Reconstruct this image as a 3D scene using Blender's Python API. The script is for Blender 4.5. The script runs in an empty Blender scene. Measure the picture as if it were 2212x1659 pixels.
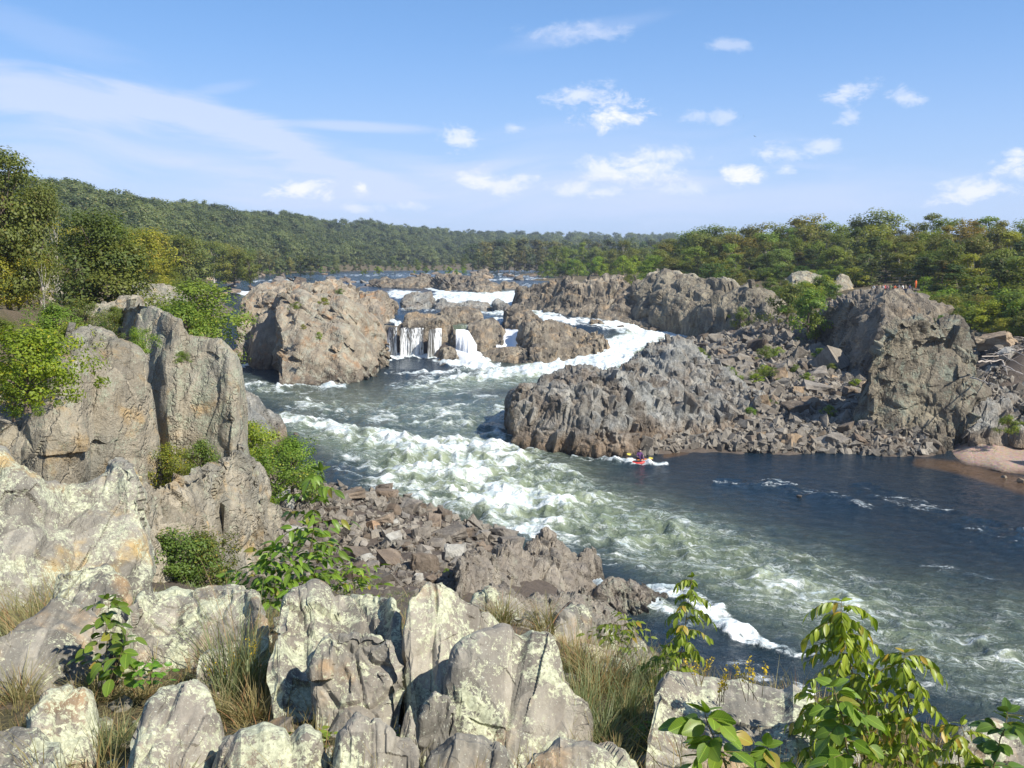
import bpy, bmesh, math, random
import numpy as np
from mathutils import Vector, Matrix
R = math.radians
C = bpy.context.scene.collection
scn = bpy.context.scene

# ------------------------------------------------------------------ camera, sky, sun, exposure
H = 18.0                      # eye height above the plunge pool
PITCH = R(7.54)
cam_d = bpy.data.cameras.new('camera'); cam = bpy.data.objects.new('camera', cam_d); C.objects.link(cam)
cam_d.sensor_width = 36.0; cam_d.lens = 36.0 * 2037 / 2212
cam_d.clip_start = 0.1; cam_d.clip_end = 9000
cam.location = (0, 0, H); cam.rotation_euler = (R(90) - PITCH, 0, 0)
scn.camera = cam
SUN_AZ, SUN_EL = R(127), R(43)          # azimuth clockwise from the view direction (+Y)
sun_dir = Vector((math.sin(SUN_AZ) * math.cos(SUN_EL), math.cos(SUN_AZ) * math.cos(SUN_EL), math.sin(SUN_EL)))
sl = bpy.data.lights.new('sun', 'SUN'); sl.energy = 5.0; sl.angle = R(0.53); sl.color = (1.0, 0.95, 0.86)
so = bpy.data.objects.new('sun', sl); C.objects.link(so)
so.rotation_euler = (-sun_dir).to_track_quat('-Z', 'Y').to_euler()
scn.view_settings.view_transform = 'Standard'; scn.view_settings.look = 'None'
scn.view_settings.exposure = 0.55; scn.view_settings.gamma = 1.0; scn.view_settings.use_curve_mapping = False
scn.cycles.use_denoising = True
scn.cycles.max_bounces = 6; scn.cycles.transparent_max_bounces = 8
scn.cycles.diffuse_bounces = 3; scn.cycles.volume_bounces = 0; scn.cycles.glossy_bounces = 3

FWD = np.array([0, math.cos(PITCH), -math.sin(PITCH)]); UPV = np.array([0, math.sin(PITCH), math.cos(PITCH)])
def ray(u, v):
    """direction through a point of the photograph (2212 x 1659 frame)"""
    return FWD + np.array([1, 0, 0]) * (u - 1106) / 2037 + UPV * (829.5 - v) / 2037
def atz(u, v, z):
    r = ray(u, v); return np.array([0, 0, H]) + r * ((z - H) / r[2])
def atd(u, v, d):
    r = ray(u, v); return np.array([0, 0, H]) + r * (d / r[1])
def proj(P):
    P = np.atleast_2d(P) - np.array([0, 0, H])
    f = P @ FWD; return 1106 + 2037 * P[:, 0] / f, 829.5 - 2037 * (P @ UPV) / f

class N:
    """small node-tree helper"""
    def __init__(s, tree): s.t = tree; s.n = tree.nodes; s.l = tree.links
    def add(s, typ, ins=None, **kw):
        nd = s.n.new(typ)
        for k, v in kw.items(): setattr(nd, k, v)
        for k, v in (ins or {}).items(): s.set(nd, k, v)
        return nd
    def set(s, nd, k, v):
        i = nd.inputs[k]
        if isinstance(v, bpy.types.NodeSocket): s.l.new(v, i)
        elif isinstance(v, bpy.types.Node): s.l.new(v.outputs[0], i)
        else:
            if isinstance(v, (tuple, list)) and len(v) == 3 and i.type == 'RGBA': v = (*v, 1)
            i.default_value = v
    def math(s, op, a, b=0.0, c=None, clamp=False):
        nd = s.n.new('ShaderNodeMath'); nd.operation = op; nd.use_clamp = clamp
        s.set(nd, 0, a); s.set(nd, 1, b)
        if c is not None: s.set(nd, 2, c)
        return nd.outputs[0]
    def vm(s, op, a, b=None, out=0):
        nd = s.n.new('ShaderNodeVectorMath'); nd.operation = op; s.set(nd, 0, a)
        if b is not None: s.set(nd, 1, b)
        return nd.outputs[out]
    def mix(s, f, a, b, mode='MIX'):
        nd = s.n.new('ShaderNodeMix'); nd.data_type = 'RGBA'; nd.blend_type = mode
        s.set(nd, 0, f); s.set(nd, 6, a); s.set(nd, 7, b); return nd.outputs[2]
    def step(s, x, lo, hi, a=0.0, b=1.0):
        nd = s.n.new('ShaderNodeMapRange'); nd.interpolation_type = 'SMOOTHSTEP'
        for i, v in enumerate((x, lo, hi, a, b)): s.set(nd, i, v)
        return nd.outputs[0]
    def noise(s, vec, scale, detail=4, rough=.55, dist=0.0, out=0):
        nd = s.add('ShaderNodeTexNoise', {'Vector': vec, 'Scale': scale, 'Detail': detail, 'Roughness': rough, 'Distortion': dist})
        return nd.outputs[out]

# sky with cirrus and small cumulus, all defined by direction
wd = bpy.data.worlds.new('World'); scn.world = wd; wd.use_nodes = True
w = N(wd.node_tree); w.n.clear()
sky = w.add('ShaderNodeTexSky', sky_type='NISHITA', sun_disc=False, sun_elevation=SUN_EL, sun_rotation=SUN_AZ,
            altitude=0, air_density=1.0, dust_density=0.3, ozone_density=2.2)
wdir = w.vm('NORMALIZE', w.add('ShaderNodeTexCoord').outputs['Generated'])
wst = w.vm('MULTIPLY', wdir, (1, 1, 1.9)); n1 = w.noise(wst, 24, 7, .66, .4); n2 = w.noise(wst, 70, 5, .65)
nn = w.math('ADD', w.math('MULTIPLY', w.math('SUBTRACT', n1, .5), 3.6), w.math('MULTIPLY', w.math('SUBTRACT', n2, .5), 1.2))
def dirv(u, v):
    r = ray(u, v); return r / np.linalg.norm(r)
def blob(u, v, au, av, ang=0.0):
    """elliptical distance (0 centre, 1 edge) round the direction of photo point u, v; half-axes in photo pixels"""
    c = dirv(u, v); right = np.array([1, 0, 0.]) - c * c[0]; right /= np.linalg.norm(right); up = np.cross(right, c)
    ca, sa = math.cos(R(ang)), math.sin(R(ang))
    e1 = (right * ca + up * sa) * 2037 / au; e2 = (up * ca - right * sa) * 2037 / av
    d = w.vm('SUBTRACT', wdir, tuple(c))
    a = w.vm('DOT_PRODUCT', d, tuple(e1), 1); b = w.vm('DOT_PRODUCT', d, tuple(e2), 1)
    q = w.math('SQRT', w.math('ADD', w.math('MULTIPLY', a, a), w.math('MULTIPLY', b, b)))
    return q
cum = None
for (u, v, au, av, k) in [(1330, 240, 95, 42, 1.0), (1255, 203, 75, 28, .55), (990, 297, 72, 28, .62), (655, 412, 78, 22, .95), (788, 408, 28, 16, .8),
        (1035, 388, 80, 34, .7), (1380, 362, 125, 40, .72), (1300, 370, 80, 26, .6), (1618, 378, 58, 24, .95), (1700, 366, 40, 18, .6), (1680, 335, 60, 26, .5), (1828, 198, 52, 28, .55),
        (1840, 255, 34, 18, .4), (1968, 208, 44, 24, .45), (1775, 312, 46, 22, .45), (2100, 408, 90, 36, .7), (1090, 400, 60, 26, .6), (1240, 410, 90, 24, .55), (1420, 335, 90, 30, .6), (1560, 250, 40, 18, .35), (880, 445, 60, 14, .4), (2195, 365, 65, 34, .7),
        (1570, 95, 55, 16, .3), (1240, 70, 130, 22, .28), (1110, 278, 26, 14, .4), (1500, 252, 45, 20, .3), (770, 450, 30, 12, .4), (1130, 385, 40, 14, .5), (1290, 418, 60, 22, .5), (1480, 410, 60, 18, .4)]:
    q = blob(u, v, au, av)
    dns = w.math('MULTIPLY', w.step(w.math('ADD', w.math('SUBTRACT', 1.0, q), nn), .05, 1.15), min(1, k * 1.2))
    cum = dns if cum is None else w.math('MAXIMUM', cum, dns)
# thin cumulus everywhere else near the horizon, from noise
sep = w.add('ShaderNodeSeparateXYZ', {0: wdir}); elev = sep.outputs[2]
behind = w.step(sep.outputs[1], .55, .2)
gen = w.noise(w.vm('MULTIPLY', wdir, (1, 1, 3)), 5.5, 7, .6)
cum = w.math('MAXIMUM', cum, w.math('MULTIPLY', w.math('MULTIPLY', w.step(gen, .56, .72), behind), w.step(elev, .0, .12, 0, .8)))
# cirrus streaks, stretched along a tilted direction
strk = w.noise(w.vm('MULTIPLY', w.vm('ADD', wdir, w.vm('MULTIPLY', w.add('ShaderNodeTexNoise', {'Vector': wdir, 'Scale': 3.}).outputs[1], (.12, .12, .12))), (2.2, 2.2, 16)), 2.6, 6, .6)
cir = None
for (u, v, au, av, an, k) in [(150, 205, 440, 62, -9, 1.0), (470, 262, 320, 55, -19, .9), (350, 330, 500, 90, -8, .3), (1000, 400, 500, 70, -5, .3), (1350, 330, 420, 80, 0, .25), (760, 272, 210, 15, -3, .75), (640, 320, 330, 30, -20, .55), (480, 190, 90, 16, 8, .3),
        (60, 330, 520, 60, -4, .38), (900, 360, 260, 30, -12, .35), (80, 70, 220, 50, -22, .22), (1150, 430, 900, 90, 0, .42), (300, 420, 700, 90, 0, .35), (1900, 430, 800, 80, 0, .3), (1230, 75, 200, 26, 12, .25)]:
    q = blob(u, v, au, av, an)
    dns = w.math('MULTIPLY', w.step(w.math('ADD', w.math('SUBTRACT', 1.0, q), w.math('MULTIPLY', w.math('SUBTRACT', strk, .5), 1.6)), -.05, .75), k)
    cir = dns if cir is None else w.math('ADD', cir, dns)
cir = w.math('ADD', cir, w.math('MULTIPLY', w.math('MULTIPLY', w.step(strk, .45, .8), behind), .5), clamp=True)
skyc = w.add('ShaderNodeHueSaturation', {'Hue': .503, 'Saturation': 1.22, 'Value': 1.0, 'Color': sky}).outputs[0]
skyc = w.mix(w.step(elev, .0, .40, .82, .25), skyc, w.mix(w.step(elev, .02, .26), (4.0, 5.5, 8.5), (2.1, 4.2, 8.6)))        # moist summer air towards the horizon
c1 = w.mix(w.math('MULTIPLY', cir, .66), skyc, (6.0, 6.6, 8.6))
c2 = w.mix(w.math('MULTIPLY', cum, .95), c1, (8.2, 8.3, 8.9))
bg = w.add('ShaderNodeBackground', {'Color': c2, 'Strength': .088})
w.l.new(bg.outputs[0], w.add('ShaderNodeOutputWorld').inputs[0])

# ------------------------------------------------------------------ numpy noise
def hsh(ix, iy, iz, s=0):
    n = (ix.astype(np.int64) * 73856093) ^ (iy.astype(np.int64) * 19349663) ^ (iz.astype(np.int64) * 83492791) ^ (s * 2654435761 & 0xffffffff)
    n = n & 0xffffffff
    n = ((n ^ (n >> 16)) * 0x45d9f3b) & 0xffffffff
    n = ((n ^ (n >> 16)) * 0x45d9f3b) & 0xffffffff
    return ((n ^ (n >> 16)) & 0xffffff) / 16777215.0
def vnoise(P, s=0):
    I = np.floor(P).astype(np.int64); F = P - I; F = F * F * F * (F * (F * 6 - 15) + 10); out = 0
    for a in (0, 1):
        wx = F[:, 0] if a else 1 - F[:, 0]
        for b in (0, 1):
            wy = F[:, 1] if b else 1 - F[:, 1]
            for c in (0, 1):
                wz = F[:, 2] if c else 1 - F[:, 2]
                out = out + wx * wy * wz * hsh(I[:, 0] + a, I[:, 1] + b, I[:, 2] + c, s)
    return out
def fbm(P, o=4, s=0, g=.5):
    a, t, out = 1., 0., 0
    for k in range(o):
        out = out + a * (vnoise(P * 2.03 ** k + 17.3 * k, s + k) * 2 - 1); t += a; a *= g
    return out / t
def ridged(P, o=4, s=0):
    a, t, out = 1., 0., 0
    for k in range(o):
        out = out + a * (1 - np.abs(vnoise(P * 2.1 ** k + 9.1 * k, s + k) * 2 - 1) * 2); t += a; a *= .5
    return out / t
def voro(P, s=0, vec=False):
    I = np.floor(P).astype(np.int64); F = P - I
    f1 = np.full(len(P), 9.); f2 = np.full(len(P), 9.); rid = np.zeros(len(P)); off = np.zeros((len(P), 3)); r2 = np.zeros(len(P)); r3 = np.zeros(len(P))
    for a in (-1, 0, 1):
        for b in (-1, 0, 1):
            for c in (-1, 0, 1):
                x, y, z = I[:, 0] + a, I[:, 1] + b, I[:, 2] + c
                dx, dy, dz = F[:, 0] - a - hsh(x, y, z, s + 1), F[:, 1] - b - hsh(x, y, z, s + 2), F[:, 2] - c - hsh(x, y, z, s + 3)
                d = np.sqrt(dx * dx + dy * dy + dz * dz); near = d < f1
                f2 = np.where(near, f1, np.minimum(f2, d)); rid = np.where(near, hsh(x, y, z, s + 4), rid); f1 = np.where(near, d, f1)
                if vec:
                    off[near] = np.stack([dx, dy, dz], 1)[near]; r2 = np.where(near, hsh(x, y, z, s + 5), r2); r3 = np.where(near, hsh(x, y, z, s + 6), r3)
    if vec:
        g = np.stack([rid * 2 - 1, r2 * 2 - 1, r3 * 2 - 1], 1); return f1, f2, rid, (g * off).sum(1)
    return f1, f2, rid

# ------------------------------------------------------------------ mesh and object helpers
def mesh(name, V, Fs, mats=(), smooth=False, attrs=None):
    me = bpy.data.meshes.new(name)
    if not isinstance(Fs, list): Fs = [Fs]
    Fs = [np.asarray(f) for f in Fs if len(f)]
    V = np.asarray(V, dtype=np.float32)
    lo = np.concatenate([f.ravel() for f in Fs]); cnt = np.concatenate([np.full(len(f), f.shape[1]) for f in Fs])
    me.vertices.add(len(V)); me.vertices.foreach_set('co', V.ravel())
    me.loops.add(len(lo)); me.loops.foreach_set('vertex_index', lo.astype(np.int32))
    me.polygons.add(len(cnt)); me.polygons.foreach_set('loop_start', (np.cumsum(cnt) - cnt).astype(np.int32))
    if smooth: me.polygons.foreach_set('use_smooth', np.ones(len(cnt), dtype=bool))
    else: me.polygons.foreach_set('use_smooth', np.zeros(len(cnt), dtype=bool))
    for k, a in (attrs or {}).items():
        at = me.attributes.new(k, 'FLOAT', 'POINT'); at.data.foreach_set('value', np.asarray(a, dtype=np.float32))
    for m in (mats if isinstance(mats, (list, tuple)) else [mats]): me.materials.append(m)
    me.update(calc_edges=True); return me
def obj(name, me, parent=None, loc=(0, 0, 0), rot=None, sc=None, color=None):
    o = bpy.data.objects.new(name, me); C.objects.link(o); o.location = loc
    if rot is not None: o.rotation_euler = rot
    if sc is not None: o.scale = sc
    if parent: o.parent = parent
    if color: o.color = (*color, 1)
    return o
def tag(o, label=None, cat=None, group=None, kind=None):
    for k, v in (('label', label), ('category', cat), ('group', group), ('kind', kind)):
        if v: o[k] = v
    return o
def grid_faces(nr, nc, off=0):
    i = np.arange(nr - 1)[:, None] * nc + np.arange(nc - 1)[None] + off
    return np.stack([i, i + 1, i + nc + 1, i + nc], -1).reshape(-1, 4)
def basis(L, Nn=(0, 0, 1)):
    """rows: thin axis, middle axis, long axis"""
    L = np.array(L, float); L /= np.linalg.norm(L); Nn = np.array(Nn, float); Nn = Nn - L * (Nn @ L); Nn /= np.linalg.norm(Nn)
    return np.array([Nn, np.cross(L, Nn), L])
def rotm(ax, an):
    return np.array(Matrix.Rotation(an, 3, Vector(ax)))
def rnd_rot(rng, amt=1.0):
    a = rng.normal(size=3) * amt
    t = np.linalg.norm(a) + 1e-9; return rotm(a / t, t)
# convex rock blocks used as prototypes
def make_hulls(n, seed, lo=9, hi=15, pw=.45):
    rng = np.random.default_rng(seed); out = []
    for k in range(n):
        m = rng.integers(lo, hi); p = rng.uniform(-1, 1, (m, 3)); p = np.sign(p) * np.abs(p) ** pw
        p *= rng.uniform(.75, 1, (m, 1))
        bm = bmesh.new(); [bm.verts.new(q) for q in p]
        bmesh.ops.convex_hull(bm, input=bm.verts); 
        for v in [v for v in bm.verts if not v.link_faces]: bm.verts.remove(v)
        bm.verts.index_update()
        V = np.array([v.co[:] for v in bm.verts]); F = np.array([[v.index for v in f.verts] for f in bm.faces]); bm.free()
        out.append((V, F))
    return out
HULLS = make_hulls(20, 3, 11, 18)
def chip(V, F, seed, it=2, amp=.07):
    """subdivide a hull and roughen it slightly so that edges are not perfectly straight"""
    for _ in range(it):
        n = len(V); e = {}; nV = list(V); nF = []
        def mid(a, b):
            k = (min(a, b), max(a, b))
            if k not in e: e[k] = len(nV); nV.append((V[a] + V[b]) / 2)
            return e[k]
        for a, b, c in F:
            ab, bc, ca = mid(a, b), mid(b, c), mid(c, a); nF += [(a, ab, ca), (ab, b, bc), (ca, bc, c), (ab, bc, ca)]
        V = np.array(nV); F = np.array(nF)
    f1, f2, rid = voro(V * 1.6, seed)
    d = (rid - .5) * amp * 1.6 + fbm(V * 3, 3, seed) * amp
    nr = V / (np.linalg.norm(V, axis=1, keepdims=True) + 1e-9)
    return V + nr * d[:, None], F
HULLS2 = [chip(*h, seed=i, it=1, amp=.10) for i, h in enumerate(make_hulls(14, 8, 13, 22, .38))]
HULLS3 = [chip(*h, seed=40 + i, it=2, amp=.11) for i, h in enumerate(make_hulls(12, 21, 16, 28, .36))]
def normals_grid(P, nr, nc):
    G = P.reshape(nr, nc, 3); a = np.gradient(G, axis=0); b = np.gradient(G, axis=1)
    n = np.cross(b, a); return (n / (np.linalg.norm(n, axis=2, keepdims=True) + 1e-9)).reshape(-1, 3)
def facets(P, s, al, be, lam, sgn):
    """continuous piecewise near-planar relief: upper (sgn 1) or lower (-1) envelope of tilted planes, one per cell"""
    I = np.floor(P).astype(np.int64); F = P - I; best = np.full(len(P), -9.)
    for a in (-1, 0, 1):
        for b in (-1, 0, 1):
            for c in (-1, 0, 1):
                x, y, z = I[:, 0] + a, I[:, 1] + b, I[:, 2] + c; h1, h2, h3 = hsh(x, y, z, s + 1), hsh(x, y, z, s + 2), hsh(x, y, z, s + 3)
                dx, dy, dz = F[:, 0] - a - h1, F[:, 1] - b - h2, F[:, 2] - c - h3; k = hsh(x, y, z, s + 4)
                v = (k - .5) * al + be * (dx * (hsh(x, y, z, s + 5) * 2 - 1) + dy * (hsh(x, y, z, s + 6) * 2 - 1) + dz * (hsh(x, y, z, s + 7) * 2 - 1)) - lam * (dx * dx + dy * dy + dz * dz)
                best = np.maximum(best, v)
    return best * sgn
def block_disp(P, B, cell, amp, seed, crack=.25, fine=.25):
    """jointed rock relief: large blocks with V-shaped joints, then planar breaks with sharp arrises"""
    Q = (P + (fbm(P / max(cell) / .9, 2, seed + 5)[:, None]) * min(cell) * .4) @ B.T / np.array(cell)
    d = facets(Q, seed, 1.0, 1.1, .6, 1) * 1.1 - .1
    d += facets(Q * 2.1 + 3, seed + 20, .6, 1.1, .45, -1) * .52 + facets(Q * 4.3 + 7, seed + 40, .5, 1., .6, 1) * .24
    if crack: f1, f2, rid = voro(Q * .8 + 11, seed + 30); d += (rid - .5) * .7 * np.clip((f2 - f1) / .35, 0, 1) - crack * .8 * np.clip(1 - (f2 - f1) / .14, 0, 1)
    return (d + fine * .25 * fbm(Q * 5, 2, seed + 3)) * amp
def shards(P, Nrm, n, B, size, seed, hulls=None, jit=.18, sink=.35, sel=None):
    """rock blocks set into a surface given as points and normals -> V, F, tint"""
    rng = np.random.default_rng(seed); hulls = hulls or HULLS; Vs, Fs, T = [], [], []; off = 0
    idx = rng.integers(0, len(P), n) if sel is None else rng.choice(sel, n)
    for i in idx:
        v, f = hulls[rng.integers(len(hulls))]; s = min(2.0, rng.lognormal(-.1, .6))
        sc = np.array(size) * .5 * s * rng.uniform(.7, 1.3, 3)
        M = B.T @ np.diag(sc); q = (v @ M.T) @ rnd_rot(rng, jit).T
        Vs.append(q + P[i] - Nrm[i] * sc.min() * sink * 2 * rng.uniform(.3, 1.)); Fs.append(f + off); off += len(v); T.append(np.full(len(v), rng.random()))
    return np.concatenate(Vs), np.concatenate(Fs), np.concatenate(T)
# ------------------------------------------------------------------ materials
def newmat(name):
    m = bpy.data.materials.new(name); m.use_nodes = True; t = N(m.node_tree); t.n.clear()
    out = t.add('ShaderNodeOutputMaterial'); return m, t, out
def rock_mat(name, ca, cb, cc, lichen=None, lich_amt=.5, strata=(0, 0, 1), sscale=2.0, feat=1.0, bump=.5, low=None, stain=.5, spots=0.0, rust=None):
    """ca/cb large patches, cc streaks; lichen (colour) in crusty patches; low=(z0, z1, colour) water-worn band"""
    m, t, out = newmat(name)
    pos = t.add('ShaderNodeNewGeometry').outputs['Position']
    oi = t.add('ShaderNodeObjectInfo'); at = t.add('ShaderNodeAttribute', attribute_name='tint').outputs['Fac']
    # frame along the strata
    B = basis((.2, .3, 1), strata) if abs(strata[2]) < .9 else basis((1, .1, 0), strata)
    xs = [t.vm('DOT_PRODUCT', pos, tuple(B[k]), 1) for k in range(3)]
    sv = t.add('ShaderNodeCombineXYZ', {0: t.math('MULTIPLY', xs[0], 1.0), 1: t.math('MULTIPLY', xs[1], .28), 2: t.math('MULTIPLY', xs[2], .14)}).outputs[0]
    big = t.noise(pos, .22 * feat, 4, .6); mid = t.noise(pos, 1.5 * feat, 6, .65); fine = t.noise(pos, 9 * feat, 5, .7)
    stre = t.noise(sv, sscale, 6, .65, .6)
    col = t.mix(t.step(big, .38, .62), ca, cb)
    col = t.mix(t.math('MULTIPLY', t.step(stre, .46, .62), .75), col, cc)
    if rust: col = t.mix(t.math('MULTIPLY', t.step(t.noise(pos, .5 * feat, 5, .6, out=0), .52, .68), .75), col, rust)
    if low:
        z = t.add('ShaderNodeSeparateXYZ', {0: pos}).outputs[2]
        z = t.math('ADD', z, t.math('MULTIPLY', t.math('SUBTRACT', mid, .5), 2.2))
        col = t.mix(t.math('MULTIPLY', t.step(z, low[0], low[1], 1, 0), .75), col, low[2])
        col = t.mix(t.step(z, .0, .7, .7, 0), col, (.03, .026, .022))
    tv = t.math('FRACT', t.math('ADD', at, oi.outputs['Random']))
    val = t.math('MULTIPLY', t.math('ADD', .72, t.math('MULTIPLY', tv, .5)), t.math('ADD', .55, t.math('MULTIPLY', mid, .9)))
    val = t.math('MULTIPLY', val, t.math('ADD', .7, t.math('MULTIPLY', fine, .6)))
    col = t.mix(1.0, col, t.add('ShaderNodeCombineXYZ', {0: val, 1: val, 2: val}).outputs[0], 'MULTIPLY')
    if stain: col = t.mix(t.math('MULTIPLY', t.step(t.noise(sv, sscale * .45, 5, .7, 1.), .56, .7), stain), col, (.05, .043, .038))
    if lichen:
        ln = t.math('ADD', t.math('MULTIPLY', t.noise(pos, .9 * feat, 3, .6), .42), t.math('MULTIPLY', t.noise(pos, 8 * feat, 9, .80, .5), .58))
        la = t.step(t.math('ADD', ln, t.math('MULTIPLY', t.math('SUBTRACT', oi.outputs['Random'], .5), .07)), .565 - .1 * lich_amt, .585 - .1 * lich_amt)
        lc = t.mix(t.step(fine, .4, .6), lichen, tuple(c * .62 for c in lichen))
        col = t.mix(t.math('MULTIPLY', la, .85), col, lc)
        l2 = t.step(t.noise(t.vm('ADD', pos, (31, 7, 3)), 16 * feat, 4, .7), .62, .66)
        col = t.mix(t.math('MULTIPLY', l2, .7), col, (.50, .49, .42))
        l3 = t.step(t.noise(t.vm('ADD', pos, (3, 17, 3)), 5 * feat, 5, .75), .63, .68)
        col = t.mix(t.math('MULTIPLY', l3, .55), col, (.09, .075, .065))
    col = t.mix(1.0, col, oi.outputs['Color'], 'MULTIPLY'); col = t.mix(1.0, col, (.96, 1.0, .95), 'MULTIPLY')
    hgt = t.math('ADD', t.math('MULTIPLY', mid, .55 / feat), t.math('ADD', t.math('MULTIPLY', fine, .13 / feat), t.math('MULTIPLY', stre, .35 / sscale)))
    vo = t.add('ShaderNodeTexVoronoi', {'Vector': t.vm('ADD', sv, t.vm('MULTIPLY', t.add('ShaderNodeTexNoise', {'Vector': pos, 'Scale': 2. * feat}).outputs[1], (.5, .5, .5))), 'Scale': sscale * .9}, feature='DISTANCE_TO_EDGE').outputs[0]
    hgt = t.math('ADD', hgt, t.math('MULTIPLY', t.step(vo, 0, .06), .12 / sscale))
    b = t.add('ShaderNodeBump', {'Height': hgt, 'Strength': bump, 'Distance': 1.0})
    p = t.add('ShaderNodeBsdfPrincipled', {'Base Color': col, 'Roughness': .88, 'Normal': b, 'Specular IOR Level': .25})
    t.l.new(p.outputs[0], out.inputs[0]); return m
M = {}
M['island'] = rock_mat('island_rock', (.33, .255, .19), (.25, .205, .165), (.40, .32, .24), (.42, .39, .32), .2, (.75, .2, .62), .9, .8, .75, (0, 4.5, (.115, .09, .075)), .35, rust=(.36, .19, .09))
M['outcrop'] = rock_mat('outcrop_rock', (.20, .16, .13), (.26, .25, .24), (.35, .315, .28), None, 0, (1, .15, .1), 1.4, 1.1, .9, (.4, 3.2, (.22, .14, .085)), .45)
M['brown'] = rock_mat('brown_rock', (.145, .12, .10), (.225, .18, .14), (.33, .275, .215), None, 0, (.9, .3, .3), 1.0, .9, .9, None, .55, rust=(.38, .265, .17))  # shadow painted into the dark tones, sunlit parts into the tan rust patches
M['cliff'] = rock_mat('cliff_rock', (.315, .26, .20), (.27, .24, .20), (.40, .335, .26), (.42, .42, .32), .35, (.95, .3, .05), 1.1, 1.4, .85, None, .5, rust=(.42, .28, .14))
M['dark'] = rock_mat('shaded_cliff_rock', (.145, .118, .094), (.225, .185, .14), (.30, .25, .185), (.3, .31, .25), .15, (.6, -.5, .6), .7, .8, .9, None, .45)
M['fore'] = rock_mat('lichen_rock', (.21, .178, .15), (.155, .138, .12), (.29, .252, .21), (.56, .55, .39), .52, (.93, .25, .2), 7, 3.6, .16, None, .35, rust=(.38, .24, .13))
M['slab'] = rock_mat('lichen_slab_rock', (.235, .205, .175), (.185, .165, .145), (.32, .28, .235), (.57, .56, .41), .62, (.8, .2, .6), 5, 2.4, .5, None, .3, rust=(.45, .30, .12))
M['scree'] = rock_mat('scree_rock', (.165, .135, .112), (.215, .185, .16), (.275, .235, .20), None, 0, (.3, .5, .8), 1.5, 1.6, .45, None, .25)
M['shelf'] = rock_mat('shelf_rock', (.245, .20, .165), (.21, .175, .15), (.32, .27, .22), (.36, .34, .27), .1, (1, .2, .1), 1.5, 1.4, .8, (.0, 1.5, (.1, .075, .06)), .4)

def leaf_mat(name, a, b, c=None, camt=.1, trans=.35, rough=.55, vein=False, rw=.35):
    m, t, out = newmat(name)
    oi = t.add('ShaderNodeObjectInfo'); at = t.add('ShaderNodeAttribute', attribute_name='tint').outputs['Fac']
    f = t.math('FRACT', t.math('ADD', at, oi.outputs['Random'])) if vein else t.math('ADD', t.math('MULTIPLY', at, 1 - rw), t.math('MULTIPLY', oi.outputs['Random'], rw))
    col = t.mix(f, a, b)
    if c: col = t.mix(t.math('MULTIPLY', t.step(t.math('FRACT', t.math('MULTIPLY', t.math('ADD', at, oi.outputs['Random'] if vein else 0.0), 7.31)), 1 - camt - .03, 1 - camt + .03), .9), col, c)
    if vein:
        tc = t.add('ShaderNodeTexCoord').outputs['Object']; s = t.add('ShaderNodeSeparateXYZ', {0: tc})
        ax = t.math('ABSOLUTE', s.outputs[0]); wv = t.math('SINE', t.math('MULTIPLY', t.math('SUBTRACT', s.outputs[1], t.math('MULTIPLY', ax, .6)), 75))
        col = t.mix(t.math('MULTIPLY', t.step(wv, .6, 1), .3), col, tuple(x * 1.6 for x in b))
        col = t.mix(t.step(ax, .012, .02, .5, 0), col, tuple(x * 2 for x in b))
        nz = t.noise(t.vm('ADD', tc, t.add('ShaderNodeCombineXYZ', {0: t.math('MULTIPLY', oi.outputs['Random'], 40)}).outputs[0]), 6, 4)
        col = t.mix(t.math('MULTIPLY', t.step(nz, .62, .7), .5), col, (.22, .13, .03))
    col = t.mix(1.0, col, oi.outputs['Color'], 'MULTIPLY')
    p = t.add('ShaderNodeBsdfPrincipled', {'Base Color': col, 'Roughness': rough, 'Specular IOR Level': .35})
    tr = t.add('ShaderNodeBsdfTranslucent', {'Color': t.mix(1.0, col, (1.5, 1.6, .7), 'MULTIPLY')})
    mx = t.add('ShaderNodeMixShader', {0: trans, 1: p.outputs[0], 2: tr.outputs[0]}); t.l.new(mx.outputs[0], out.inputs[0]); return m
M['leaf'] = leaf_mat('tree_leaves', (.082, .112, .024), (.205, .225, .052), (.20, .16, .04), .05)
M['far'] = leaf_mat('far_tree_leaves', (.045, .068, .024), (.195, .225, .082), (.22, .19, .06), .06, rw=.8)
M['needle'] = leaf_mat('needles', (.034, .055, .020), (.080, .105, .034), (.10, .07, .03), .08, .2)
M['shrub'] = leaf_mat('shrub_leaves', (.065, .105, .020), (.150, .205, .035), (.26, .24, .04), .06)
M['sap'] = leaf_mat('sapling_leaves', (.095, .150, .022), (.175, .225, .040), (.32, .20, .05), .06, .3, .4, True)
M['grass'] = leaf_mat('grass_blades', (.16, .17, .065), (.34, .26, .12), (.30, .15, .07), .12, .25, .6)
M['grassg'] = leaf_mat('green_grass_blades', (.14, .17, .075), (.24, .27, .13), (.33, .25, .12), .2, .25, .6)
M['flower'] = leaf_mat('yellow_petals', (.55, .38, .02), (.65, .48, .03), None, 0, .3)

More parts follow.
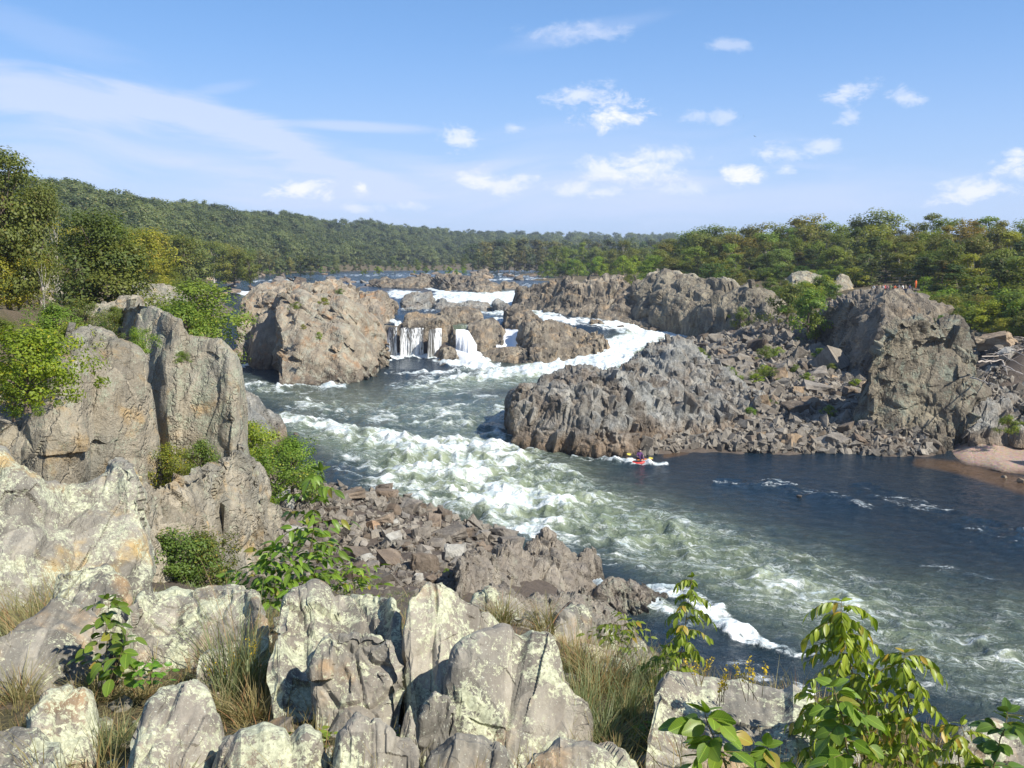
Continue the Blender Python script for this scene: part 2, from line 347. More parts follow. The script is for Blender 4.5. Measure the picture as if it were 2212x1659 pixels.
def plain(name, col, rough=.6, nscale=0, var=.3, metal=0, spec=.4):
    m, t, out = newmat(name); c = col
    if nscale:
        tc = t.add('ShaderNodeTexCoord').outputs['Object']; nz = t.noise(tc, nscale, 5, .65)
        c = t.mix(nz, tuple(x * (1 - var) for x in col), tuple(min(1, x * (1 + var)) for x in col))
    p = t.add('ShaderNodeBsdfPrincipled', {'Base Color': c, 'Roughness': rough, 'Metallic': metal, 'Specular IOR Level': spec})
    t.l.new(p.outputs[0], out.inputs[0]); return m
M['bark'] = plain('bark', (.16, .125, .095), .9, 6, .5); M['palebark'] = plain('pale_bark', (.42, .38, .32), .9, 5, .4)
M['drift'] = plain('driftwood', (.38, .33, .28), .9, 4, .35); M['stem'] = plain('green_stem', (.16, .13, .05), .7, 9, .3)
M['deadleaf'] = plain('dry_leaf', (.36, .17, .07), .8, 9, .3); M['quartz'] = plain('white_quartz', (.72, .70, .66), .7, 9, .15)

# ground: soil, dry grass and gravel by noise
m, t, out = newmat('ground_cover'); M['ground'] = m
pos = t.add('ShaderNodeNewGeometry').outputs['Position']
g1 = t.noise(pos, .3, 5, .6); g2 = t.noise(pos, 3.5, 6, .7); g3 = t.noise(pos, 28, 4, .7)
col = t.mix(t.step(g1, .4, .6), (.17, .13, .08), (.12, .105, .05))
col = t.mix(t.step(g2, .5, .66), col, (.23, .175, .11)); col = t.mix(t.math('MULTIPLY', g3, .5), col, (.05, .038, .025))
rc = t.mix(g2, (.055, .044, .036), (.20, .16, .125))
col = t.mix(t.add('ShaderNodeAttribute', attribute_name='rocky').outputs['Fac'], col, rc)
hg = t.math('ADD', t.math('MULTIPLY', g2, .25), t.math('MULTIPLY', g3, .04))
p = t.add('ShaderNodeBsdfPrincipled', {'Base Color': col, 'Roughness': .95, 'Normal': t.add('ShaderNodeBump', {'Height': hg, 'Strength': .8, 'Distance': 1.}), 'Specular IOR Level': .2})
t.l.new(p.outputs[0], out.inputs[0])
# beach
m, t, out = newmat('beach_gravel'); M['beach'] = m
pos = t.add('ShaderNodeNewGeometry').outputs['Position']
z = t.add('ShaderNodeSeparateXYZ', {0: pos}).outputs[2]
g2 = t.noise(pos, 3., 6, .8); g3 = t.add('ShaderNodeTexVoronoi', {'Vector': pos, 'Scale': 5.}).outputs[1]
col = t.mix(g2, (.36, .24, .17), (.56, .42, .32)); col = t.mix(.25, col, g3, 'SOFT_LIGHT')
col = t.mix(t.step(t.math('ADD', z, t.math('MULTIPLY', g2, .3)), .18, .42, 1, 0), col, (.12, .075, .045))
p = t.add('ShaderNodeBsdfPrincipled', {'Base Color': col, 'Roughness': .9, 'Normal': t.add('ShaderNodeBump', {'Height': g2, 'Strength': .8, 'Distance': .4})})
t.l.new(p.outputs[0], out.inputs[0])

# water: clear dark body, milky aerated green, white foam by attribute broken up by fine noise
def water_mat(name, stretch=(1, 1, 1)):
    m, t, out = newmat(name)
    pos = t.add('ShaderNodeNewGeometry').outputs['Position']
    fo = t.add('ShaderNodeAttribute', attribute_name='foam').outputs['Fac']; ae = t.add('ShaderNodeAttribute', attribute_name='aer').outputs['Fac']
    pv = t.vm('MULTIPLY', pos, stretch)
    rx = t.vm('DOT_PRODUCT', pos, (.9, -.44, 0), 1); ry = t.vm('DOT_PRODUCT', pos, (.44, .9, 0), 1)
    fl = t.add('ShaderNodeCombineXYZ', {0: t.math('MULTIPLY', rx, .42), 1: ry}).outputs[0]
    wc = t.add('ShaderNodeTexNoise', {'Vector': pos, 'Scale': .55, 'Detail': 3}).outputs[1]
    fl = t.vm('ADD', fl, t.vm('MULTIPLY', wc, (2.6, 2.6, .3)))
    a = t.noise(fl, 1.5, 7, .74); bb = t.noise(fl, .8, 5, .62, .8)
    web = t.math('MAXIMUM', t.math('SUBTRACT', 1.0, t.math('MULTIPLY', t.math('ABSOLUTE', t.math('SUBTRACT', bb, .5)), 11)), 0.0)
    x = t.math('ADD', fo, t.math('MULTIPLY', t.math('SUBTRACT', a, .5), 2.3))
    x = t.math('ADD', x, t.math('MULTIPLY', web, t.step(fo, .03, .35, 0, .30)))
    b3 = t.noise(fl, 2.6, 5, .65, 1.0); web2 = t.math('MAXIMUM', t.math('SUBTRACT', 1.0, t.math('MULTIPLY', t.math('ABSOLUTE', t.math('SUBTRACT', b3, .5)), 14)), 0.0)
    wk = t.math('MULTIPLY', t.math('MULTIPLY', web2, t.step(a, .44, .62)), t.step(t.math('ADD', ae, t.math('MULTIPLY', fo, .5)), .05, .8, .03, .8))
    f = t.math('MULTIPLY', t.step(x, .52, 1.12), t.step(fo, .0, .1)); f = t.math('MAXIMUM', f, wk)
    ae = t.math('MULTIPLY', ae, t.math('ADD', .35, t.math('MULTIPLY', bb, 1.3)))
    body = t.mix(ae, (.007, .019, .032), (.20, .238, .135))
    body = t.mix(t.math('MULTIPLY', t.step(fo, .15, 1.0), t.step(ae, .1, .6)), body, (.42, .46, .31))
    body = t.mix(t.math('MULTIPLY', t.add('ShaderNodeAttribute', attribute_name='shallow').outputs['Fac'], .8), body, (.13, .075, .035))
    fw = t.mix(t.step(t.noise(fl, 2.4, 7, .75), .40, .58), (.44, .52, .53), (.86, .88, .85))
    col = t.mix(f, body, fw)
    h = t.math('ADD', t.math('MULTIPLY', t.noise(pv, 1.1, 6, .68, .5), .38), t.math('MULTIPLY', t.noise(pos, 4.5, 3, .6), .05))
    b = t.add('ShaderNodeBump', {'Height': h, 'Strength': 1.0, 'Distance': 1.0})
    p = t.add('ShaderNodeBsdfPrincipled', {'Base Color': col, 'Roughness': t.math('ADD', .12, t.math('MULTIPLY', f, .6)), 'IOR': 1.33, 'Normal': b, 'Specular IOR Level': t.math('SUBTRACT', .5, t.math('MULTIPLY', f, .4))})
    t.l.new(p.outputs[0], out.inputs[0]); return m
M['water'] = water_mat('river_water')
m, t, out = newmat('falling_water'); M['fall'] = m
at = t.add('ShaderNodeAttribute', attribute_name='foam').outputs['Fac']
tc = t.add('ShaderNodeNewGeometry').outputs['Position']
st = t.noise(t.vm('MULTIPLY', tc, (3.2, 3.2, .22)), 1.4, 6, .7); f = t.step(t.math('ADD', st, t.math('MULTIPLY', at, .5)), .60, .80)
p = t.add('ShaderNodeBsdfPrincipled', {'Base Color': t.mix(f, (.06, .055, .045), (.86, .88, .88)), 'Roughness': .5, 'Normal': t.add('ShaderNodeBump', {'Height': st, 'Strength': .8, 'Distance': .3})})
t.l.new(p.outputs[0], out.inputs[0])

# ------------------------------------------------------------------ ground and water levels from surveyed points (photo point + height)
W_PTS = [(500, 800, .3), (620, 850, .1), (800, 790, .35), (1000, 792, .4), (700, 900, 0), (1100, 1000, 0), (1500, 1000, 0), (1800, 1000, 0), (2200, 1100, 0), (2212, 1300, 0),
         (1300, 1290, 0), (2200, 1500, 0), (1500, 1600, 0), (900, 1000, 0), (700, 1000, 0), (1000, 880, 0), (1200, 830, .2), (1600, 1300, 0), (1100, 1100, 0), (2600, 1300, 0), (2600, 1060, 0),
         (840, 770, .5), (900, 769, .5), (960, 768, .5), (985, 769, .5), (1020, 770, .5), (1060, 770, .6), (1100, 770, .7), (1125, 768, .8), (1140, 775, .7), (1000, 787, .45), (1060, 790, .5), (1000, 708, 5.85),
         (960, 707, 5.85), (900, 706, 5.8), (840, 706, 5.8), (1100, 700, 5.6), (1040, 705, 5.6), (1095, 692, 5.9), (900, 680, 6.2), (1000, 682, 6.1), (1150, 683, 6.1), (900, 668, 6.4), (1050, 668, 6.4), (1150, 670, 6.3),
         (1000, 648, 7.7), (1080, 645, 7.9), (1150, 648, 7.8), (870, 640, 8.2), (940, 630, 8.8), (1050, 628, 9.0), (1170, 625, 9.1), (1000, 615, 9.3), (1150, 610, 9.4), (1100, 600, 9.6), (900, 600, 9.6), (700, 600, 9.5), (800, 612, 9.3),
         (1000, 588, 9.8), (800, 588, 9.8), (1100, 585, 9.9), (1000, 579, 10), (820, 578, 10), (1180, 688, 6.0), (1250, 690, 5.6), (1330, 700, 4.9), (1400, 710, 4.1), (1450, 722, 3.4), (1380, 735, 2.8), (1330, 755, 1.9), (1330, 785, 1.0), (1230, 798, .6), (1130, 806, .4),
         (535, 645, 6.9), (535, 630, 8.2), (620, 615, 9.0), (560, 608, 9.1), (760, 628, 8.6), (470, 600, 9.4), (540, 595, 9.6), (480, 700, 3), (480, 760, .5), (500, 830, .1), (1500, 722, 3.3), (400, 620, 9)]
T_PTS = [(0, 680, 15), (130, 660, 15), (-400, 680, 15.5), (250, 652, 13.6), (330, 640, 12.6), (420, 612, 10.9), (550, 592, 10.5), (660, 583, 10.5), (300, 600, 15), (-400, 600, 16.4), (0, 620, 15.6),
         (900, 577, 10.9), (1000, 578, 10.8), (1090, 583, 10.4), (1180, 602, 10.0), (1150, 590, 10.5), (1250, 606, 10.2), (1400, 613, 10.4), (1500, 606, 12.2), (1700, 611, 12.7), (1850, 626, 12.6), (1950, 628, 12.4), (2050, 650, 11.2),
         (2150, 655, 11.0), (2212, 690, 10.4), (2150, 740, 8.6), (2212, 760, 8.2), (2150, 800, 6.0), (1880, 800, 4.0), (1940, 820, 3.8), (2040, 800, 4.6), (2000, 870, 3), (2180, 860, 4), (1830, 775, 4.6), (1780, 752, 5.2), (2212, 922, 2.2), (2100, 928, 1.7), (2100, 952, .15), (2212, 952, .2), (2330, 955, .2), (2000, 932, 1.7), (1900, 900, 2.4), (1900, 960, .8), (1700, 960, .7), (1600, 950, .9), (1750, 900, 2), (1700, 850, 3), (1650, 790, 4.2), (1750, 760, 5.0),
         (1600, 735, 4.6), (1560, 722, 4.2), (1500, 735, 3.9), (1440, 800, 3.2), (1500, 880, 2), (1300, 900, 1.5), (1200, 900, .8), (1400, 950, 1.0), (1600, 705, 6.0), (1400, 690, 5.6), (1350, 690, 5.2), (2330, 925, 2.4), (2600, 930, 3), (2600, 700, 13),
         (2100, 1000, -.5), (2212, 1018, -.5), (2400, 1040, -.5), (2050, 985, -.5), (2120, 965, .1), (2212, 970, .1), (2320, 975, .1), (2080, 965, .2),
         (900, 1200, 3.5), (800, 1110, 3), (700, 1070, 2.2), (900, 1262, 4.0), (1000, 1200, 2.4), (1100, 1240, 2.6), (1250, 1300, .6), (640, 1040, .8), (880, 1072, .1), (1100, 1155, .1), (1200, 1260, 2), (1380, 1375, .3), (1500, 1420, -1.5), (1000, 1340, 7),
         (600, 1235, 4.6), (420, 1262, 7.0), (300, 1258, 8.2), (520, 1010, .4), (560, 1000, .3), (540, 1195, 3.5), (700, 1240, 4.6),]
def world_pts(pts): return np.array([atz(u, v, z) for u, v, z in pts])
def lp(P):
    r = np.hypot(P[:, 0], P[:, 1]) + 1e-6; return np.stack([np.arctan2(P[:, 0], P[:, 1]) * 1.3, np.log(r)], 1)
class Surf:
    """thin surface through scattered heights, in azimuth / log-distance"""
    def __init__(s, P, lam=1e-3):
        s.X = lp(P); n = len(P); D = np.linalg.norm(s.X[:, None] - s.X[None], axis=2)
        A = np.zeros((n + 1, n + 1)); A[:n, :n] = -D - 0 * np.eye(n); A[:n, :n] -= lam * np.eye(n); A[n, :n] = 1; A[:n, n] = 1
        s.w = np.linalg.solve(A, np.append(P[:, 2], 0))
    def __call__(s, P):
        X = lp(P); out = np.zeros(len(P))
        for k in range(0, len(P), 20000):
            D = np.linalg.norm(X[k:k + 20000, None] - s.X[None], axis=2); out[k:k + 20000] = -D @ s.w[:-1] + s.w[-1]
        return out
WP = world_pts(W_PTS); WS = Surf(WP)
TP = world_pts(T_PTS)
TX = np.array([(0, 1.2, 16.3), (-2, -3, 16.4), (3, -4, 16.3), (-8, 1, 16.6), (9, 2, 15.6), (0, -30, 17), (-40, 0, 17), (60, -10, 12), (-60, 30, 16.5), (-40, 20, 14.5), (-1.5, 3, 15.9), (1.5, 3, 15.9), (0, 5, 15.1), (-2.5, 5.5, 15.0), (2.6, 5, 14.9), (0, 8.5, 14.6), (-3, 9, 14.4),
               (3.2, 7.5, 14.2), (4, 9, 12.5), (5.5, 8, 12), (5.5, 5, 14), (0, 12, 12.5), (-5, 14, 12.4), (-8, 12, 13.6), (-3, 16, 11.2), (3, 14, 10), (8, 14, 8), (3, 22, 6.5), (8, 24, 3), (12, 28, 0), (16, 20, 0), (0, 28, 6.5), (5, 34, 1.5), (-10, 19, 10.6), (-16, 22, 11), (-11, 26, 8.4), (-18.7, 33.5, 9.4), (-17, 36, 7.6), (-15, 39, 6.5), (-24, 40, 13.8), (-30, 45, 14.4), (-21, 52, 7.5), (-24, 60, 13.4), (-32, 60, 14.2), (-12, 26.5, 8), (-22, 24, 11.6), (-12, 38, 5),
               (-13, 44, 3.4), (-10, 50, 1.5), (-14, 58, 2), (-18, 66, .6), (-23, 75, 4), (-24, 95, -.5), (-34, 95, 5), (-30, 120, -1), (-37, 120, -.8), (-48, 120, 7), (-60, 110, 12), (-60, 160, 12), (-80, 220, 12), (-200, 300, 18), (-200, 500, 22), (-150, 700, 18), (-90, 900, 16), (0, 1500, 20), (-600, 300, 40), (-500, 900, 40), (200, 250, 16), (150, 180, 14.5), (300, 400, 18), (300, 800, 20), (500, 200, 20), (120, 100, 13), (200, 60, 14), (120, 20, 8), (80, 500, 11.5), (60, 800, 12), (400, 2000, 30), (-400, 2000, 40), (25, 10, 3), (30, 30, -2.5), (40, 0, -2), (60, 40, -2.5)])
wu = WP.copy(); wu[:, 2] -= 2.2
TS = Surf(np.concatenate([TP, TX, wu]))
def ground(x, y):
    return float(TS(np.array([[x, y, 0.]]))[0])
az = np.concatenate([np.linspace(-180, -40, 30)[:-1], np.linspace(-40, 40, 320), np.linspace(40, 180, 30)[1:]]); az = np.radians(az)
rr = np.concatenate([[0.3, .7], np.geomspace(1.2, 60, 130), np.geomspace(60, 420, 200)[1:], np.geomspace(420, 4200, 50)[1:]])
A, RR = np.meshgrid(az, rr); P = np.stack([np.sin(A) * RR, np.cos(A) * RR, np.zeros_like(A)], -1).reshape(-1, 3)
P[:, 2] = TS(P); rad = RR.ravel()
P[:, 2] += fbm(P * np.array([.9, .9, 0]), 3, 4) * np.clip(rad * .01, .03, .35) + fbm(P * np.array([.05, .05, 0]), 3, 6) * np.clip(rad / 300 - .2, 0, 3)
rk = np.clip((9.2 - P[:, 2]) / 1.5, 0, 1) * np.clip((P[:, 1] - 14) / 6, 0, 1)
ter = obj('ground', mesh('ground', P, grid_faces(len(rr), len(az)), M['ground'], True, attrs={'rocky': rk})); tag(ter, kind='structure')

# ------------------------------------------------------------------ the river
vs = np.concatenate([np.arange(1680, 700, -2.6), np.arange(700, 584, -1.6)]); 
us = np.arange(60, 2420, 3.7)
depth = []
UU, VV = np.meshgrid(us, vs)
# world positions: start on level 0 and iterate to the local level so that rows stay dense at the falls
dirs = FWD[None] + np.stack([(UU.ravel() - 1106) / 2037, 0 * UU.ravel(), 0 * UU.ravel()], 1) + UPV[None] * ((829.5 - VV.ravel()) / 2037)[:, None]
# polar grid: one distance per row (from the profile down the middle of the falls), so that the sheet is single valued
zrow = np.interp(-vs, [-1700, -800, -785, -765, -720, -700, -680, -665, -640, -625, -600, -585], [0, 0.2, .4, 1.8, 4.6, 5.8, 6.1, 6.4, 8, 9.1, 9.6, 9.9])
drow = np.array([atz(1106, v, z)[1] for v, z in zip(vs, zrow)]); drow = np.maximum.accumulate(drow)
drow = np.concatenate([drow, np.geomspace(drow[-1] * 1.02, 1300, 40)]); nr, nc = len(drow), len(us)
X = (us[None] - 1106) / 2037 * drow[:, None] * 1.003; Y = np.repeat(drow[:, None], nc, 1)
P = np.stack([X, Y, np.zeros_like(X)], -1).reshape(-1, 3); P[:, 2] = WS(P)
far = P[:, 1] > 430; P[far, 2] = np.clip(P[far, 2], 9.6, 10.1)
P[:, 2] = np.where(P[:, 1] < 150, np.clip(P[:, 2], -.05, .5), P[:, 2])
uc = 1106 + 2037 * P[:, 0] / P[:, 1] / 1.003
inf_ = (uc > 812) & (uc < 1150); P[:, 2] = np.where(inf_ & (P[:, 1] < 174.2) & (P[:, 1] > 150), np.clip(P[:, 2], .42, .65), P[:, 2])
P[:, 2] = np.where((uc > 780) & (uc < 1075) & (P[:, 1] >= 174.2) & (P[:, 1] < 197), np.clip(P[:, 2], 5.75, 6.0), P[:, 2])
pu, pv = proj(P)
def stroke(pts, soft=False):
    """pts: (u, v, half-width px, strength); soft brush along a line on the water"""
    out = np.zeros(len(P)); 
    for a, b in zip(pts[:-1], pts[1:]):
        a, b = np.array(a, float), np.array(b, float); d = b[:2] - a[:2]; L = d @ d + 1e-9
        tt = np.clip(((pu - a[0]) * d[0] + (pv - a[1]) * d[1]) / L, 0, 1)
        wdt = a[2] + (b[2] - a[2]) * tt; st = a[3] + (b[3] - a[3]) * tt
        # across the line, the vertical pixel is worth 2.2 horizontal ones because the water is foreshortened
        dd = np.hypot((pu - a[0] - d[0] * tt) * .55, pv - a[1] - d[1] * tt) / wdt
        out = np.maximum(out, st * (np.exp(-dd ** 2 * .9) if soft else np.clip(1.35 - dd ** 2 * .9, 0, 1)))
    return out
FO = [  # foam
    [(600, 905, 12, .8), (680, 915, 12, .7), (740, 940, 16, .8), (850, 955, 20, .75), (960, 985, 34, .85), (1080, 990, 40, .8), (1180, 1035, 30, .6), (1300, 1080, 16, .35)],
    [(880, 1010, 35, .7), (960, 1040, 45, .75), (1050, 1075, 48, .8), (1180, 1110, 40, .62), (1290, 1150, 26, .4)],
    [(1010, 915, 10, .5), (1100, 950, 14, .55), (1180, 1000, 14, .6), (1260, 1050, 12, .4)],
    [(760, 1010, 30, .45), (900, 1060, 40, .5), (1050, 1120, 35, .55), (1180, 1170, 20, .5), (1300, 1180, 16, .4), (1400, 1180, 14, .3)],
    [(1120, 1155, 9, .75), (1180, 1160, 9, .6), (1290, 1180, 8, .4)],
    [(1400, 728, 14, 1.3), (1340, 750, 22, 1.4), (1320, 775, 26, 1.4), (1230, 792, 17, 1.35), (1130, 802, 12, 1.1), (1020, 815, 12, .75), (930, 822, 12, .5), (840, 838, 8, .25)],
    [(1180, 690, 6, .9), (1240, 695, 10, .9), (1310, 702, 10, 1.1), (1400, 712, 9, 1.2), (1480, 724, 8, 1.1)],
    [(1330, 706, 8, .8), (1400, 735, 18, .85), (1450, 725, 10, .8)],
    [(1000, 715, 8, 1.3), (1003, 745, 9, 1.4), (1020, 765, 12, 1.4), (1045, 785, 8, 1.1)],
    [(1120, 705, 7, 1.2), (1125, 740, 8, 1.2), (1080, 755, 9, 1.2), (1040, 775, 9, 1.3)], [(1070, 690, 4, .8), (1110, 700, 6, 1.2)],
    [(826, 769, 5, 1.3), (900, 770, 4, 1.2), (960, 771, 5, 1.2), (990, 785, 8, 1.1), (940, 783, 5, .8)], [(990, 788, 10, 1.3), (1040, 790, 9, 1.3), (1075, 792, 5, 1.0)],
    [(840, 777, 4.5, 1.3), (870, 775, 2, 1.2)],
    [(900, 806, 5, .95), (980, 803, 3.5, .95)], [(800, 800, 3, .5), (900, 812, 5, .5), (990, 806, 3, .5)],
    [(495, 793, 3.2, 1.4), (610, 791, 3.2, 1.4)], [(490, 818, 14, .55), (560, 835, 12, .5), (640, 850, 5, .35), (740, 835, 6, .5)], [(600, 838, 2.5, 1), (720, 836, 2.2, .8)],
    [(620, 880, 12, .35), (800, 900, 24, .34), (960, 900, 28, .34), (1100, 880, 18, .3)], [(850, 835, 8, .35), (1000, 850, 8, .35), (1100, 870, 8, .3)], [(650, 860, 3, .4), (740, 890, 3, .45), (800, 915, 4, .4)],
    [(950, 636, 8, 1.2), (1010, 642, 12, 1.35), (1080, 650, 15, 1.4), (1150, 662, 14, 1.4), (1190, 672, 8, 1.2)], [(1060, 676, 6, .9), (1150, 682, 7, .9), (1200, 688, 6, 1.0)], [(1060, 640, 10, 1.3), (1110, 636, 8, 1.2)], [(850, 635, 9, 1.2), (900, 642, 12, 1.3), (960, 655, 10, 1.3), (1020, 658, 9, 1.2)],
    [(920, 622, 3, 1.2), (970, 632, 4, 1.3)], [(870, 668, 3, .9), (960, 672, 3, .6), (1180, 678, 6, .8), (1230, 690, 6, .7)], [(1070, 678, 3, .3), (1150, 684, 4, .3)],
    [(1030, 605, 2, .7), (1180, 602, 2, .7)], [(1060, 592, 1.6, .5), (1170, 594, 1.6, .5)], [(730, 606, 2, .7), (800, 610, 2, .6)], [(600, 622, 2, .9), (680, 618, 2, .8)], [(550, 608, 2, .7), (640, 604, 2, .6)], [(1080, 618, 6, .4), (1170, 615, 5, .4)],
    [(700, 596, 3, .3), (1000, 592, 4, .3), (1150, 598, 6, .35)], [(520, 632, 5, 1.2), (548, 640, 5, 1.2)], [(835, 690, 4, 1.2), (862, 700, 3, 1.2)], [(870, 706, 1.6, .9), (960, 706, 1.6, .9)],
    [(1240, 1265, 12, 1.2), (1280, 1280, 16, 1.5), (1320, 1310, 10, 1.2)], [(1400, 1272, 9, 1.0), (1480, 1290, 15, 1.1), (1540, 1325, 20, 1.1), (1600, 1370, 16, 1.0), (1680, 1405, 9, .95), (1760, 1425, 7, .8)],
    [(1420, 1310, 14, .7), (1480, 1345, 14, .4)], [(1600, 1440, 20, .35), (1700, 1480, 20, .4), (1750, 1500, 8, .6)],
    [(1240, 988, 4, .9), (1330, 998, 5, .9), (1400, 1003, 5, .95), (1440, 1003, 3, .5)],
    [(1550, 1040, 7, .36), (1680, 1050, 9, .42), (1780, 1070, 8, .38), (1880, 1095, 6, .28)], [(1860, 1050, 14, .22), (2000, 1100, 16, .27), (2190, 1160, 22, .30)],
    [(1300, 1200, 30, .3), (1500, 1230, 34, .32), (1640, 1260, 30, .36), (1800, 1300, 34, .3), (2000, 1380, 34, .3), (2212, 1440, 30, .3)],
    [(1540, 1270, 10, .5), (1650, 1250, 10, .5)], [(1600, 1215, 8, .45), (1680, 1235, 8, .45)], [(1880, 1330, 12, .45), (2000, 1350, 10, .4)], [(2050, 1380, 8, .6), (2120, 1385, 8, .55)], [(2140, 1410, 10, .45), (2212, 1430, 10, .45)],
    [(1400, 1130, 24, .25), (1600, 1180, 24, .25), (1900, 1260, 20, .22), (2212, 1350, 20, .2)], [(1900, 1480, 20, .3), (2212, 1520, 16, .35)], [(2000, 1220, 10, .3), (2150, 1260, 12, .3)]]
AE = [[(500, 830, 25, .35), (700, 870, 45, .45), (900, 890, 50, .5), (1080, 900, 50, .5)], [(1500, 1200, 50, .3), (2212, 1360, 80, .4)], [(560, 840, 12, .5), (640, 870, 8, .3)], [(620, 915, 20, .7), (760, 960, 35, .8), (960, 1010, 75, 1.05), (1120, 1060, 80, 1.1), (1300, 1120, 60, 1.0), (1500, 1190, 70, .8), (1700, 1270, 85, .72), (1950, 1370, 95, .6), (2250, 1470, 90, .5)],
      [(800, 900, 30, .25), (1000, 930, 30, .6), (1120, 1000, 30, .85)], [(1400, 735, 30, 1.0), (1300, 785, 26, 1.2), (1150, 810, 22, 1.1), (1000, 830, 22, .75), (850, 860, 25, .4), (750, 880, 30, .3)], [(1000, 720, 20, 1), (1030, 780, 20, 1)],
      [(1240, 1280, 20, .5), (1550, 1340, 25, .3)], [(1080, 650, 22, 1.1), (1160, 665, 16, 1.0)]]
foam = np.zeros(len(P)); aer = np.zeros(len(P))
for s_ in FO: foam = np.maximum(foam, stroke(s_))
for s_ in AE: aer = np.maximum(aer, stroke(s_, True))
far = P[:, 1] > 330; foam = np.where(far, foam * .75 + .12, np.where((P[:, 1] > 195) & (P[:, 1] < 330), foam * .85, foam))
rp = (pv > 880) & (pu < 1420) & (pv < 1210); foam = np.where(rp, foam * .88, np.where((pv > 1150) & (foam < .7), foam * .75, foam))
# flow directions, then streaky noise made by averaging along the flow
FL = [[(1480, 722), (1400, 730), (1330, 765), (1200, 800), (1000, 820), (850, 850), (740, 890), (760, 940), (900, 980), (1100, 1020), (1300, 1110), (1700, 1240), (2212, 1400), (2600, 1500)],
      [(1050, 590), (1060, 630), (1120, 660), (1250, 692), (1450, 720)], [(500, 820), (650, 900), (800, 1000), (1000, 1100), (1200, 1200), (1500, 1330), (1900, 1500)], [(1100, 920), (1250, 1010), (1600, 1040), (2212, 1160)], [(1000, 715), (1020, 780), (1000, 830)], [(1280, 1280), (1500, 1300), (1750, 1430)]]
dx = np.zeros(len(P)); dy = np.zeros(len(P))
for f_ in FL:
    q = np.array([atz(u, v, 0 if v > 800 else 3 if v > 700 else 8) for u, v in f_])
    for a, b in zip(q[:-1], q[1:]):
        d = (b - a)[:2]; L = np.hypot(*d); tt = np.clip(((P[:, 0] - a[0]) * d[0] + (P[:, 1] - a[1]) * d[1]) / L ** 2, 0, 1)
        r2 = (P[:, 0] - a[0] - d[0] * tt) ** 2 + (P[:, 1] - a[1] - d[1] * tt) ** 2 + 4
        dx += d[0] / L / r2 ** 1.3; dy += d[1] / L / r2 ** 1.3
ang = np.arctan2(dy, dx) + fbm(P * np.array([.09, .09, 0]), 3, 77) * 1.5
dd = np.stack([np.cos(ang), np.sin(ang), 0 * ang], 1)
Q = P * np.array([1, 1, 0]); wv = np.stack([fbm(Q * .35, 2, 5), fbm(Q * .35, 2, 6), 0 * ang], 1) * 1.6
lic = np.zeros(len(P)); lic2 = np.zeros(len(P))
for k in range(-4, 5):
    lic += vnoise((Q + wv + dd * k * .42) * 1.25, 3); lic2 += ridged((Q + wv * .6 + dd * k * .5) * .42, 2, 8)
def rank(x): r_ = np.empty(len(x)); r_[np.argsort(x)] = np.linspace(0, 1, len(x)); return r_
nz = rank(rank(lic) * .55 + rank(lic2) * .45)
near = P[:, 1] < 160
turb = np.clip(np.where(pv > 1210, .5, 1.1) * foam + aer * .45, 0, 1) * np.where(near, 1.25, np.where(P[:, 1] < 265, .75, .35)) + .06
wave = ridged(Q * .33 + wv[:, :3] * .1, 3, 31) * .55 + ridged(Q * np.array([.7, .7, 0]) + 3, 3, 12) * .30 + fbm(Q * 1.9, 2, 50) * .12
P[:, 2] += wave * turb * 1.0
crest = np.clip(wave * 1.1 - .05, 0, 1)
cov = foam * (1 + .5 * (crest - .35) * np.where(near, 1, 0)) + np.clip(crest - .4, 0, 1) * aer * .6 + aer * .04
fo = np.clip(cov + (nz - .5) * .75 * np.clip(cov * 3, 0, 1) * np.clip(2.2 - cov * 1.5, 0, 1), 0, 1.6)
sh = stroke([(1990, 1000, 10, .7), (2060, 1008, 12, 1), (2212, 1050, 18, 1), (2350, 1075, 25, 1)]) + stroke([(1440, 985, 5, .9), (1480, 978, 5, .8)])
riv = obj('river', mesh('river', P, grid_faces(nr, nc), M['water'], True, attrs={'foam': fo, 'aer': np.clip(aer * (.75 + .5 * crest), 0, 1.2), 'shallow': np.clip(sh, 0, 1)})); tag(riv, kind='structure')
sheet = mesh('river_reach', [(-160, 1290, 10.0), (160, 1290, 10.0), (260, 3000, 10), (-260, 3000, 10)], np.array([[0, 1, 2, 3]]), M['water']); tag(obj('river_reach', sheet), kind='structure')
# water to the right of and below the frame
zz = mesh('river_margin', [(8, 12, -.12), (70, 12, -.12), (70, 38, -.12), (8, 38, -.12)], np.array([[0, 1, 2, 3]]), M['water']); tag(obj('river_margin', zz), kind='structure')
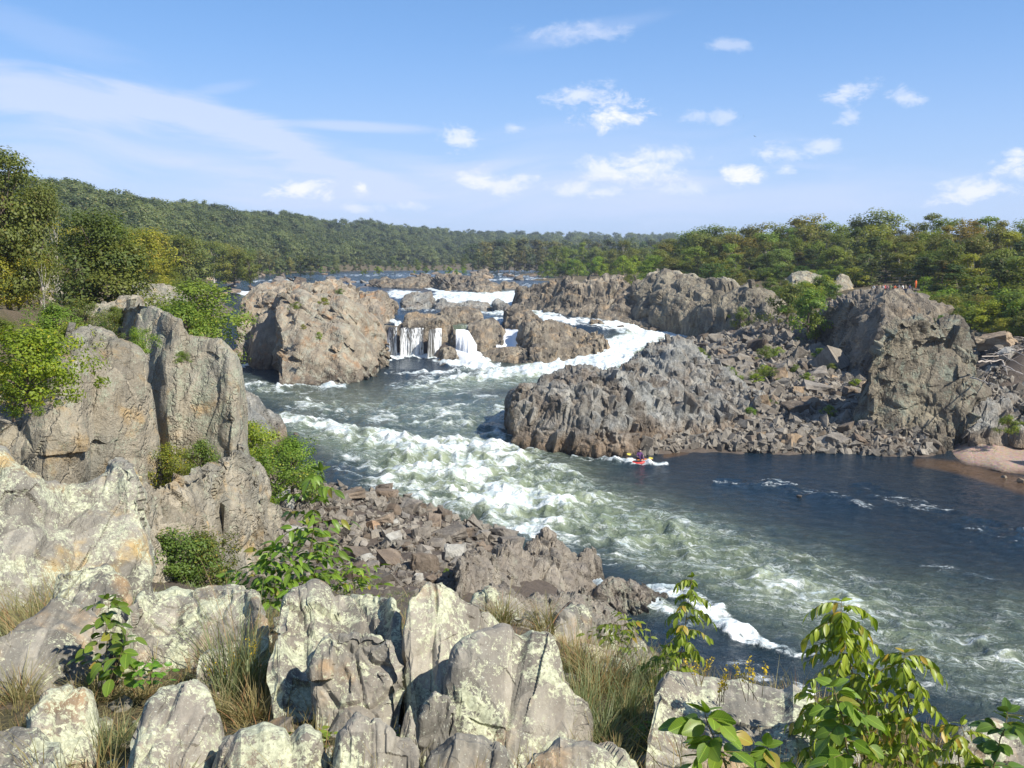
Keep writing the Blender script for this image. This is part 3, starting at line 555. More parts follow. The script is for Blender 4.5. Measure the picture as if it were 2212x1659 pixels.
# ------------------------------------------------------------------ rock outcrops
def outcrop(name, cols, mat, label, nu=150, ns=60, back=8.0, drop=1.6, seed=1, q=1.6, p=1.25, cell=(1.2, 2.2, 3.5), amp=.5, L=(0, .1, 1), Nn=(1, .2, 0),
            jag=.05, nsh=110, shs=(.5, .9, 1.6), sink=.62, jit=.09, hulls=None, smooth=False, cat='rock outcrop', group=None, rough=0., nb=22, crack=.25, shb=None, tags=True, fine=.25):
    """a solid crag. cols: (u, v_base, z_base, v_top, setback): foot line, crest line and how far behind the foot the crest stands"""
    c = np.array(cols, float); t = np.concatenate([np.linspace(0, .02, 11)[:-1], np.linspace(.02, .98, nu - 20), np.linspace(.98, 1, 11)[1:]]); dc = np.diff(c, axis=0); tc = np.concatenate([[0], np.cumsum(np.sqrt(dc[:, 0] ** 2 + (.55 * dc[:, 1]) ** 2 + (.55 * dc[:, 3]) ** 2))]); tc /= tc[-1]
    cu, vb, zb, vt, sb = [np.interp(t, tc, c[:, k]) for k in range(5)]
    rng = np.random.default_rng(seed)
    kt = np.stack([cu / 34, 0 * cu + seed, 0 * cu], 1); hgt = vb - vt
    vt = vt - jag * hgt * fbm(kt, 3, seed) * 1.6
    rows = []
    s = np.linspace(0, 1, ns)
    Bp = np.array([atz(a, b, z) for a, b, z in zip(cu, vb, zb)]); Tp = np.array([atd(a, b, y) for a, b, y in zip(cu, vt, Bp[:, 1] + sb)])
    endt = np.clip(np.minimum(t, 1 - t) / .02, 0, 1)
    Tp[:, 2] = zb - drop * (1 - endt) + (Tp[:, 2] - zb) * endt
    rows.append(Bp - [0, .3, drop]); rows.append(Bp - [0, .1, drop * .5])
    for k in s:
        h = 1 - (1 - k) ** p; g = k ** q
        w_ = Bp + (Tp - Bp) * g; w_[:, 2] = zb + (Tp[:, 2] - zb) * h; rows.append(w_)
    out = Tp[:, :2] / np.linalg.norm(Tp[:, :2], axis=1, keepdims=True)
    for k in np.linspace(0, 1, nb + 1)[1:]:
        w_ = Tp.copy(); w_[:, :2] += out * back * (k ** .8); w_[:, 2] = Tp[:, 2] - (Tp[:, 2] - zb + drop) * k ** 2.2 ; rows.append(w_)
    G = np.array(rows); nr = len(G); P = G.reshape(-1, 3); Nm = normals_grid(P, nr, nu)
    if (Nm[:, 1].reshape(nr, nu)[2:ns // 2].mean() > 0): Nm = -Nm
    B = basis(L, Nn)
    P = P + Nm * (fbm(P / max(cell) / 1.6, 3, seed + 60) * amp * 1.3)[:, None] * (1 + rough)
    d = block_disp(P, B, cell, amp, seed, crack, fine)
    edge = np.repeat(endt[None], nr, 0).ravel()
    P2 = P + Nm * (d * np.clip(edge + .2, 0, 1))[:, None]
    F = grid_faces(nr, nu)
    tint = voro(P @ B.T / np.array(cell), seed)[2]
    Vs, Fs, T = [P2], [F], [tint]
    if nsh:
        ok = np.arange(len(P)).reshape(nr, nu)[2:ns + nb // 2, 3:-3].ravel()
        v, f, tt = shards(P, Nm, nsh, B, shs, seed + 7, hulls, jit, sink, ok)
        Vs.append(v); Fs.append(f + len(P2)); T.append(tt)
    me = mesh(name, np.concatenate(Vs), Fs, M[mat], smooth, {'tint': np.concatenate(T)})
    o = obj(name, me)
    if tags: tag(o, label, cat, group)
    return o
LM = []     # landmarks for labels: (phrase, u, v)
def oc(*a, lm=None, **k):
    o = outcrop(*a, **k)
    if lm: LM.append((lm[0], lm[1], lm[2]))
    return o
# left island in the river
oc('rock_island', [(515, 793, .3, 700, 5.4), (540, 792, .3, 655, 9.9), (575, 792, .3, 640, 11.7), (605, 800, .2, 632, 13.5), (608, 838, .0, 640, 20.2), (650, 836, 0, 636, 18.9), (700, 834, 0, 640, 18), (740, 833, 0, 650, 16.2), (780, 822, 0, 668, 12.6), (812, 806, .1, 695, 8.1), (834, 790, .3, 755, 3.15)],
   'island', 'big tan and brown rock island standing in the river left of the waterfalls', 200, 84, back=14, seed=11, q=1.25, p=1.15, cell=(2.2, 4.0, 6.0), amp=.8, L=(.75, .1, -.62), Nn=(.6, .2, .75), jag=.03, nsh=231, shs=(.5, 1.1, 2.0), lm=('the big tan rock island', 690, 740), cat='rock island')
oc('rock_crag', [(538, 796, .3, 760, 2), (548, 799, .2, 700, 4), (562, 800, .2, 682, 5), (585, 800, .2, 676, 5), (604, 800, .2, 684, 5), (618, 800, .2, 710, 4)], 'island', 'rounded orange stained crag at the left foot of the big island', 70, 50, back=8, seed=12, q=2, p=1.1, cell=(3, 2.5, 3), amp=.35, nsh=7, jag=.03, cat='rock crag')
oc('rock_crag', [(520, 700, 6, 650, 6), (560, 690, 7, 618, 10), (620, 690, 7, 612, 12), (680, 680, 8, 609, 10), (735, 670, 8, 612, 9), (780, 665, 8, 632, 6), (800, 680, 6, 650, 5)], 'island', 'pale ochre crest of the island topped by dry shrubs', 120, 40, back=12, seed=13, cell=(1.8, 2.5, 3), amp=.6, nsh=88, jag=.1, L=(.5, 0, .8), cat='rock crag')
oc('rock_crag', [(760, 735, 3, 660, 8), (790, 745, 2.5, 628, 14), (830, 752, 2, 640, 14), (850, 700, 5, 655, 8)], 'island', 'dark grey boulder crag between the island and the first waterfall', 60, 40, back=8, seed=14, cell=(1.8, 2, 2.5), amp=.5, nsh=33, jag=.08, cat='rock crag')
oc('rock_crag', [(790, 672, 7.2, 655, 3), (805, 670, 7.2, 632, 5), (825, 672, 7, 629, 5), (842, 668, 7, 645, 3), (858, 668, 7, 655, 2)], 'brown', 'brown crag with a slanted top right of the island crest', 40, 26, back=6, seed=15, cell=(1.6, 2, 2.5), amp=.5, nsh=16, jag=.08, cat='rock crag')
oc('rock_crag', [(603, 838, 0, 800, 4), (625, 836, 0, 778, 7), (665, 836, 0, 772, 8), (695, 835, 0, 800, 6), (720, 833, 0, 818, 3)], 'island', 'pointed dark block at the near waterline corner of the island', 60, 40, back=7, seed=16, cell=(2, 2.4, 3), amp=.35, nsh=12, jag=.04, cat='rock crag')
# ledge that carries the curtain falls
oc('rock_ledge', [(822, 768, .5, 702, 1.6), (860, 768, .5, 707, 1.6), (868, 768, .5, 700, 2), (884, 768, .5, 708, 1.4), (915, 768, .5, 708, 1.4), (922, 768, .5, 703, 2.4), (938, 768, .5, 702, 2.4), (946, 768, .5, 708, 1.4), (965, 768, .5, 706, 1.6), (975, 768, .5, 700, 2.4)],
   'brown', 'wet brown rock ledge carrying the narrow curtain waterfalls', 110, 34, back=5, seed=20, q=3, p=1.0, cell=(1.0, 1.2, 2.5), amp=.30, nsh=16, shs=(.4, .6, 1.2), jag=.0, lm=('the curtain waterfalls', 895, 735), cat='rock ledge')
for i, (cols, lab, s_) in enumerate([
    ([(836, 765, .5, 760, 1), (843, 768, .5, 741, 2), (855, 769, .5, 743, 2), (872, 768, .5, 757, 1.5)], 'small dark rock in the pool beneath the first curtain waterfall', (1.2, 1.2, 1.4)),
    ([(948, 782, .4, 770, 1), (958, 784, .4, 756, 2), (972, 784, .4, 752, 3), (985, 785, .4, 765, 2), (995, 785, .4, 780, 1)], 'dark rock at the foot of the white chute', (1.4, 1.4, 1.6)),
    ([(952, 757, 1.2, 730, 3), (960, 755, 1.4, 698, 5), (975, 752, 2, 692, 5), (985, 742, 3, 720, 3)], 'brown stack between the curtain fall and the white chute', (1.4, 1.4, 1.8)),
    ([(868, 708, 5.5, 695, 1), (880, 708, 5.6, 680, 4), (920, 706, 5.7, 679, 5), (960, 704, 5.8, 684, 4), (985, 702, 5.8, 690, 2)], 'low tan rock lying above the curtain waterfalls', (1.2, 1.2, 1.4)),
    ([(940, 696, 6, 684, 2), (965, 697, 5.9, 668, 5), (1000, 698, 5.9, 664, 6), (1035, 697, 5.9, 670, 5), (1045, 695, 6, 684, 2)], 'brown jagged rock in the middle of the falls', (1.2, 1.2, 1.8)),
    ([(1008, 735, 2.6, 715, 2), (1012, 752, 2.0, 700, 6), (1040, 756, 1.8, 694, 8), (1065, 754, 1.8, 690, 8), (1085, 750, 2.2, 706, 5), (1097, 735, 3, 722, 2)], 'rounded brown crag between the two white chutes', (1.6, 1.8, 2.2)),
    ([(1032, 780, .5, 774, 1), (1045, 783, .45, 760, 2), (1080, 786, .4, 752, 4), (1120, 787, .4, 748, 5), (1140, 790, .4, 756, 4)], 'low layered grey rock at the foot of the centre island', (2.2, 1.2, 1.2))]):
    oc('rock_crag', cols, 'brown', lab, 56, 32, back=5, seed=30 + i, q=1.6, cell=s_, amp=.38, nsh=22, shs=(.35, .6, 1.0), jag=.07, cat='rock crag')
# centre island
oc('rock_island', [(1120, 760, 1.4, 740, 3), (1130, 778, .7, 700, 8), (1150, 790, .5, 688, 16), (1165, 792, .5, 705, 16), (1200, 786, .6, 697, 20), (1240, 778, .9, 706, 18), (1270, 775, 1, 720, 12), (1300, 768, 1.3, 722, 9), (1316, 758, 1.8, 748, 3)],
   'brown', 'dark brown rock island in the middle of the rapids with a sharp crest', 130, 56, back=7, seed=41, q=1.3, cell=(1.6, 2.0, 2.6), amp=.75, L=(.1, -.2, 1), Nn=(1, -.3, .1), jag=.09, nsh=121, shs=(.4, .7, 1.5), lm=('the dark centre island', 1210, 740), cat='rock island')
oc('rock_crag', [(1091, 702, 5.6, 692, 2), (1097, 706, 5.3, 671, 5), (1115, 714, 4.8, 666, 6), (1140, 720, 4.4, 670, 6), (1158, 722, 4.3, 684, 5), (1175, 722, 4.3, 704, 3)], 'brown', 'brown knob at the upper left of the centre island', 50, 36, back=7, seed=43, cell=(1.5, 1.8, 2.2), amp=.55, nsh=40, jag=.06, cat='rock crag')
oc('rock_crag', [(1275, 706, 4.6, 695, 2), (1290, 710, 4.2, 690, 3), (1308, 712, 4, 698, 3), (1316, 712, 3.8, 706, 2)], 'brown', 'small pointed rock standing in the white channel', 30, 20, back=4, seed=42, cell=(1, 1.2, 1.5), amp=.3, nsh=8, jag=.08, cat='rock crag')
# far bank: brown ledges and cliff right of the main cascade
oc('rock_bank', [(1112, 660, 7, 650, 1.2), (1118, 664, 6.8, 628, 3.6), (1145, 672, 6.2, 622, 7.2), (1180, 676, 6, 612, 9.6), (1230, 684, 5.7, 606, 12), (1290, 690, 5.4, 604, 15.6), (1340, 695, 5.1, 607, 15.6), (1370, 697, 4.9, 625, 9.6)],
   'brown', 'long dark brown rock bank right of the upper cascade', 130, 50, back=14, seed=51, q=1.1, cell=(2.2, 2.8, 3.0), amp=1.0, L=(.3, .2, 1), Nn=(1, .3, -.3), jag=.07, nsh=176, shs=(.6, 1.0, 1.8), lm=('the dark bank right of the upper cascade', 1250, 650), cat='rock bank')
oc('rock_bank', [(1285, 697, 5, 682, 3), (1310, 700, 4.7, 668, 8), (1350, 704, 4.4, 660, 10), (1400, 712, 4, 680, 8), (1450, 714, 3.8, 692, 5), (1560, 722, 3.5, 702, 5), (1640, 738, 3.6, 715, 4)], 'brown', 'low dark boulder bank along the right side channel', 100, 30, back=8, seed=52, cell=(1.5, 1.8, 2), amp=.6, nsh=99, shs=(.5, .8, 1.2), jag=.12, cat='rock bank')
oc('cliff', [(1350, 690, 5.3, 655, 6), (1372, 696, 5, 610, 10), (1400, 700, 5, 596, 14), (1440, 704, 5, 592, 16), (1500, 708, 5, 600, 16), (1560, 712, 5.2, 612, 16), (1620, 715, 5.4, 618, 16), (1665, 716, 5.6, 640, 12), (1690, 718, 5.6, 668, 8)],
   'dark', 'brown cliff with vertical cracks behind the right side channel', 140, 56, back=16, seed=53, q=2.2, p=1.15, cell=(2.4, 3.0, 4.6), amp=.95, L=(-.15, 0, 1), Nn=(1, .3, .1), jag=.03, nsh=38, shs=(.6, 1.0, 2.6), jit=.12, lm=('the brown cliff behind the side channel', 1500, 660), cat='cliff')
# big grey outcrop, right of centre
oc('rock_outcrop', [(1092, 905, .6, 880, 1.5), (1105, 930, .2, 862, 3.5), (1120, 965, 0, 848, 5), (1150, 972, 0, 838, 7), (1200, 980, 0, 822, 8.5), (1230, 982, 0, 806, 9.5), (1262, 984, 0, 800, 10), (1300, 984, 0, 812, 10), (1340, 984, 0, 806, 11), (1370, 980, 0, 815, 12), (1420, 974, 0, 822, 13), (1480, 968, 0, 838, 12), (1540, 966, 0, 852, 11), (1600, 966, 0, 880, 9), (1650, 966, .2, 915, 5), (1690, 968, .3, 945, 2.5)],
   'outcrop', 'huge grey outcrop of vertical blue grey slabs at the river bend', 260, 100, back=12, seed=61, q=1.5, p=1.5, cell=(1.2, 2.0, 2.8), amp=.72, L=(.22, -.1, 1), Nn=(1, .25, 0), jag=.03, nsh=231, shs=(.5, .9, 1.7), jit=.1, lm=('the grey outcrop', 1300, 890), cat='rock outcrop', crack=.4)
oc('rock_outcrop', [(1340, 830, 4, 806, 2.4), (1350, 842, 3.6, 798, 3.6), (1372, 850, 3.4, 775, 7.2), (1400, 850, 3.4, 752, 10.8), (1440, 850, 3.4, 736, 13.2), (1475, 850, 3.4, 744, 13.2), (1510, 855, 3.2, 775, 9.6), (1560, 870, 2.6, 800, 7.2), (1610, 880, 2.4, 838, 4.8), (1650, 890, 2.2, 868, 2.4)],
   'outcrop', 'grey brown jagged ridge rising behind the big grey outcrop', 150, 60, back=10, seed=62, q=1.4, cell=(1.5, 1.9, 2.2), amp=.7, L=(-.25, 0, 1), Nn=(1, .25, .2), jag=.05, nsh=165, shs=(.45, .8, 1.4), lm=('the jagged ridge behind the grey outcrop', 1440, 790), crack=.4)
# right cliff below the overlook
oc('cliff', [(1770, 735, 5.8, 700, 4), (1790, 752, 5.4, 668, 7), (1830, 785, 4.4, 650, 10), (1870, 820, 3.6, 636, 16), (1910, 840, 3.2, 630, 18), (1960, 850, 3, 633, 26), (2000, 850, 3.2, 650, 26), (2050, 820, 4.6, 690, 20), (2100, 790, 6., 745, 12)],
   'brown', 'tall shaded cliff carrying the railed overlook', 170, 76, back=46, seed=71, q=1.5, p=1.25, cell=(2.0, 2.8, 4.2), amp=1.0, L=(.4, -.3, 1), Nn=(.7, .7, -.2), jag=.02, nsh=33, shs=(.6, 1.0, 2.0), lm=('the shaded overlook cliff', 1900, 700), cat='cliff')  # darker rock colour chosen to stand in for shade on this face
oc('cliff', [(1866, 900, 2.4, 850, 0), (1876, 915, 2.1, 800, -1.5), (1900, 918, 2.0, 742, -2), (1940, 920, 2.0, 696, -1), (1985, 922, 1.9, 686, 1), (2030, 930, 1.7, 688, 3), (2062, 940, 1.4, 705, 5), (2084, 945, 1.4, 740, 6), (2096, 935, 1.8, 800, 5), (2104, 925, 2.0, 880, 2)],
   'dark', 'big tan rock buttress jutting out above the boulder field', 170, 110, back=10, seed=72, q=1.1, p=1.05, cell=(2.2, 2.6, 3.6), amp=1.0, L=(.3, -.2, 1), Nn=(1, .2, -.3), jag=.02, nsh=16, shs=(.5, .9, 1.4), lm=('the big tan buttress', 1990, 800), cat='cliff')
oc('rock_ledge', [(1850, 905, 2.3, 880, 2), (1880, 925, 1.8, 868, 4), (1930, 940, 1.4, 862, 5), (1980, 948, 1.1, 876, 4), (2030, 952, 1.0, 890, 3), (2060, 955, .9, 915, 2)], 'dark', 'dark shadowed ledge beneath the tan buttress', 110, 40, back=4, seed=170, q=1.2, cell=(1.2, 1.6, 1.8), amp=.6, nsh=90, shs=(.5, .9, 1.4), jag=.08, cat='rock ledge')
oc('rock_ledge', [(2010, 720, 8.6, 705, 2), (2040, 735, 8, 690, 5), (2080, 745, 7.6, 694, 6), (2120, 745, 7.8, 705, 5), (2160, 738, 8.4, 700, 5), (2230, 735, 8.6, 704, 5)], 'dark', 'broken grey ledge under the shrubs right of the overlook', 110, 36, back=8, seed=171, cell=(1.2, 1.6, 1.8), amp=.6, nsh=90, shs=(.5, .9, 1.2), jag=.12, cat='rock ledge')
oc('rock_bank', [(2092, 935, 2, 880, 5), (2110, 930, 2.2, 815, 14), (2140, 925, 2.4, 790, 18), (2180, 925, 2.4, 800, 18), (2212, 930, 2.4, 818, 17), (2260, 935, 2.4, 820, 17), (2330, 940, 2.4, 850, 14)],
   'outcrop', 'tumbled blue grey blocks at the right edge above the beach', 110, 50, back=14, seed=73, q=1.1, cell=(1, 1.5, 2.2), amp=.7, L=(.7, 0, .7), Nn=(-.7, .2, .7), jag=.08, nsh=132, shs=(.3, .7, 1.5), lm=('the blue grey blocks at the right edge', 2150, 860), cat='rock bank')
oc('rock_crag', [(1690, 640, 10, 610, 6), (1710, 645, 9.8, 588, 10), (1735, 645, 9.8, 584, 10), (1770, 645, 9.8, 596, 10), (1795, 640, 10, 614, 6)], 'cliff', 'pale smooth rock dome at the foot of the right woods', 60, 30, back=10, seed=74, cell=(2, 2, 3), amp=.5, nsh=16, jag=.06, cat='rock crag')
oc('rock_crag', [(1805, 634, 11.5, 612, 4), (1815, 634, 11.5, 596, 6), (1832, 634, 11.5, 597, 6), (1842, 634, 11.5, 618, 4)], 'cliff', 'pale pointed crag left of the overlook', 30, 24, back=6, seed=75, cell=(2, 2, 3), amp=.4, nsh=5, jag=.06, cat='rock crag')
oc('rock_crag', [(1385, 640, 10, 618, 5), (1400, 640, 10, 592, 9), (1440, 640, 10, 588, 9), (1500, 645, 9.6, 596, 9), (1560, 650, 9.6, 606, 9), (1600, 655, 9.5, 620, 7)], 'cliff', 'pale lichen grey rim along the top of the brown cliff', 90, 30, back=10, seed=76, cell=(1.6, 2, 2.5), amp=.6, nsh=33, jag=.12, cat='rock crag')
# upstream reefs in the wide river
reefs = [([(795, 618, 9.2, 612, 8), (820, 620, 9.2, 605, 14), (870, 622, 9.1, 602, 14), (930, 624, 9.0, 600, 14), (960, 628, 8.9, 606, 10), (975, 630, 8.8, 618, 5)], 'long brown reef above the upper cascade'),
         ([(925, 618, 9.2, 606, 10), (945, 622, 9.1, 594, 20), (990, 628, 8.9, 590, 26), (1030, 632, 8.8, 598, 20), (1060, 632, 8.8, 610, 12), (1080, 630, 8.9, 622, 5)], 'domed reef with a green bush just above the upper cascade'),
         ([(1020, 600, 9.6, 592, 10), (1035, 600, 9.6, 584, 12), (1050, 600, 9.6, 585, 12), (1064, 601, 9.6, 595, 8)], 'small knob of pale rock standing in the wide river'),
         ([(868, 668, 6.4, 655, 4), (878, 670, 6.3, 640, 10), (900, 670, 6.3, 633, 14), (930, 668, 6.4, 635, 12), (936, 664, 6.6, 650, 6)], 'grey square rock splitting the upper cascade'),
         ([(1083, 625, 9, 618, 6), (1090, 626, 9, 612, 8), (1108, 626, 9, 612, 8), (1120, 625, 9, 620, 4)], 'round dark rock at the lip of the upper cascade'),
         ([(1065, 662, 6.9, 656, 3), (1075, 675, 6.2, 654, 5), (1095, 676, 6.2, 656, 5), (1110, 676, 6.2, 668, 3)], 'grey rock below the widest cascade'),
         ([(938, 668, 6.4, 660, 3), (955, 668, 6.5, 652, 5), (985, 668, 6.5, 656, 5), (1010, 670, 6.4, 650, 7), (1050, 672, 6.3, 658, 6), (1062, 672, 6.3, 668, 3)], 'broken row of grey rocks below the upper cascade')]
for i, (cols, lab) in enumerate(reefs):
    oc('rock_reef', cols, 'brown' if i < 3 or i == 4 else 'outcrop', lab, 76, 24, back=8, seed=80 + i, q=1.2, cell=(2.2, 2, 1.6), amp=.7, nsh=33, shs=(.9, .9, .8), jag=.16, cat='rock reef', lm=('the ' + lab, cols[len(cols) // 2][0], cols[len(cols) // 2][3]) if i in (0, 1) else None)
# ------------------------------------------------------------------ near left cliff
oc('cliff', [(255, 700, 14.0, 672, 1.5), (262, 930, 8, 660, 2.5), (300, 1010, 7, 652, 3.0), (335, 1060, 6, 668, 3.0), (372, 1100, 5.5, 684, 2.8), (388, 1100, 5.5, 692, 2.6), (400, 1120, 5, 740, 2.6), (440, 1140, 4.6, 738, 2.8), (475, 1150, 4.5, 752, 2.8), (495, 1160, 4.4, 775, 2.6), (508, 1180, 4, 830, 2.2), (530, 1190, 3.8, 980, 1.6), (545, 1200, 3.7, 1100, 1.0)],
   'cliff', 'tall pale rock pillar at the right end of the near cliff', 240, 200, back=7, seed=91, q=2.6, p=1.02, cell=(2.4, 2.8, 4.6), amp=.42, L=(.12, 0, 1), Nn=(.9, .4, .05), jag=.012, nsh=14, shs=(.3, .5, .9), jit=.2, lm=('the near cliff', 380, 850), cat='cliff', crack=.35)
oc('cliff', [(-330, 1010, 11, 860, 3), (-120, 1020, 10.6, 850, 3), (0, 1030, 10, 842, 3), (60, 1050, 9.6, 812, 3), (110, 1080, 9.2, 768, 3), (160, 1100, 8.6, 728, 3), (200, 1110, 8, 716, 3), (240, 1130, 7.6, 722, 3), (275, 1140, 7.2, 742, 2.6), (305, 1140, 7, 770, 2.2), (322, 1130, 7, 830, 1.6), (334, 1120, 7, 900, 1.2)],
   'cliff', 'broad grey face of the near cliff with dark overhangs', 260, 190, back=9, seed=92, q=2.4, p=1.02, cell=(2.3, 2.8, 4.0), amp=.5, L=(.2, 0, 1), Nn=(.9, .35, .2), jag=.02, nsh=18, shs=(.3, .5, .9), cat='cliff', crack=.4)
oc('rock_buttress', [(270, 1250, 8.6, 1120, 1.2), (300, 1260, 8.2, 1050, 1.8), (360, 1265, 7.6, 1060, 2), (420, 1262, 7.0, 1030, 2.4), (470, 1255, 6.5, 1000, 2.6), (520, 1245, 5.6, 985, 2.8), (556, 1240, 5.2, 1010, 2.4), (575, 1238, 5.0, 1110, 1.5), (600, 1235, 4.8, 1180, .8)],
   'cliff', 'fractured lower buttress below the tall pillar', 200, 110, back=5, seed=93, q=1.6, p=1.05, cell=(.9, 1.3, 2.2), amp=.42, L=(.15, 0, 1), Nn=(.9, .4, .1), jag=.07, nsh=66, shs=(.22, .4, .8), cat='rock buttress', crack=.4)
oc('rock_outcrop', [(500, 1000, .9, 870, 4), (520, 1010, .6, 842, 7), (560, 1000, .5, 858, 8), (590, 985, .3, 895, 6), (610, 960, .2, 925, 3), (616, 950, .1, 942, 1)], 'outcrop', 'pale blue grey rock slope running into the river behind the near cliff', 80, 50, back=5, seed=94, q=1.1, cell=(1.2, 1.5, 2.0), amp=.4, L=(.6, 0, -.7), Nn=(.5, .3, .8), jag=.05, nsh=49, shs=(.3, .6, 1.1), lm=('the pale rock slope', 560, 900))
# rocks on the left bank behind the near cliff
for i, (cols, lab) in enumerate([([(200, 735, 13.2, 700, 2), (215, 738, 13, 665, 4), (260, 742, 12.8, 648, 5), (300, 742, 12.8, 652, 5), (330, 742, 12.8, 680, 3)], 'flat topped pale rock among the shrubs on the near cliff'),
    ([(128, 705, 13.6, 690, 2), (190, 700, 13.8, 668, 4), (225, 700, 13.8, 662, 4), (245, 700, 13.8, 676, 2)], 'low grey rock beneath the left trees'),
    ([(255, 660, 13.6, 640, 4), (285, 660, 13.6, 618, 8), (330, 660, 13.4, 612, 10), (370, 660, 13, 618, 10), (400, 655, 12.8, 634, 6)], 'pale tan rocks beyond the leafy tree'),
    ([(0, 640, 14.6, 592, 2), (60, 640, 14.6, 590, 4), (110, 640, 14.6, 594, 4), (140, 640, 14.6, 602, 2)], 'sunlit tan rock wall behind the thin trees on the left'),
    ([(90, 760, 13.2, 735, 1.5), (120, 765, 13, 722, 3), (170, 768, 12.8, 716, 3), (215, 768, 12.8, 724, 2.5), (240, 765, 13, 742, 1)], 'grey hump with purple lichen at the cliff edge')]):
    oc('rock_crag', cols, 'cliff', lab, 80, 34, back=4, seed=100 + i, q=1.4, cell=(1.2, 1.6, 1.8), amp=.28, nsh=11, shs=(.3, .5, .6), jag=.06, cat='rock crag')
# ------------------------------------------------------------------ shelf rocks at the water, lower middle
oc('rock_shelf', [(985, 1290, 4.6, 1240, .8), (1000, 1290, 4.2, 1212, 1.6), (1040, 1290, 3.6, 1196, 2.4), (1075, 1300, 3.0, 1205, 2.6), (1110, 1300, 2.4, 1190, 3.2), (1130, 1310, 2.0, 1205, 3.2), (1160, 1320, 1.5, 1160, 5.2), (1180, 1325, 1.2, 1150, 5.6), (1215, 1330, .9, 1180, 4.6), (1240, 1330, .7, 1200, 4), (1262, 1325, .6, 1230, 3), (1285, 1335, .3, 1290, 1.6), (1320, 1350, .2, 1325, 1)],
   'shelf', 'grey brown upright slab rocks at the water below the foreground', 200, 90, back=3.5, seed=110, q=1.5, p=1.1, cell=(.8, 1.2, 2.0), amp=.4, L=(.22, .1, 1), Nn=(1, .2, -.15), jag=.06, nsh=66, shs=(.16, .3, .6), jit=.1, lm=('the upright slab rocks', 1150, 1260), crack=.5, cat='rock shelf')
oc('rock_shelf', [(1245, 1262, .4, 1225, .8), (1255, 1262, .3, 1196, 1.6), (1275, 1262, .2, 1188, 1.8), (1292, 1262, .1, 1204, 1.2), (1302, 1250, 0, 1230, .5)], 'shelf', 'small dark rock at the tip of the slab rocks', 50, 40, back=1.5, seed=111, cell=(.4, .8, 1.4), amp=.22, jag=.08, nsh=16, shs=(.14, .3, .6), cat='rock shelf')
oc('rock_shelf', [(1298, 1320, .2, 1290, .8), (1306, 1328, 0, 1258, 1.6), (1335, 1332, 0, 1254, 2.2), (1370, 1332, 0, 1262, 2.2), (1400, 1328, 0, 1276, 1.8), (1425, 1312, 0, 1292, 1), (1440, 1302, 0, 1298, .4)], 'shelf', 'dark brown rock ringed by white foam near the shore', 100, 56, back=2.2, seed=112, q=1.4, cell=(.5, .8, 1.4), amp=.26, jag=.08, nsh=49, shs=(.16, .32, .6), lm=('the foam ringed rock', 1365, 1290), cat='rock shelf', crack=.5)
oc('rock_shelf', [(1020, 1400, 5.2, 1300, 1.5), (1080, 1400, 4.4, 1290, 2.2), (1180, 1400, 3.2, 1290, 2.6), (1260, 1410, 2.2, 1300, 3), (1310, 1420, 1.2, 1320, 3), (1350, 1425, .4, 1345, 2), (1380, 1430, 0, 1390, 1)], 'shelf', 'lower rock shelf stepping down to the dark water', 120, 60, back=3, seed=113, q=1.3, cell=(.45, .9, 2.), amp=.3, L=(.2, 0, 1), jag=.08, nsh=66, shs=(.16, .35, .8), cat='rock shelf')

# ------------------------------------------------------------------ waterfalls (curtains hung in front of their ledges)
def curtain(label, cols, n=26, m=20, fd=.9, seed=1):
    """cols: (u, v_lip, z_lip, v_foot, z_foot, foam)"""
    c = np.array(cols, float); t = np.linspace(0, 1, n); tc = np.linspace(0, 1, len(c)); cu, vl, zl, vf, zf, fo_ = [np.interp(t, tc, c[:, k]) for k in range(6)]
    P = []; fa = []
    for i in range(n):
        a = atz(cu[i], vl[i], zl[i]); b = a.copy(); b[:2] = a[:2] * (1 - .1); b = atz(cu[i], vf[i], zf[i]); b[1] = min(b[1], a[1] - .5)
        for k in range(m):
            s = k / (m - 1); g = s ** .55 if k else 0
            q = a + (b - a) * g; q[2] = a[2] + (b[2] - a[2]) * s; q[1] -= .15 * math.sin(i * 1.7 + seed) * s + .25 * math.sin(s * math.pi); P.append(q); fa.append(fo_[i] * (.55 + .45 * s))
    P = np.array(P); P += fbm(P * np.array([2.5, .3, .3]), 2, seed)[:, None] * np.array([0, .25, 0])
    o = obj('waterfall', mesh('waterfall', P, grid_faces(n, m), M['fall'], True, {'foam': fa})); tag(o, label, 'waterfall', 'waterfalls'); return o
curtain('slim bright curtain waterfall beside the rock island', [(828, 704, 5.75, 771, .45, 1.2), (837, 703, 5.75, 771, .45, 1.0), (843, 706, 5.75, 771, .45, .45), (850, 707, 5.75, 771, .45, .35), (858, 707, 5.75, 771, .45, .7)])
curtain('wide streaky curtain waterfall in the middle of the ledge', [(866, 709, 5.7, 771, .45, .45), (874, 707, 5.7, 771, .45, .7), (884, 708, 5.7, 771, .45, .4), (900, 708, 5.7, 771, .45, .75), (915, 708, 5.7, 771, .45, .45)], 34)
curtain('narrow streaky waterfall right of the middle curtain', [(927, 712, 5.6, 771, .45, .35), (938, 710, 5.6, 771, .45, .3), (944, 709, 5.6, 771, .45, .9), (954, 709, 5.6, 771, .45, .9)])
curtain('broad solid white chute pouring down right of the curtains', [(985, 712, 5.6, 775, .6, 1.3), (1000, 711, 5.6, 780, .5, 1.4), (1012, 714, 5.4, 782, .5, 1.3), (1030, 745, 3., 786, .4, 1.2)], 24)
curtain('steep white chute left of the centre island', [(1072, 689, 6.0, 764, 1.3, .9), (1085, 692, 5.9, 766, 1.2, 1.2), (1105, 697, 5.8, 768, 1., 1.3), (1125, 712, 5.0, 770, 1., 1.3), (1138, 726, 4.2, 770, 1., 1.2)], 26)
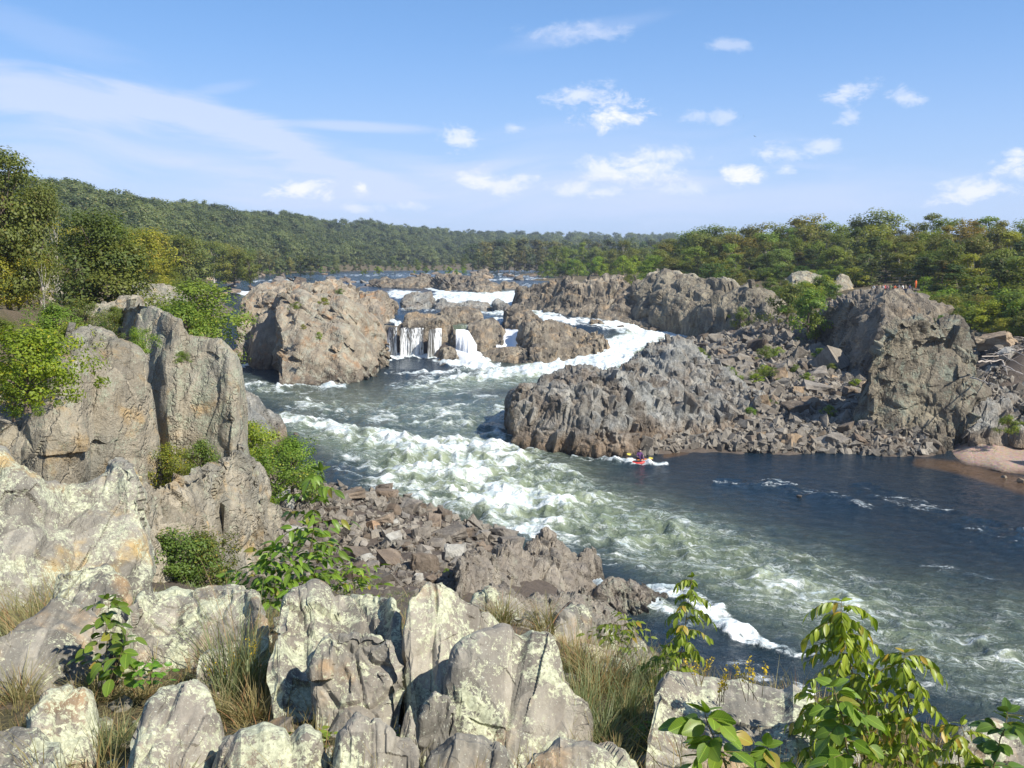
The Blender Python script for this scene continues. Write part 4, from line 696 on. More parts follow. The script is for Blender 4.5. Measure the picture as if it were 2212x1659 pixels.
curtain('foaming apron of white water spreading below the broad chute', [(984, 748, 2.6, 782, .5, 1.2), (1008, 752, 2.3, 792, .4, 1.3), (1036, 760, 1.8, 794, .35, 1.3), (1062, 772, 1.0, 790, .35, 1.1)], 24)
curtain('small bright fall squeezed between two rocks on the far bank', [(1128, 652, 8, 668, 6.4, 1.0), (1138, 645, 8.4, 670, 6.3, 1.2), (1146, 640, 8.6, 671, 6.2, 1.1)], 10)
curtain('distant white fall behind the left end of the island', [(515, 630, 8.3, 645, 6.6, 1.0), (535, 629, 8.3, 647, 6.6, 1.2), (556, 630, 8.3, 642, 6.8, 1.0)], 16)

# ------------------------------------------------------------------ beach
us_ = np.linspace(2030, 2700, 60); rowsB = []
for k, (vv, zz_) in enumerate([(0, -.45), (.1, .10), (.45, .50), (.8, .85), (1.0, 1.15)]):
    r_ = []
    for u in us_:
        vfront = np.interp(u, [2030, 2050, 2120, 2212, 2700], [985, 1000, 1018, 1034, 1110]); vback = np.interp(u, [2030, 2050, 2100, 2212, 2700], [975, 958, 948, 945, 950])
        r_.append(atz(u, vfront + (vback - vfront) * vv + (6 if k == 0 else 0), -.3 + (zz_ + .3) * min(1, (u - 2030) / 60) + .05 * math.sin(u * .07 + k)))
    rowsB.append(r_)
o = obj('beach', mesh('beach', np.array(rowsB).reshape(-1, 3), grid_faces(5, 60), M['beach'], True)); tag(o, kind='structure')
LM += [('the beach', 2130, 985)]
# ------------------------------------------------------------------ vegetation
def tube(pts, rad, sides=6):
    pts = np.array(pts, float); n = len(pts); V = []; 
    tg = np.gradient(pts, axis=0); tg /= np.linalg.norm(tg, axis=1, keepdims=True) + 1e-9
    for i in range(n):
        a = np.cross(tg[i], (0.31, .95, .1)); a /= np.linalg.norm(a) + 1e-9; b = np.cross(tg[i], a)
        for k in range(sides):
            t_ = 2 * math.pi * k / sides; V.append(pts[i] + (a * math.cos(t_) + b * math.sin(t_)) * rad[i])
    F = [[i * sides + k, i * sides + (k + 1) % sides, (i + 1) * sides + (k + 1) % sides, (i + 1) * sides + k] for i in range(n - 1) for k in range(sides)]
    return np.array(V), np.array(F)
def join(parts):
    Vs, Fs, off = [], [], 0
    for v, f in parts: Vs.append(v); Fs.append(f + off); off += len(v)
    return np.concatenate(Vs), np.concatenate(Fs)
def leaf_quads(cen, nrm, size, rng, asp=.6):
    n = len(cen); r = rng.normal(size=(n, 3)); a = np.cross(nrm, r); a /= np.linalg.norm(a, axis=1, keepdims=True) + 1e-9; b = np.cross(nrm, a); b /= np.linalg.norm(b, axis=1, keepdims=True) + 1e-9
    s = size * rng.uniform(.6, 1.3, (n, 1)) * .5
    V = np.stack([cen - a * s, cen + b * s * asp, cen + a * s, cen - b * s * asp], 1).reshape(-1, 3)
    return V, np.arange(4 * n).reshape(-1, 4), np.repeat(rng.random(n), 4)
def make_tree(seed, h, w_, kind='broad', nleaf=2600, leaf=.34, mat='leaf', bark='bark', nclump=34, base=.25):
    rng = np.random.default_rng(seed); parts = []
    bend = rng.normal(0, .05, 2) * h
    tr = [(bend[0] * (k / 7) ** 2, bend[1] * (k / 7) ** 2, h * .88 * k / 7) for k in range(8)]
    r0 = h * .018 + .03
    parts.append(tube(tr, [r0 * (1.25 if k == 0 else 1) * (1 - k / 8.2) for k in range(8)], 7)); tr = np.array(tr)
    cen = []
    for k in range(nclump):
        u = rng.random(); th = rng.uniform(0, 2 * math.pi)
        if kind == 'broad':
            z = base + (1 - base) * (u ** .8); prof = math.sin(math.pi * min(.97, max(.06, (z - base) / (1 - base) * .86 + .10))) ** .45; rr_ = prof * w_ / 2 * rng.uniform(.15, .88)
        elif kind == 'cone':
            z = base + (1 - base) * u; rr_ = (1 - (z - base) / (1 - base)) ** .8 * w_ / 2 * rng.uniform(.4, 1) + .1
        elif kind == 'column':
            z = base + (1 - base) * u; rr_ = w_ / 2 * rng.uniform(.1, .75) * (1 - max(0, z - .6) / .4 * .75)
        else:   # bush
            z = rng.uniform(.18, .92); rr_ = w_ / 2 * rng.uniform(.1, 1.08) * (1 + .25 * math.sin(th * 3 + seed)) * math.sqrt(max(.02, 1 - ((z - .3) / .64) ** 2))
        c = np.array([rr_ * math.cos(th) + bend[0] * z * z, rr_ * math.sin(th) + bend[1] * z * z, z * h]); cen.append(c)
        if k % (2 if kind in ('broad', 'bush') else 4) == 0:
            zt = max(.05, z * (.55 if kind != 'cone' else .98)); j = min(7, zt / .88 * 7); p0 = np.array([np.interp(j, range(8), tr[:, q]) for q in range(3)])
            mid_ = (p0 + c) / 2 + [0, 0, .06 * h * (1 if kind != 'cone' else 0)] + rng.normal(0, .02 * h, 3); rb = r0 * .42 * (1 - zt * .5)
            parts.append(tube([p0, mid_, c], [rb, rb * .6, rb * .2], 5))
    cen = np.array(cen); per = nleaf // nclump; crad = (w_ * .5) * (.36 if kind != 'bush' else .27) * (1.0 if kind != 'cone' else .75)
    if kind == 'column': crad = w_ * .3
    cs, ns_ = [], []
    for c in cen:
        d = rng.normal(size=(per, 3)); d /= np.linalg.norm(d, axis=1, keepdims=True)
        cr = crad * rng.uniform(.65, 1.3); q = d * cr * rng.random((per, 1)) ** .4; q[:, 2] *= .62 if kind in ('broad',) else .45 if kind == 'cone' else .8
        cs.append(c + q); oc_ = c - np.array([0, 0, h * (base + .3)]); oc_ /= np.linalg.norm(oc_) + 1e-9; ns_.append(d * (1.2 if mat == 'far' else .8) + oc_ * .7 + [0, 0, .5] + rng.normal(0, .28 if mat == 'far' else .42, (per, 3)))
    cs = np.concatenate(cs); ns_ = np.concatenate(ns_); V, F, T = leaf_quads(cs, ns_, leaf, rng, .62 if kind != 'cone' else .35)
    T = np.clip(T * .7 + np.repeat(np.repeat(rng.random(nclump), per), 4) * .3, 0, 1)
    nm = {'broad': 'tree', 'cone': 'pine', 'column': 'cedar', 'bush': 'shrub'}[kind]
    tv, tf = join(parts)
    return dict(trunk=mesh(nm + '_trunk', tv, tf, M[bark], True), crown=mesh(nm + '_crown', V, F, M[mat], False, {'tint': T}), h=h, w=w_, kind=kind, n=0)
PR = {}
for i in range(4): PR['oak%d' % i] = make_tree(200 + i, 14, 11.5, 'broad', 5200, .56, 'leaf', nclump=56, base=.10)
for i in range(2): PR['tall%d' % i] = make_tree(210 + i, 16, 8, 'broad', 3400, .50, 'leaf', 'palebark', nclump=36, base=.22)
for i in range(3): PR['far%d' % i] = make_tree(220 + i, 16, 12, 'broad', 1900, .85, 'far', nclump=34, base=.05)
for i in range(2): PR['pine%d' % i] = make_tree(230 + i, 11, 7, 'cone', 4000, .52, 'needle', nclump=56, base=.04)
PR['cedar0'] = make_tree(240, 6, 2.2, 'column', 2600, .22, 'needle', nclump=34, base=.05)
for i in range(3): PR['bush%d' % i] = make_tree(250 + i, 3, 3.6, 'bush', 2600, .17, 'shrub', nclump=34)
for i in range(2): PR['near%d' % i] = make_tree(260 + i, 10, 8, 'broad', 12000, .24, 'leaf', nclump=80, base=.14)
PR['nearbush0'] = make_tree(270, 3, 3.4, 'bush', 6500, .105, 'shrub', nclump=50); PR['nearbush1'] = make_tree(271, 3, 3.0, 'bush', 6000, .105, 'shrub', nclump=60)
PR['willow0'] = make_tree(280, 5, 5, 'bush', 2400, .30, 'shrub', nclump=36); PR['thin0'] = make_tree(290, 7, 3.2, 'broad', 900, .17, 'leaf', 'palebark', nclump=22, base=.4)
TREES = []
TINT = {'olive': (1.15, 1.0, .75), 'dark': (.7, .8, .68), 'mid': (1.05, 1.0, .78), 'yellow': (1.9, 1.5, .7), 'brown': (1.5, 1.05, .75), 'bright': (1.25, 1.35, .8), 'rust': (2.0, 1.0, .6), 'grey': (1.2, 1.2, 1.25), 'lime': (1.7, 1.65, .6)}
rngT = random.Random(5)
def tree(p, x, y, z, h, tint='mid', name='tree', label=None, cat='tree', group=None, wf=1.0, rot=None, sink=.1):
    q = PR[p]; s = h / q['h']; tc = TINT[tint] if isinstance(tint, str) else tint
    tc = tuple(c * rngT.uniform(.9, 1.12) for c in tc)
    r = bpy.data.objects.new(name, None); C.objects.link(r); r.location = (x, y, z - sink); r.rotation_euler = (0, 0, rngT.uniform(0, 6.28) if rot is None else rot); r.scale = (s * wf, s * wf, s)
    a = obj('trunk', q['trunk'], r); b = obj('crown', q['crown'], r, color=tc)
    tag(r, label, cat, group); TREES.append((r, tint, name, h)); return r
def hitg(u, v, z=5.0):
    for _ in range(8): p = atz(u, v, min(z, H - .4)); z = .5 * z + .5 * ground(p[0], p[1])
    return p[0], p[1], z
def plant(p, u, vb, vt, z=None, **k):
    """plant with its foot at photo point (u, vb) and its top at height line vt"""
    if z is None: x, y, z = hitg(u, vb)
    else: x, y, z = atz(u, vb, z)
    top = atd(u, vt, y)[2]; return tree(p, x, y, z, max(.3, top - z), **k)
# woods on the right bank, row after row
sky_u = [1380, 1440, 1475, 1490, 1520, 1560, 1620, 1700, 1760, 1800, 1890, 1925, 2000, 2100, 2212, 2400]; sky_v = [520, 512, 530, 488, 482, 488, 490, 472, 462, 478, 456, 486, 464, 466, 472, 470]
rim_u = [1380, 1450, 1500, 1700, 1790, 1850, 1950, 2030, 2150, 2400]; rim_d = [250, 242, 236, 232, 215, 184, 176, 152, 134, 120]
tg_ = random.Random(11)
for row, (off, fr, kinds) in enumerate([(3, .98, 'p'), (16, .72, 'm'), (32, .45, 'm'), (52, .22, 'o'), (76, .0, 'o')]):
    u = 1395 + row * 13
    while u < 2330:
        d = np.interp(u, rim_u, rim_d) + off + tg_.uniform(-3, 3); x = (u - 1106) / 2037 * d * 1.0; z = ground(x, d)
        vs_ = np.interp(u, sky_u, sky_v); vt = vs_ + (575 - vs_) * fr * tg_.uniform(.7, 1.05) + tg_.uniform(-2, 9)
        if 1880 < u < 1975 and row == 0: u += 30; continue
        top = atd(u, vt, d)[2]; hh = max(2.5, top - z)
        if kinds == 'p': pr = tg_.choice(['pine0', 'pine1', 'bush1', 'bush2', 'pine0', 'oak2'])
        elif kinds == 'm': pr = tg_.choice(['pine0', 'pine1', 'oak0', 'oak1', 'tall0', 'oak3'])
        else: pr = tg_.choice(['oak0', 'oak1', 'oak2', 'oak3', 'tall0', 'tall1'])
        ti = tg_.choice(['olive', 'mid', 'mid', 'bright', 'olive', 'brown', 'mid', 'grey', 'bright', 'dark'] if u < 2000 else ['olive', 'mid', 'yellow', 'bright', 'olive', 'bright', 'mid', 'brown'])
        wf = tg_.uniform(1.0, 1.3)
        if hh < 8: wf *= 1.35
        tree(pr, x, d, z, hh * (1.0 if pr[:4] != 'bush' else .8), tint=ti, name='pine_tree' if pr[:4] == 'pine' else 'shrub' if pr[:4] == 'bush' else 'tree', group='trees of the right bank woods', wf=wf, sink=.4)
        u += tg_.uniform(30, 44) * (1 if d > 190 else 1.25)
u = 1385
while u < 2330:
    d = np.interp(u, rim_u, rim_d) - tg_.uniform(-4, 8); x = (u - 1106) / 2037 * d
    if not 1870 < u < 1985:
        b_ = tg_.choice(['bush0', 'bush1', 'bush2']); tree(b_, x, d, ground(x, d), tg_.uniform(2.2, 4.6), tint=tg_.choice(['olive', 'mid', 'bright', 'dark', 'yellow', 'olive']), name='shrub', cat='shrub', group='shrubs along the rim of the right bank woods', wf=tg_.uniform(1.2, 1.8), sink=.3)
    u += tg_.uniform(14, 26)
for k in range(44):
    u = 1990 + k * 8 + tg_.uniform(-8, 8); d = np.interp(u, [1990, 2080, 2212, 2340], [140, 124, 112, 108]) + tg_.uniform(-5, 8); x = (u - 1106) / 2037 * d
    tree(tg_.choice(['bush0', 'bush1', 'bush2', 'oak2', 'oak0']), x, d, ground(x, d), tg_.uniform(2.0, 5.), tint=tg_.choice(['bright', 'olive', 'yellow', 'mid', 'lime']), name='shrub', cat='shrub', group='shrubs on the slope behind the tan buttress', wf=tg_.uniform(1.2, 1.7), sink=.3)
for k in range(16):
    u = tg_.uniform(1560, 1900); v = tg_.uniform(740, 930); x, y, z = hitg(u, v)
    tree(tg_.choice(['bush0', 'bush1', 'bush2']), x, y, z, tg_.uniform(.8, 2.0), tint=tg_.choice(['bright', 'lime', 'olive']), name='shrub', cat='shrub', group='small shrubs growing between the boulders', wf=tg_.uniform(1.1, 1.6))
for k in range(26):
    u = tg_.uniform(1640, 1800); d = np.interp(u, [1640, 1800], [196, 150]) + tg_.uniform(-10, 22); x = (u - 1106) / 2037 * d
    tree(tg_.choice(['bush0', 'bush1', 'bush2']), x, d, ground(x, d), tg_.uniform(2.0, 4.5), tint=tg_.choice(['bright', 'olive', 'yellow', 'mid', 'lime']), name='shrub', cat='shrub', group='shrubs left of the overlook cliff', wf=tg_.uniform(1.1, 1.5), sink=.3)
# trees of the far central shore, and paler willows in front of them
u = 1022
while u < 1500:
    for d, vt in ((640, tg_.uniform(513, 530)), (560, tg_.uniform(530, 548))):
        x = (u - 1106) / 2037 * d; z = 10.3; tree(tg_.choice(['far0', 'far1', 'far2']), x, d, z, atd(u, vt, d)[2] - z, tint=tg_.choice(['olive', 'mid', 'dark', 'olive', 'grey']), group='trees of the far central shore'); u += tg_.uniform(9, 14)
u = 1165
while u < 1500:
    d = np.interp(u, [1165, 1300, 1500], [470, 400, 320]) + tg_.uniform(-25, 35); x = (u - 1106) / 2037 * d
    tree(tg_.choice(['willow0', 'bush0']), x, d, ground(x, d), tg_.uniform(4.5, 9), tint=tg_.choice(['lime', 'bright', 'lime', 'olive']), name='willow_shrub', cat='shrub', group='pale willow shrubs along the far right shore'); u += tg_.uniform(9, 17)
u = 1200
while u < 1500:
    d = np.interp(u, [1200, 1300, 1500], [480, 440, 350]) + tg_.uniform(0, 30); x = (u - 1106) / 2037 * d; z = ground(x, d)
    tree(tg_.choice(['oak0', 'tall0', 'oak1', 'tall1', 'oak3']), x, d, z, max(5, atd(u, tg_.uniform(516, 545), d)[2] - z), tint=tg_.choice(['olive', 'grey', 'mid', 'bright']), group='trees behind the willow shrubs'); u += tg_.uniform(17, 28)
# woods of the left bank between the near cliff and the ridge
for row, (d0, d1, va, vb_) in enumerate([(560, 640, 545, 520), (400, 470, 545, 505), (290, 330, 540, 498), (200, 230, 528, 495), (140, 160, 540, 500)]):
    ur = [(420, 1010), (330, 690), (230, 560), (180, 420), (190, 330)][row]; u = ur[0] + row * 5
    while u < ur[1]:
        d = tg_.uniform(d0, d1); x = (u - 1106) / 2037 * d; z = max(ground(x, d), 10) if row else 10.4
        vt = np.interp(u, [200, 300, 420, 560, 650, 760, 1010], [478, 492, 512, 535, 548, 556, 560]) + row * 1.0 + tg_.uniform(-6, 14)
        tree(tg_.choice(['far0', 'far1', 'far2', 'oak1'] if row < 2 else ['oak0', 'oak1', 'oak2', 'tall0', 'oak3']), x, d, z, max(3.5, atd(u, vt, d)[2] - z), tint=tg_.choice(['olive', 'bright', 'mid', 'yellow', 'olive', 'grey'] if row > 0 else ['olive', 'mid', 'grey']), group='trees of the left bank woods', wf=tg_.uniform(.9, 1.2))
        u += tg_.uniform(14, 24) if row < 1 else tg_.uniform(20, 36)
for k in range(26):
    u = tg_.uniform(430, 1010); d = tg_.uniform(480, 560); x = (u - 1106) / 2037 * d
    tree('willow0', x, d, 10, tg_.uniform(2.2, 4.5), tint=tg_.choice(['lime', 'bright', 'olive']), name='willow_shrub', cat='shrub', group='low willow shrubs along the upstream shore')
for k in range(22):
    u = tg_.uniform(270, 440); d = tg_.uniform(110, 260); x = (u - 1106) / 2037 * d
    tree(tg_.choice(['willow0', 'bush1', 'bush2']), x, d, ground(x, d), tg_.uniform(2.5, 5.), tint=tg_.choice(['lime', 'bright', 'olive', 'yellow']), name='shrub', cat='shrub', group='pale shrubs at the edge of the left bank woods')
# named near trees and shrubs: proto, u, v_foot, v_top, z, tint, width factor, name, label
NP = [('near0', 18, 640, 330, 15, 'mid', .86, 'tree', 'tallest tree at the left edge with a dense green crown'),
      ('near1', -70, 640, 360, 15, 'mid', .9, 'tree', 'leafy tree cut by the left edge of the frame'),
      ('near1', 88, 640, 400, 15, 'mid', .55, 'tree', 'slim leafy tree right of the tallest left tree'),
      ('near0', 205, 650, 462, 14, 'dark', 1.05, 'tree', 'round dark green tree with a few red leaves'),
      ('near1', 262, 640, 520, 13.8, 'mid', 1.1, 'tree', 'small spreading tree right of the round dark tree'),
      ('near0', 40, 640, 510, 15, 'yellow', 1.1, 'tree', 'yellowing low tree beneath the tallest left tree'),
      ('cedar0', 158, 650, 535, 14.5, 'brown', 1.15, 'cedar_tree', 'brownish cedar in front of the round dark tree'),
      ('thin0', 128, 650, 470, 14.6, 'yellow', .8, 'tree', 'thin pale trunked tree with sparse yellow leaves'),
      ('thin0', 98, 700, 560, 14, 'olive', .9, 'tree', 'thin half bare tree before the sunlit rock wall'),
      ('near0', 430, 840, 612, 8.5, 'bright', 1.35, 'tree', 'leafy bright green tree standing behind the near cliff'),
      ('nearbush1', 400, 790, 640, 11.5, 'bright', 1.1, 'shrub', 'dense bush filling the left of the leafy tree'),
      ('nearbush0', 356, 720, 655, 12.5, 'bright', 1.2, 'shrub', 'small round bush left of the leafy tree'),
      ('nearbush0', 303, 770, 700, 13.6, 'bright', 1.0, 'shrub', 'lone green bush growing on the cliff shoulder'),
      ('nearbush1', 392, 784, 752, 13.6, 'bright', 1.3, 'shrub', 'low green bush on the ledge of the pillar'),
      ('nearbush0', 60, 885, 690, 13.4, 'lime', 1.15, 'shrub', 'yellow green shrub hanging over the left cliff face'),
      ('nearbush1', 120, 760, 645, 14, 'bright', 1.2, 'shrub', 'tall light green shrub on the left cliff top'),
      ('nearbush0', 190, 720, 645, 14, 'mid', 1.3, 'shrub', 'wide green shrub on the left cliff top'),
      ('nearbush1', 10, 760, 680, 14.2, 'olive', 1.3, 'shrub', 'olive shrub at the left edge of the cliff top'),
      ('nearbush1', 250, 712, 655, 13.8, 'olive', 1.2, 'shrub', 'sparse olive shrub between pale cliff rocks'),
      ('nearbush0', 20, 840, 770, 13.6, 'yellow', 1.3, 'shrub', 'yellowish bush at the far left cliff rim'),
      ('nearbush0', 30, 905, 790, 12.6, 'lime', 1.1, 'shrub', 'lime shrub spilling over the left cliff face'),
      ('nearbush1', 85, 845, 700, 13.2, 'bright', 1.0, 'shrub', 'tall thin leaved shrub at the cliff rim'),
      ('nearbush0', 150, 800, 690, 13.4, 'yellow', 1.1, 'shrub', 'yellow green shrub behind the purple lichen hump'),
      ('nearbush0', -60, 900, 720, 13.4, 'mid', 1.1, 'shrub', 'dark green shrub cut by the left edge'),
      ('nearbush1', 225, 745, 690, 13.2, 'dark', 1.1, 'shrub', 'dark small shrub between the pale rocks'),
      ('nearbush0', 330, 745, 715, 13.4, 'olive', 1.2, 'shrub', 'low olive shrub on the flat topped rock'),
      ('near1', 320, 650, 560, 12.6, 'yellow', 1.3, 'tree', 'pale yellow green tree behind the leafy tree'),
      ('near0', 370, 640, 575, 12.2, 'bright', 1.3, 'tree', 'light green tree at the bend of the far left bank'),
      ('nearbush0', 348, 1065, 952, 8.2, 'yellow', 1.05, 'shrub', 'golden yellow shrub in the crack beneath the pillar'),
      ('nearbush1', 286, 1022, 985, 8.6, 'lime', 1.0, 'shrub', 'tiny yellow shrub left of the golden shrub'),
      ('nearbush1', 436, 1060, 940, 7.2, 'mid', .8, 'shrub', 'narrow upright green shrub on the pillar ledge'),
      ('nearbush0', 368, 1290, 1128, 6.9, 'mid', 1.05, 'shrub', 'dense green bush at the foot of the lichen slab'),
      ('nearbush1', 445, 1290, 1138, 6.6, 'mid', 1.05, 'shrub', 'second green bush in the gully left of the fractured buttress'),
      ('nearbush0', 545, 1030, 905, 1.2, 'lime', 1.1, 'shrub', 'yellow green shrub below the pillar by the river'),
      ('nearbush1', 632, 1070, 935, 2.2, 'bright', 1.05, 'shrub', 'large green shrub beside the river rapids'),
      ('nearbush0', 592, 1100, 960, 2.6, 'bright', 1.1, 'shrub', 'dark green shrub in the middle of the riverside thicket'),
      ('nearbush1', 572, 1115, 1070, 3.2, 'lime', 1.2, 'shrub', 'small lime shrub at the foot of the riverside thicket'),
      ('nearbush0', 660, 1080, 1010, 2.4, 'mid', 1.0, 'shrub', 'green shrub at the right end of the riverside thicket'),
      ('bush0', 1510, 808, 750, 4.0, 'bright', .8, 'shrub', 'taller bright bush behind the grey outcrop ridge'),
      ('bush1', 1575, 835, 788, 3.2, 'bright', 1.1, 'shrub', 'wide bright bush right of the taller ridge bush'),
      ('bush2', 1655, 778, 745, 4.6, 'olive', 1.2, 'shrub', 'low grassy bush in the upper boulder field'),
      ('bush0', 1700, 700, 612, 7.5, 'olive', 1.0, 'shrub', 'tall shrub group left of the overlook cliff'),
      ('bush1', 1745, 722, 620, 7, 'bright', .9, 'shrub', 'green tree like shrub beneath the pale crag'),
      ('bush2', 1705, 720, 680, 5.6, 'yellow', 1.1, 'shrub', 'yellow shrub under the tall shrub group'),
      ('bush0', 1760, 745, 672, 5.4, 'bright', .8, 'shrub', 'bright green shrub against the shaded cliff foot'),
      ('bush1', 1600, 712, 660, 5.6, 'olive', .8, 'shrub', 'olive shrub before the brown cliff'),
      ('bush2', 1400, 655, 618, 8, 'bright', .9, 'shrub', 'shrub on the lip of the brown cliff'),
      ('bush0', 1358, 625, 592, 9.8, 'olive', .9, 'shrub', 'olive bush left of the brown cliff'),
      ('bush1', 1770, 775, 750, 4.8, 'bright', 1.2, 'shrub', 'small bush between blocks of the boulder field'),
      ('bush0', 1780, 790, 770, 4.4, 'lime', 1.5, 'shrub', 'lime ground shrub under the small bush'),
      ('bush2', 1718, 810, 785, 3.6, 'bright', .9, 'shrub', 'small green plant amid dark boulders'),
      ('bush1', 1840, 850, 820, 2.8, 'bright', .9, 'shrub', 'green plant in the shade of the tan buttress'),
      ('bush0', 1780, 868, 856, 2.4, 'olive', 1.6, 'shrub', 'flat olive plant amid tan boulders'),
      ('bush2', 1668, 918, 905, 1.2, 'lime', 1.6, 'shrub', 'low lime plant near the pool edge boulders'),
      ('bush1', 2178, 940, 893, 2.2, 'bright', 1.15, 'shrub', 'bright round bush above the beach'),
      ('bush0', 2080, 905, 868, 2.6, 'mid', .9, 'shrub', 'dark small bush right of the tan buttress'),
      ('bush2', 2138, 712, 682, 9.4, 'olive', 1.3, 'shrub', 'feathery olive shrub above the driftwood'),
      ('bush0', 1930, 728, 705, 8.6, 'yellow', .8, 'shrub', 'yellow plant on the shaded overlook cliff'),
      ('bush1', 2030, 700, 678, 10.2, 'bright', .9, 'shrub', 'green plant on top of the tan buttress'),
      ('bush2', 640, 670, 650, 11.2, 'olive', 1.2, 'shrub', 'dry olive shrub on the island crest'),
      ('bush1', 700, 660, 640, 11.5, 'yellow', 1.2, 'shrub', 'pale yellow shrub on the island crest'),
      ('bush2', 735, 640, 622, 11.6, 'mid', 1.2, 'shrub', 'green shrub at the right of the island crest'),
      ('bush0', 690, 735, 715, 6.8, 'lime', .9, 'shrub', 'lime plant clinging to the island face'),
      ('bush1', 655, 712, 698, 8., 'yellow', 1.0, 'shrub', 'yellow plant higher on the island face'),
      ('bush0', 1000, 592, 584, 11.4, 'bright', 1.6, 'shrub', 'green bush on the domed reef'),
      ('bush0', 842, 1105, 1086, 1.6, 'lime', 1.1, 'shrub', 'small lime plant among the scree stones'),
      ('bush1', 965, 1250, 1222, 3.4, 'bright', .7, 'shrub', 'small plant beside the upright slab rocks')]
for p, u, vf, vt, z, ti, wf, nm, lb in NP:
    if p.startswith('near') and u < 310 and vf < 700: x, y, zz = atd(u, vf, 62 if u < 130 else 72); zz = ground(x, y); tree(p, x, y, zz, atd(u, vt, y)[2] - zz, tint=ti, wf=wf, name=nm, label=lb, cat='shrub' if nm == 'shrub' else 'tree')
    else: plant(p, u, vf, vt, z, tint=ti, wf=wf, name=nm, label=lb, cat='shrub' if nm == 'shrub' else 'tree')
# ------------------------------------------------------------------ far wooded ridge
cu = np.array([-700, -300, 60, 140, 300, 400, 560, 640, 700, 820, 950, 1100, 1500, 2300, 3200]); cv = np.array([400, 402, 408, 414, 440, 455, 468, 466, 486, 490, 508, 514, 520, 520, 500]); cd = np.array([460, 480, 510, 530, 620, 720, 880, 960, 1080, 1250, 1500, 1800, 2000, 2000, 2000.])
fd_ = np.array([230, 235, 250, 265, 340, 400, 540, 600, 680, 760, 900, 1050, 1300, 1400, 1500.])
uu = np.linspace(-700, 3200, 160); G = []
for s in np.linspace(0, 1, 26):
    row = []
    for u in uu:
        d = np.interp(u, cu, fd_) * (1 - s) + np.interp(u, cu, cd) * s; top = atd(u, np.interp(u, cu, cv), np.interp(u, cu, cd))[2] - 17
        row.append([(u - 1106) / 2037 * d, d, 8 + (top - 8) * math.sin(s * math.pi / 2) ** 1.3])
    G.append(row)
for s in (1.15, 1.5): G.append([[(u - 1106) / 2037 * np.interp(u, cu, cd) * s, np.interp(u, cu, cd) * s, G[25][i][2] - (12 if s > 1.3 else 2)] for i, u in enumerate(uu)])
G = np.array(G); hp = G.reshape(-1, 3); hp[:, 2] += fbm(hp * .012, 3, 9) * 5 * np.clip(hp[:, 2] / 30, 0, 1)
hills = obj('hills', mesh('hills', hp, grid_faces(len(G), len(uu)), M['ground'], True)); tag(hills, kind='structure')
rg = np.random.default_rng(4); pts = []; sc_ = []
Gg = hp.reshape(len(G), len(uu), 3)
wv_ = np.linspace(0, 1, 26)
for k in range(9000):
    a = rg.random() * 24.9; b = rg.random() * 158.9; u = uu[int(b)]
    if u < -250 or u > 2500: continue
    if u > 1150 and a < 8: continue
    i, j = int(a), int(b); fa, fb = a - i, b - j
    p = (Gg[i, j] * (1 - fa) * (1 - fb) + Gg[i + 1, j] * fa * (1 - fb) + Gg[i, j + 1] * (1 - fa) * fb + Gg[i + 1, j + 1] * fa * fb)
    pts.append(p - [0, 0, 1]); sc_.append(rg.uniform(.55, 1.45) * (1 + max(0, p[1] - 900) / 2500))
pm = mesh('forest', np.array(pts), [], M['far']) if False else None
me = bpy.data.meshes.new('forest'); me.vertices.add(len(pts)); me.vertices.foreach_set('co', np.array(pts, dtype=np.float32).ravel())
at_ = me.attributes.new('size', 'FLOAT', 'POINT'); at_.data.foreach_set('value', np.array(sc_, dtype=np.float32)); me.update()
fo_ = obj('forest', me); tag(fo_, kind='stuff'); fo_['label'] = 'dense green forest covering the far ridge'
ng = bpy.data.node_groups.new('forest', 'GeometryNodeTree'); ng.interface.new_socket('Geometry', in_out='INPUT', socket_type='NodeSocketGeometry'); ng.interface.new_socket('Geometry', in_out='OUTPUT', socket_type='NodeSocketGeometry')
gi = ng.nodes.new('NodeGroupInput'); go = ng.nodes.new('NodeGroupOutput'); jn = ng.nodes.new('GeometryNodeGeometryToInstance')
jn2 = ng.nodes.new('GeometryNodeGeometryToInstance')
crowns = [next(r for r, *_ in TREES if any(c.data is PR[k]['crown'] for c in r.children)) for k in ('far0', 'far1', 'far2')]
for r in crowns:
    c = [c for c in r.children if c.name.startswith('crown')][0]
    oi_ = ng.nodes.new('GeometryNodeObjectInfo'); oi_.inputs[0].default_value = c; oi_.transform_space = 'ORIGINAL'
    ng.links.new(oi_.outputs['Geometry'], jn.inputs[0])
io = ng.nodes.new('GeometryNodeInstanceOnPoints'); ng.links.new(gi.outputs[0], io.inputs['Points']); ng.links.new(jn.outputs[0], io.inputs['Instance']); io.inputs['Pick Instance'].default_value = True
rv = ng.nodes.new('FunctionNodeRandomValue'); rv.data_type = 'FLOAT_VECTOR'; rv.inputs[0].default_value = (0, 0, 0); rv.inputs[1].default_value = (.1, .1, 6.28)
ng.links.new(rv.outputs[0], io.inputs['Rotation']); na = ng.nodes.new('GeometryNodeInputNamedAttribute'); na.data_type = 'FLOAT'; na.inputs['Name'].default_value = 'size'
ng.links.new(na.outputs[0], io.inputs['Scale']); ng.links.new(io.outputs[0], go.inputs[0])
ng.nodes.remove(jn2); md = fo_.modifiers.new('forest', 'NODES'); md.node_group = ng
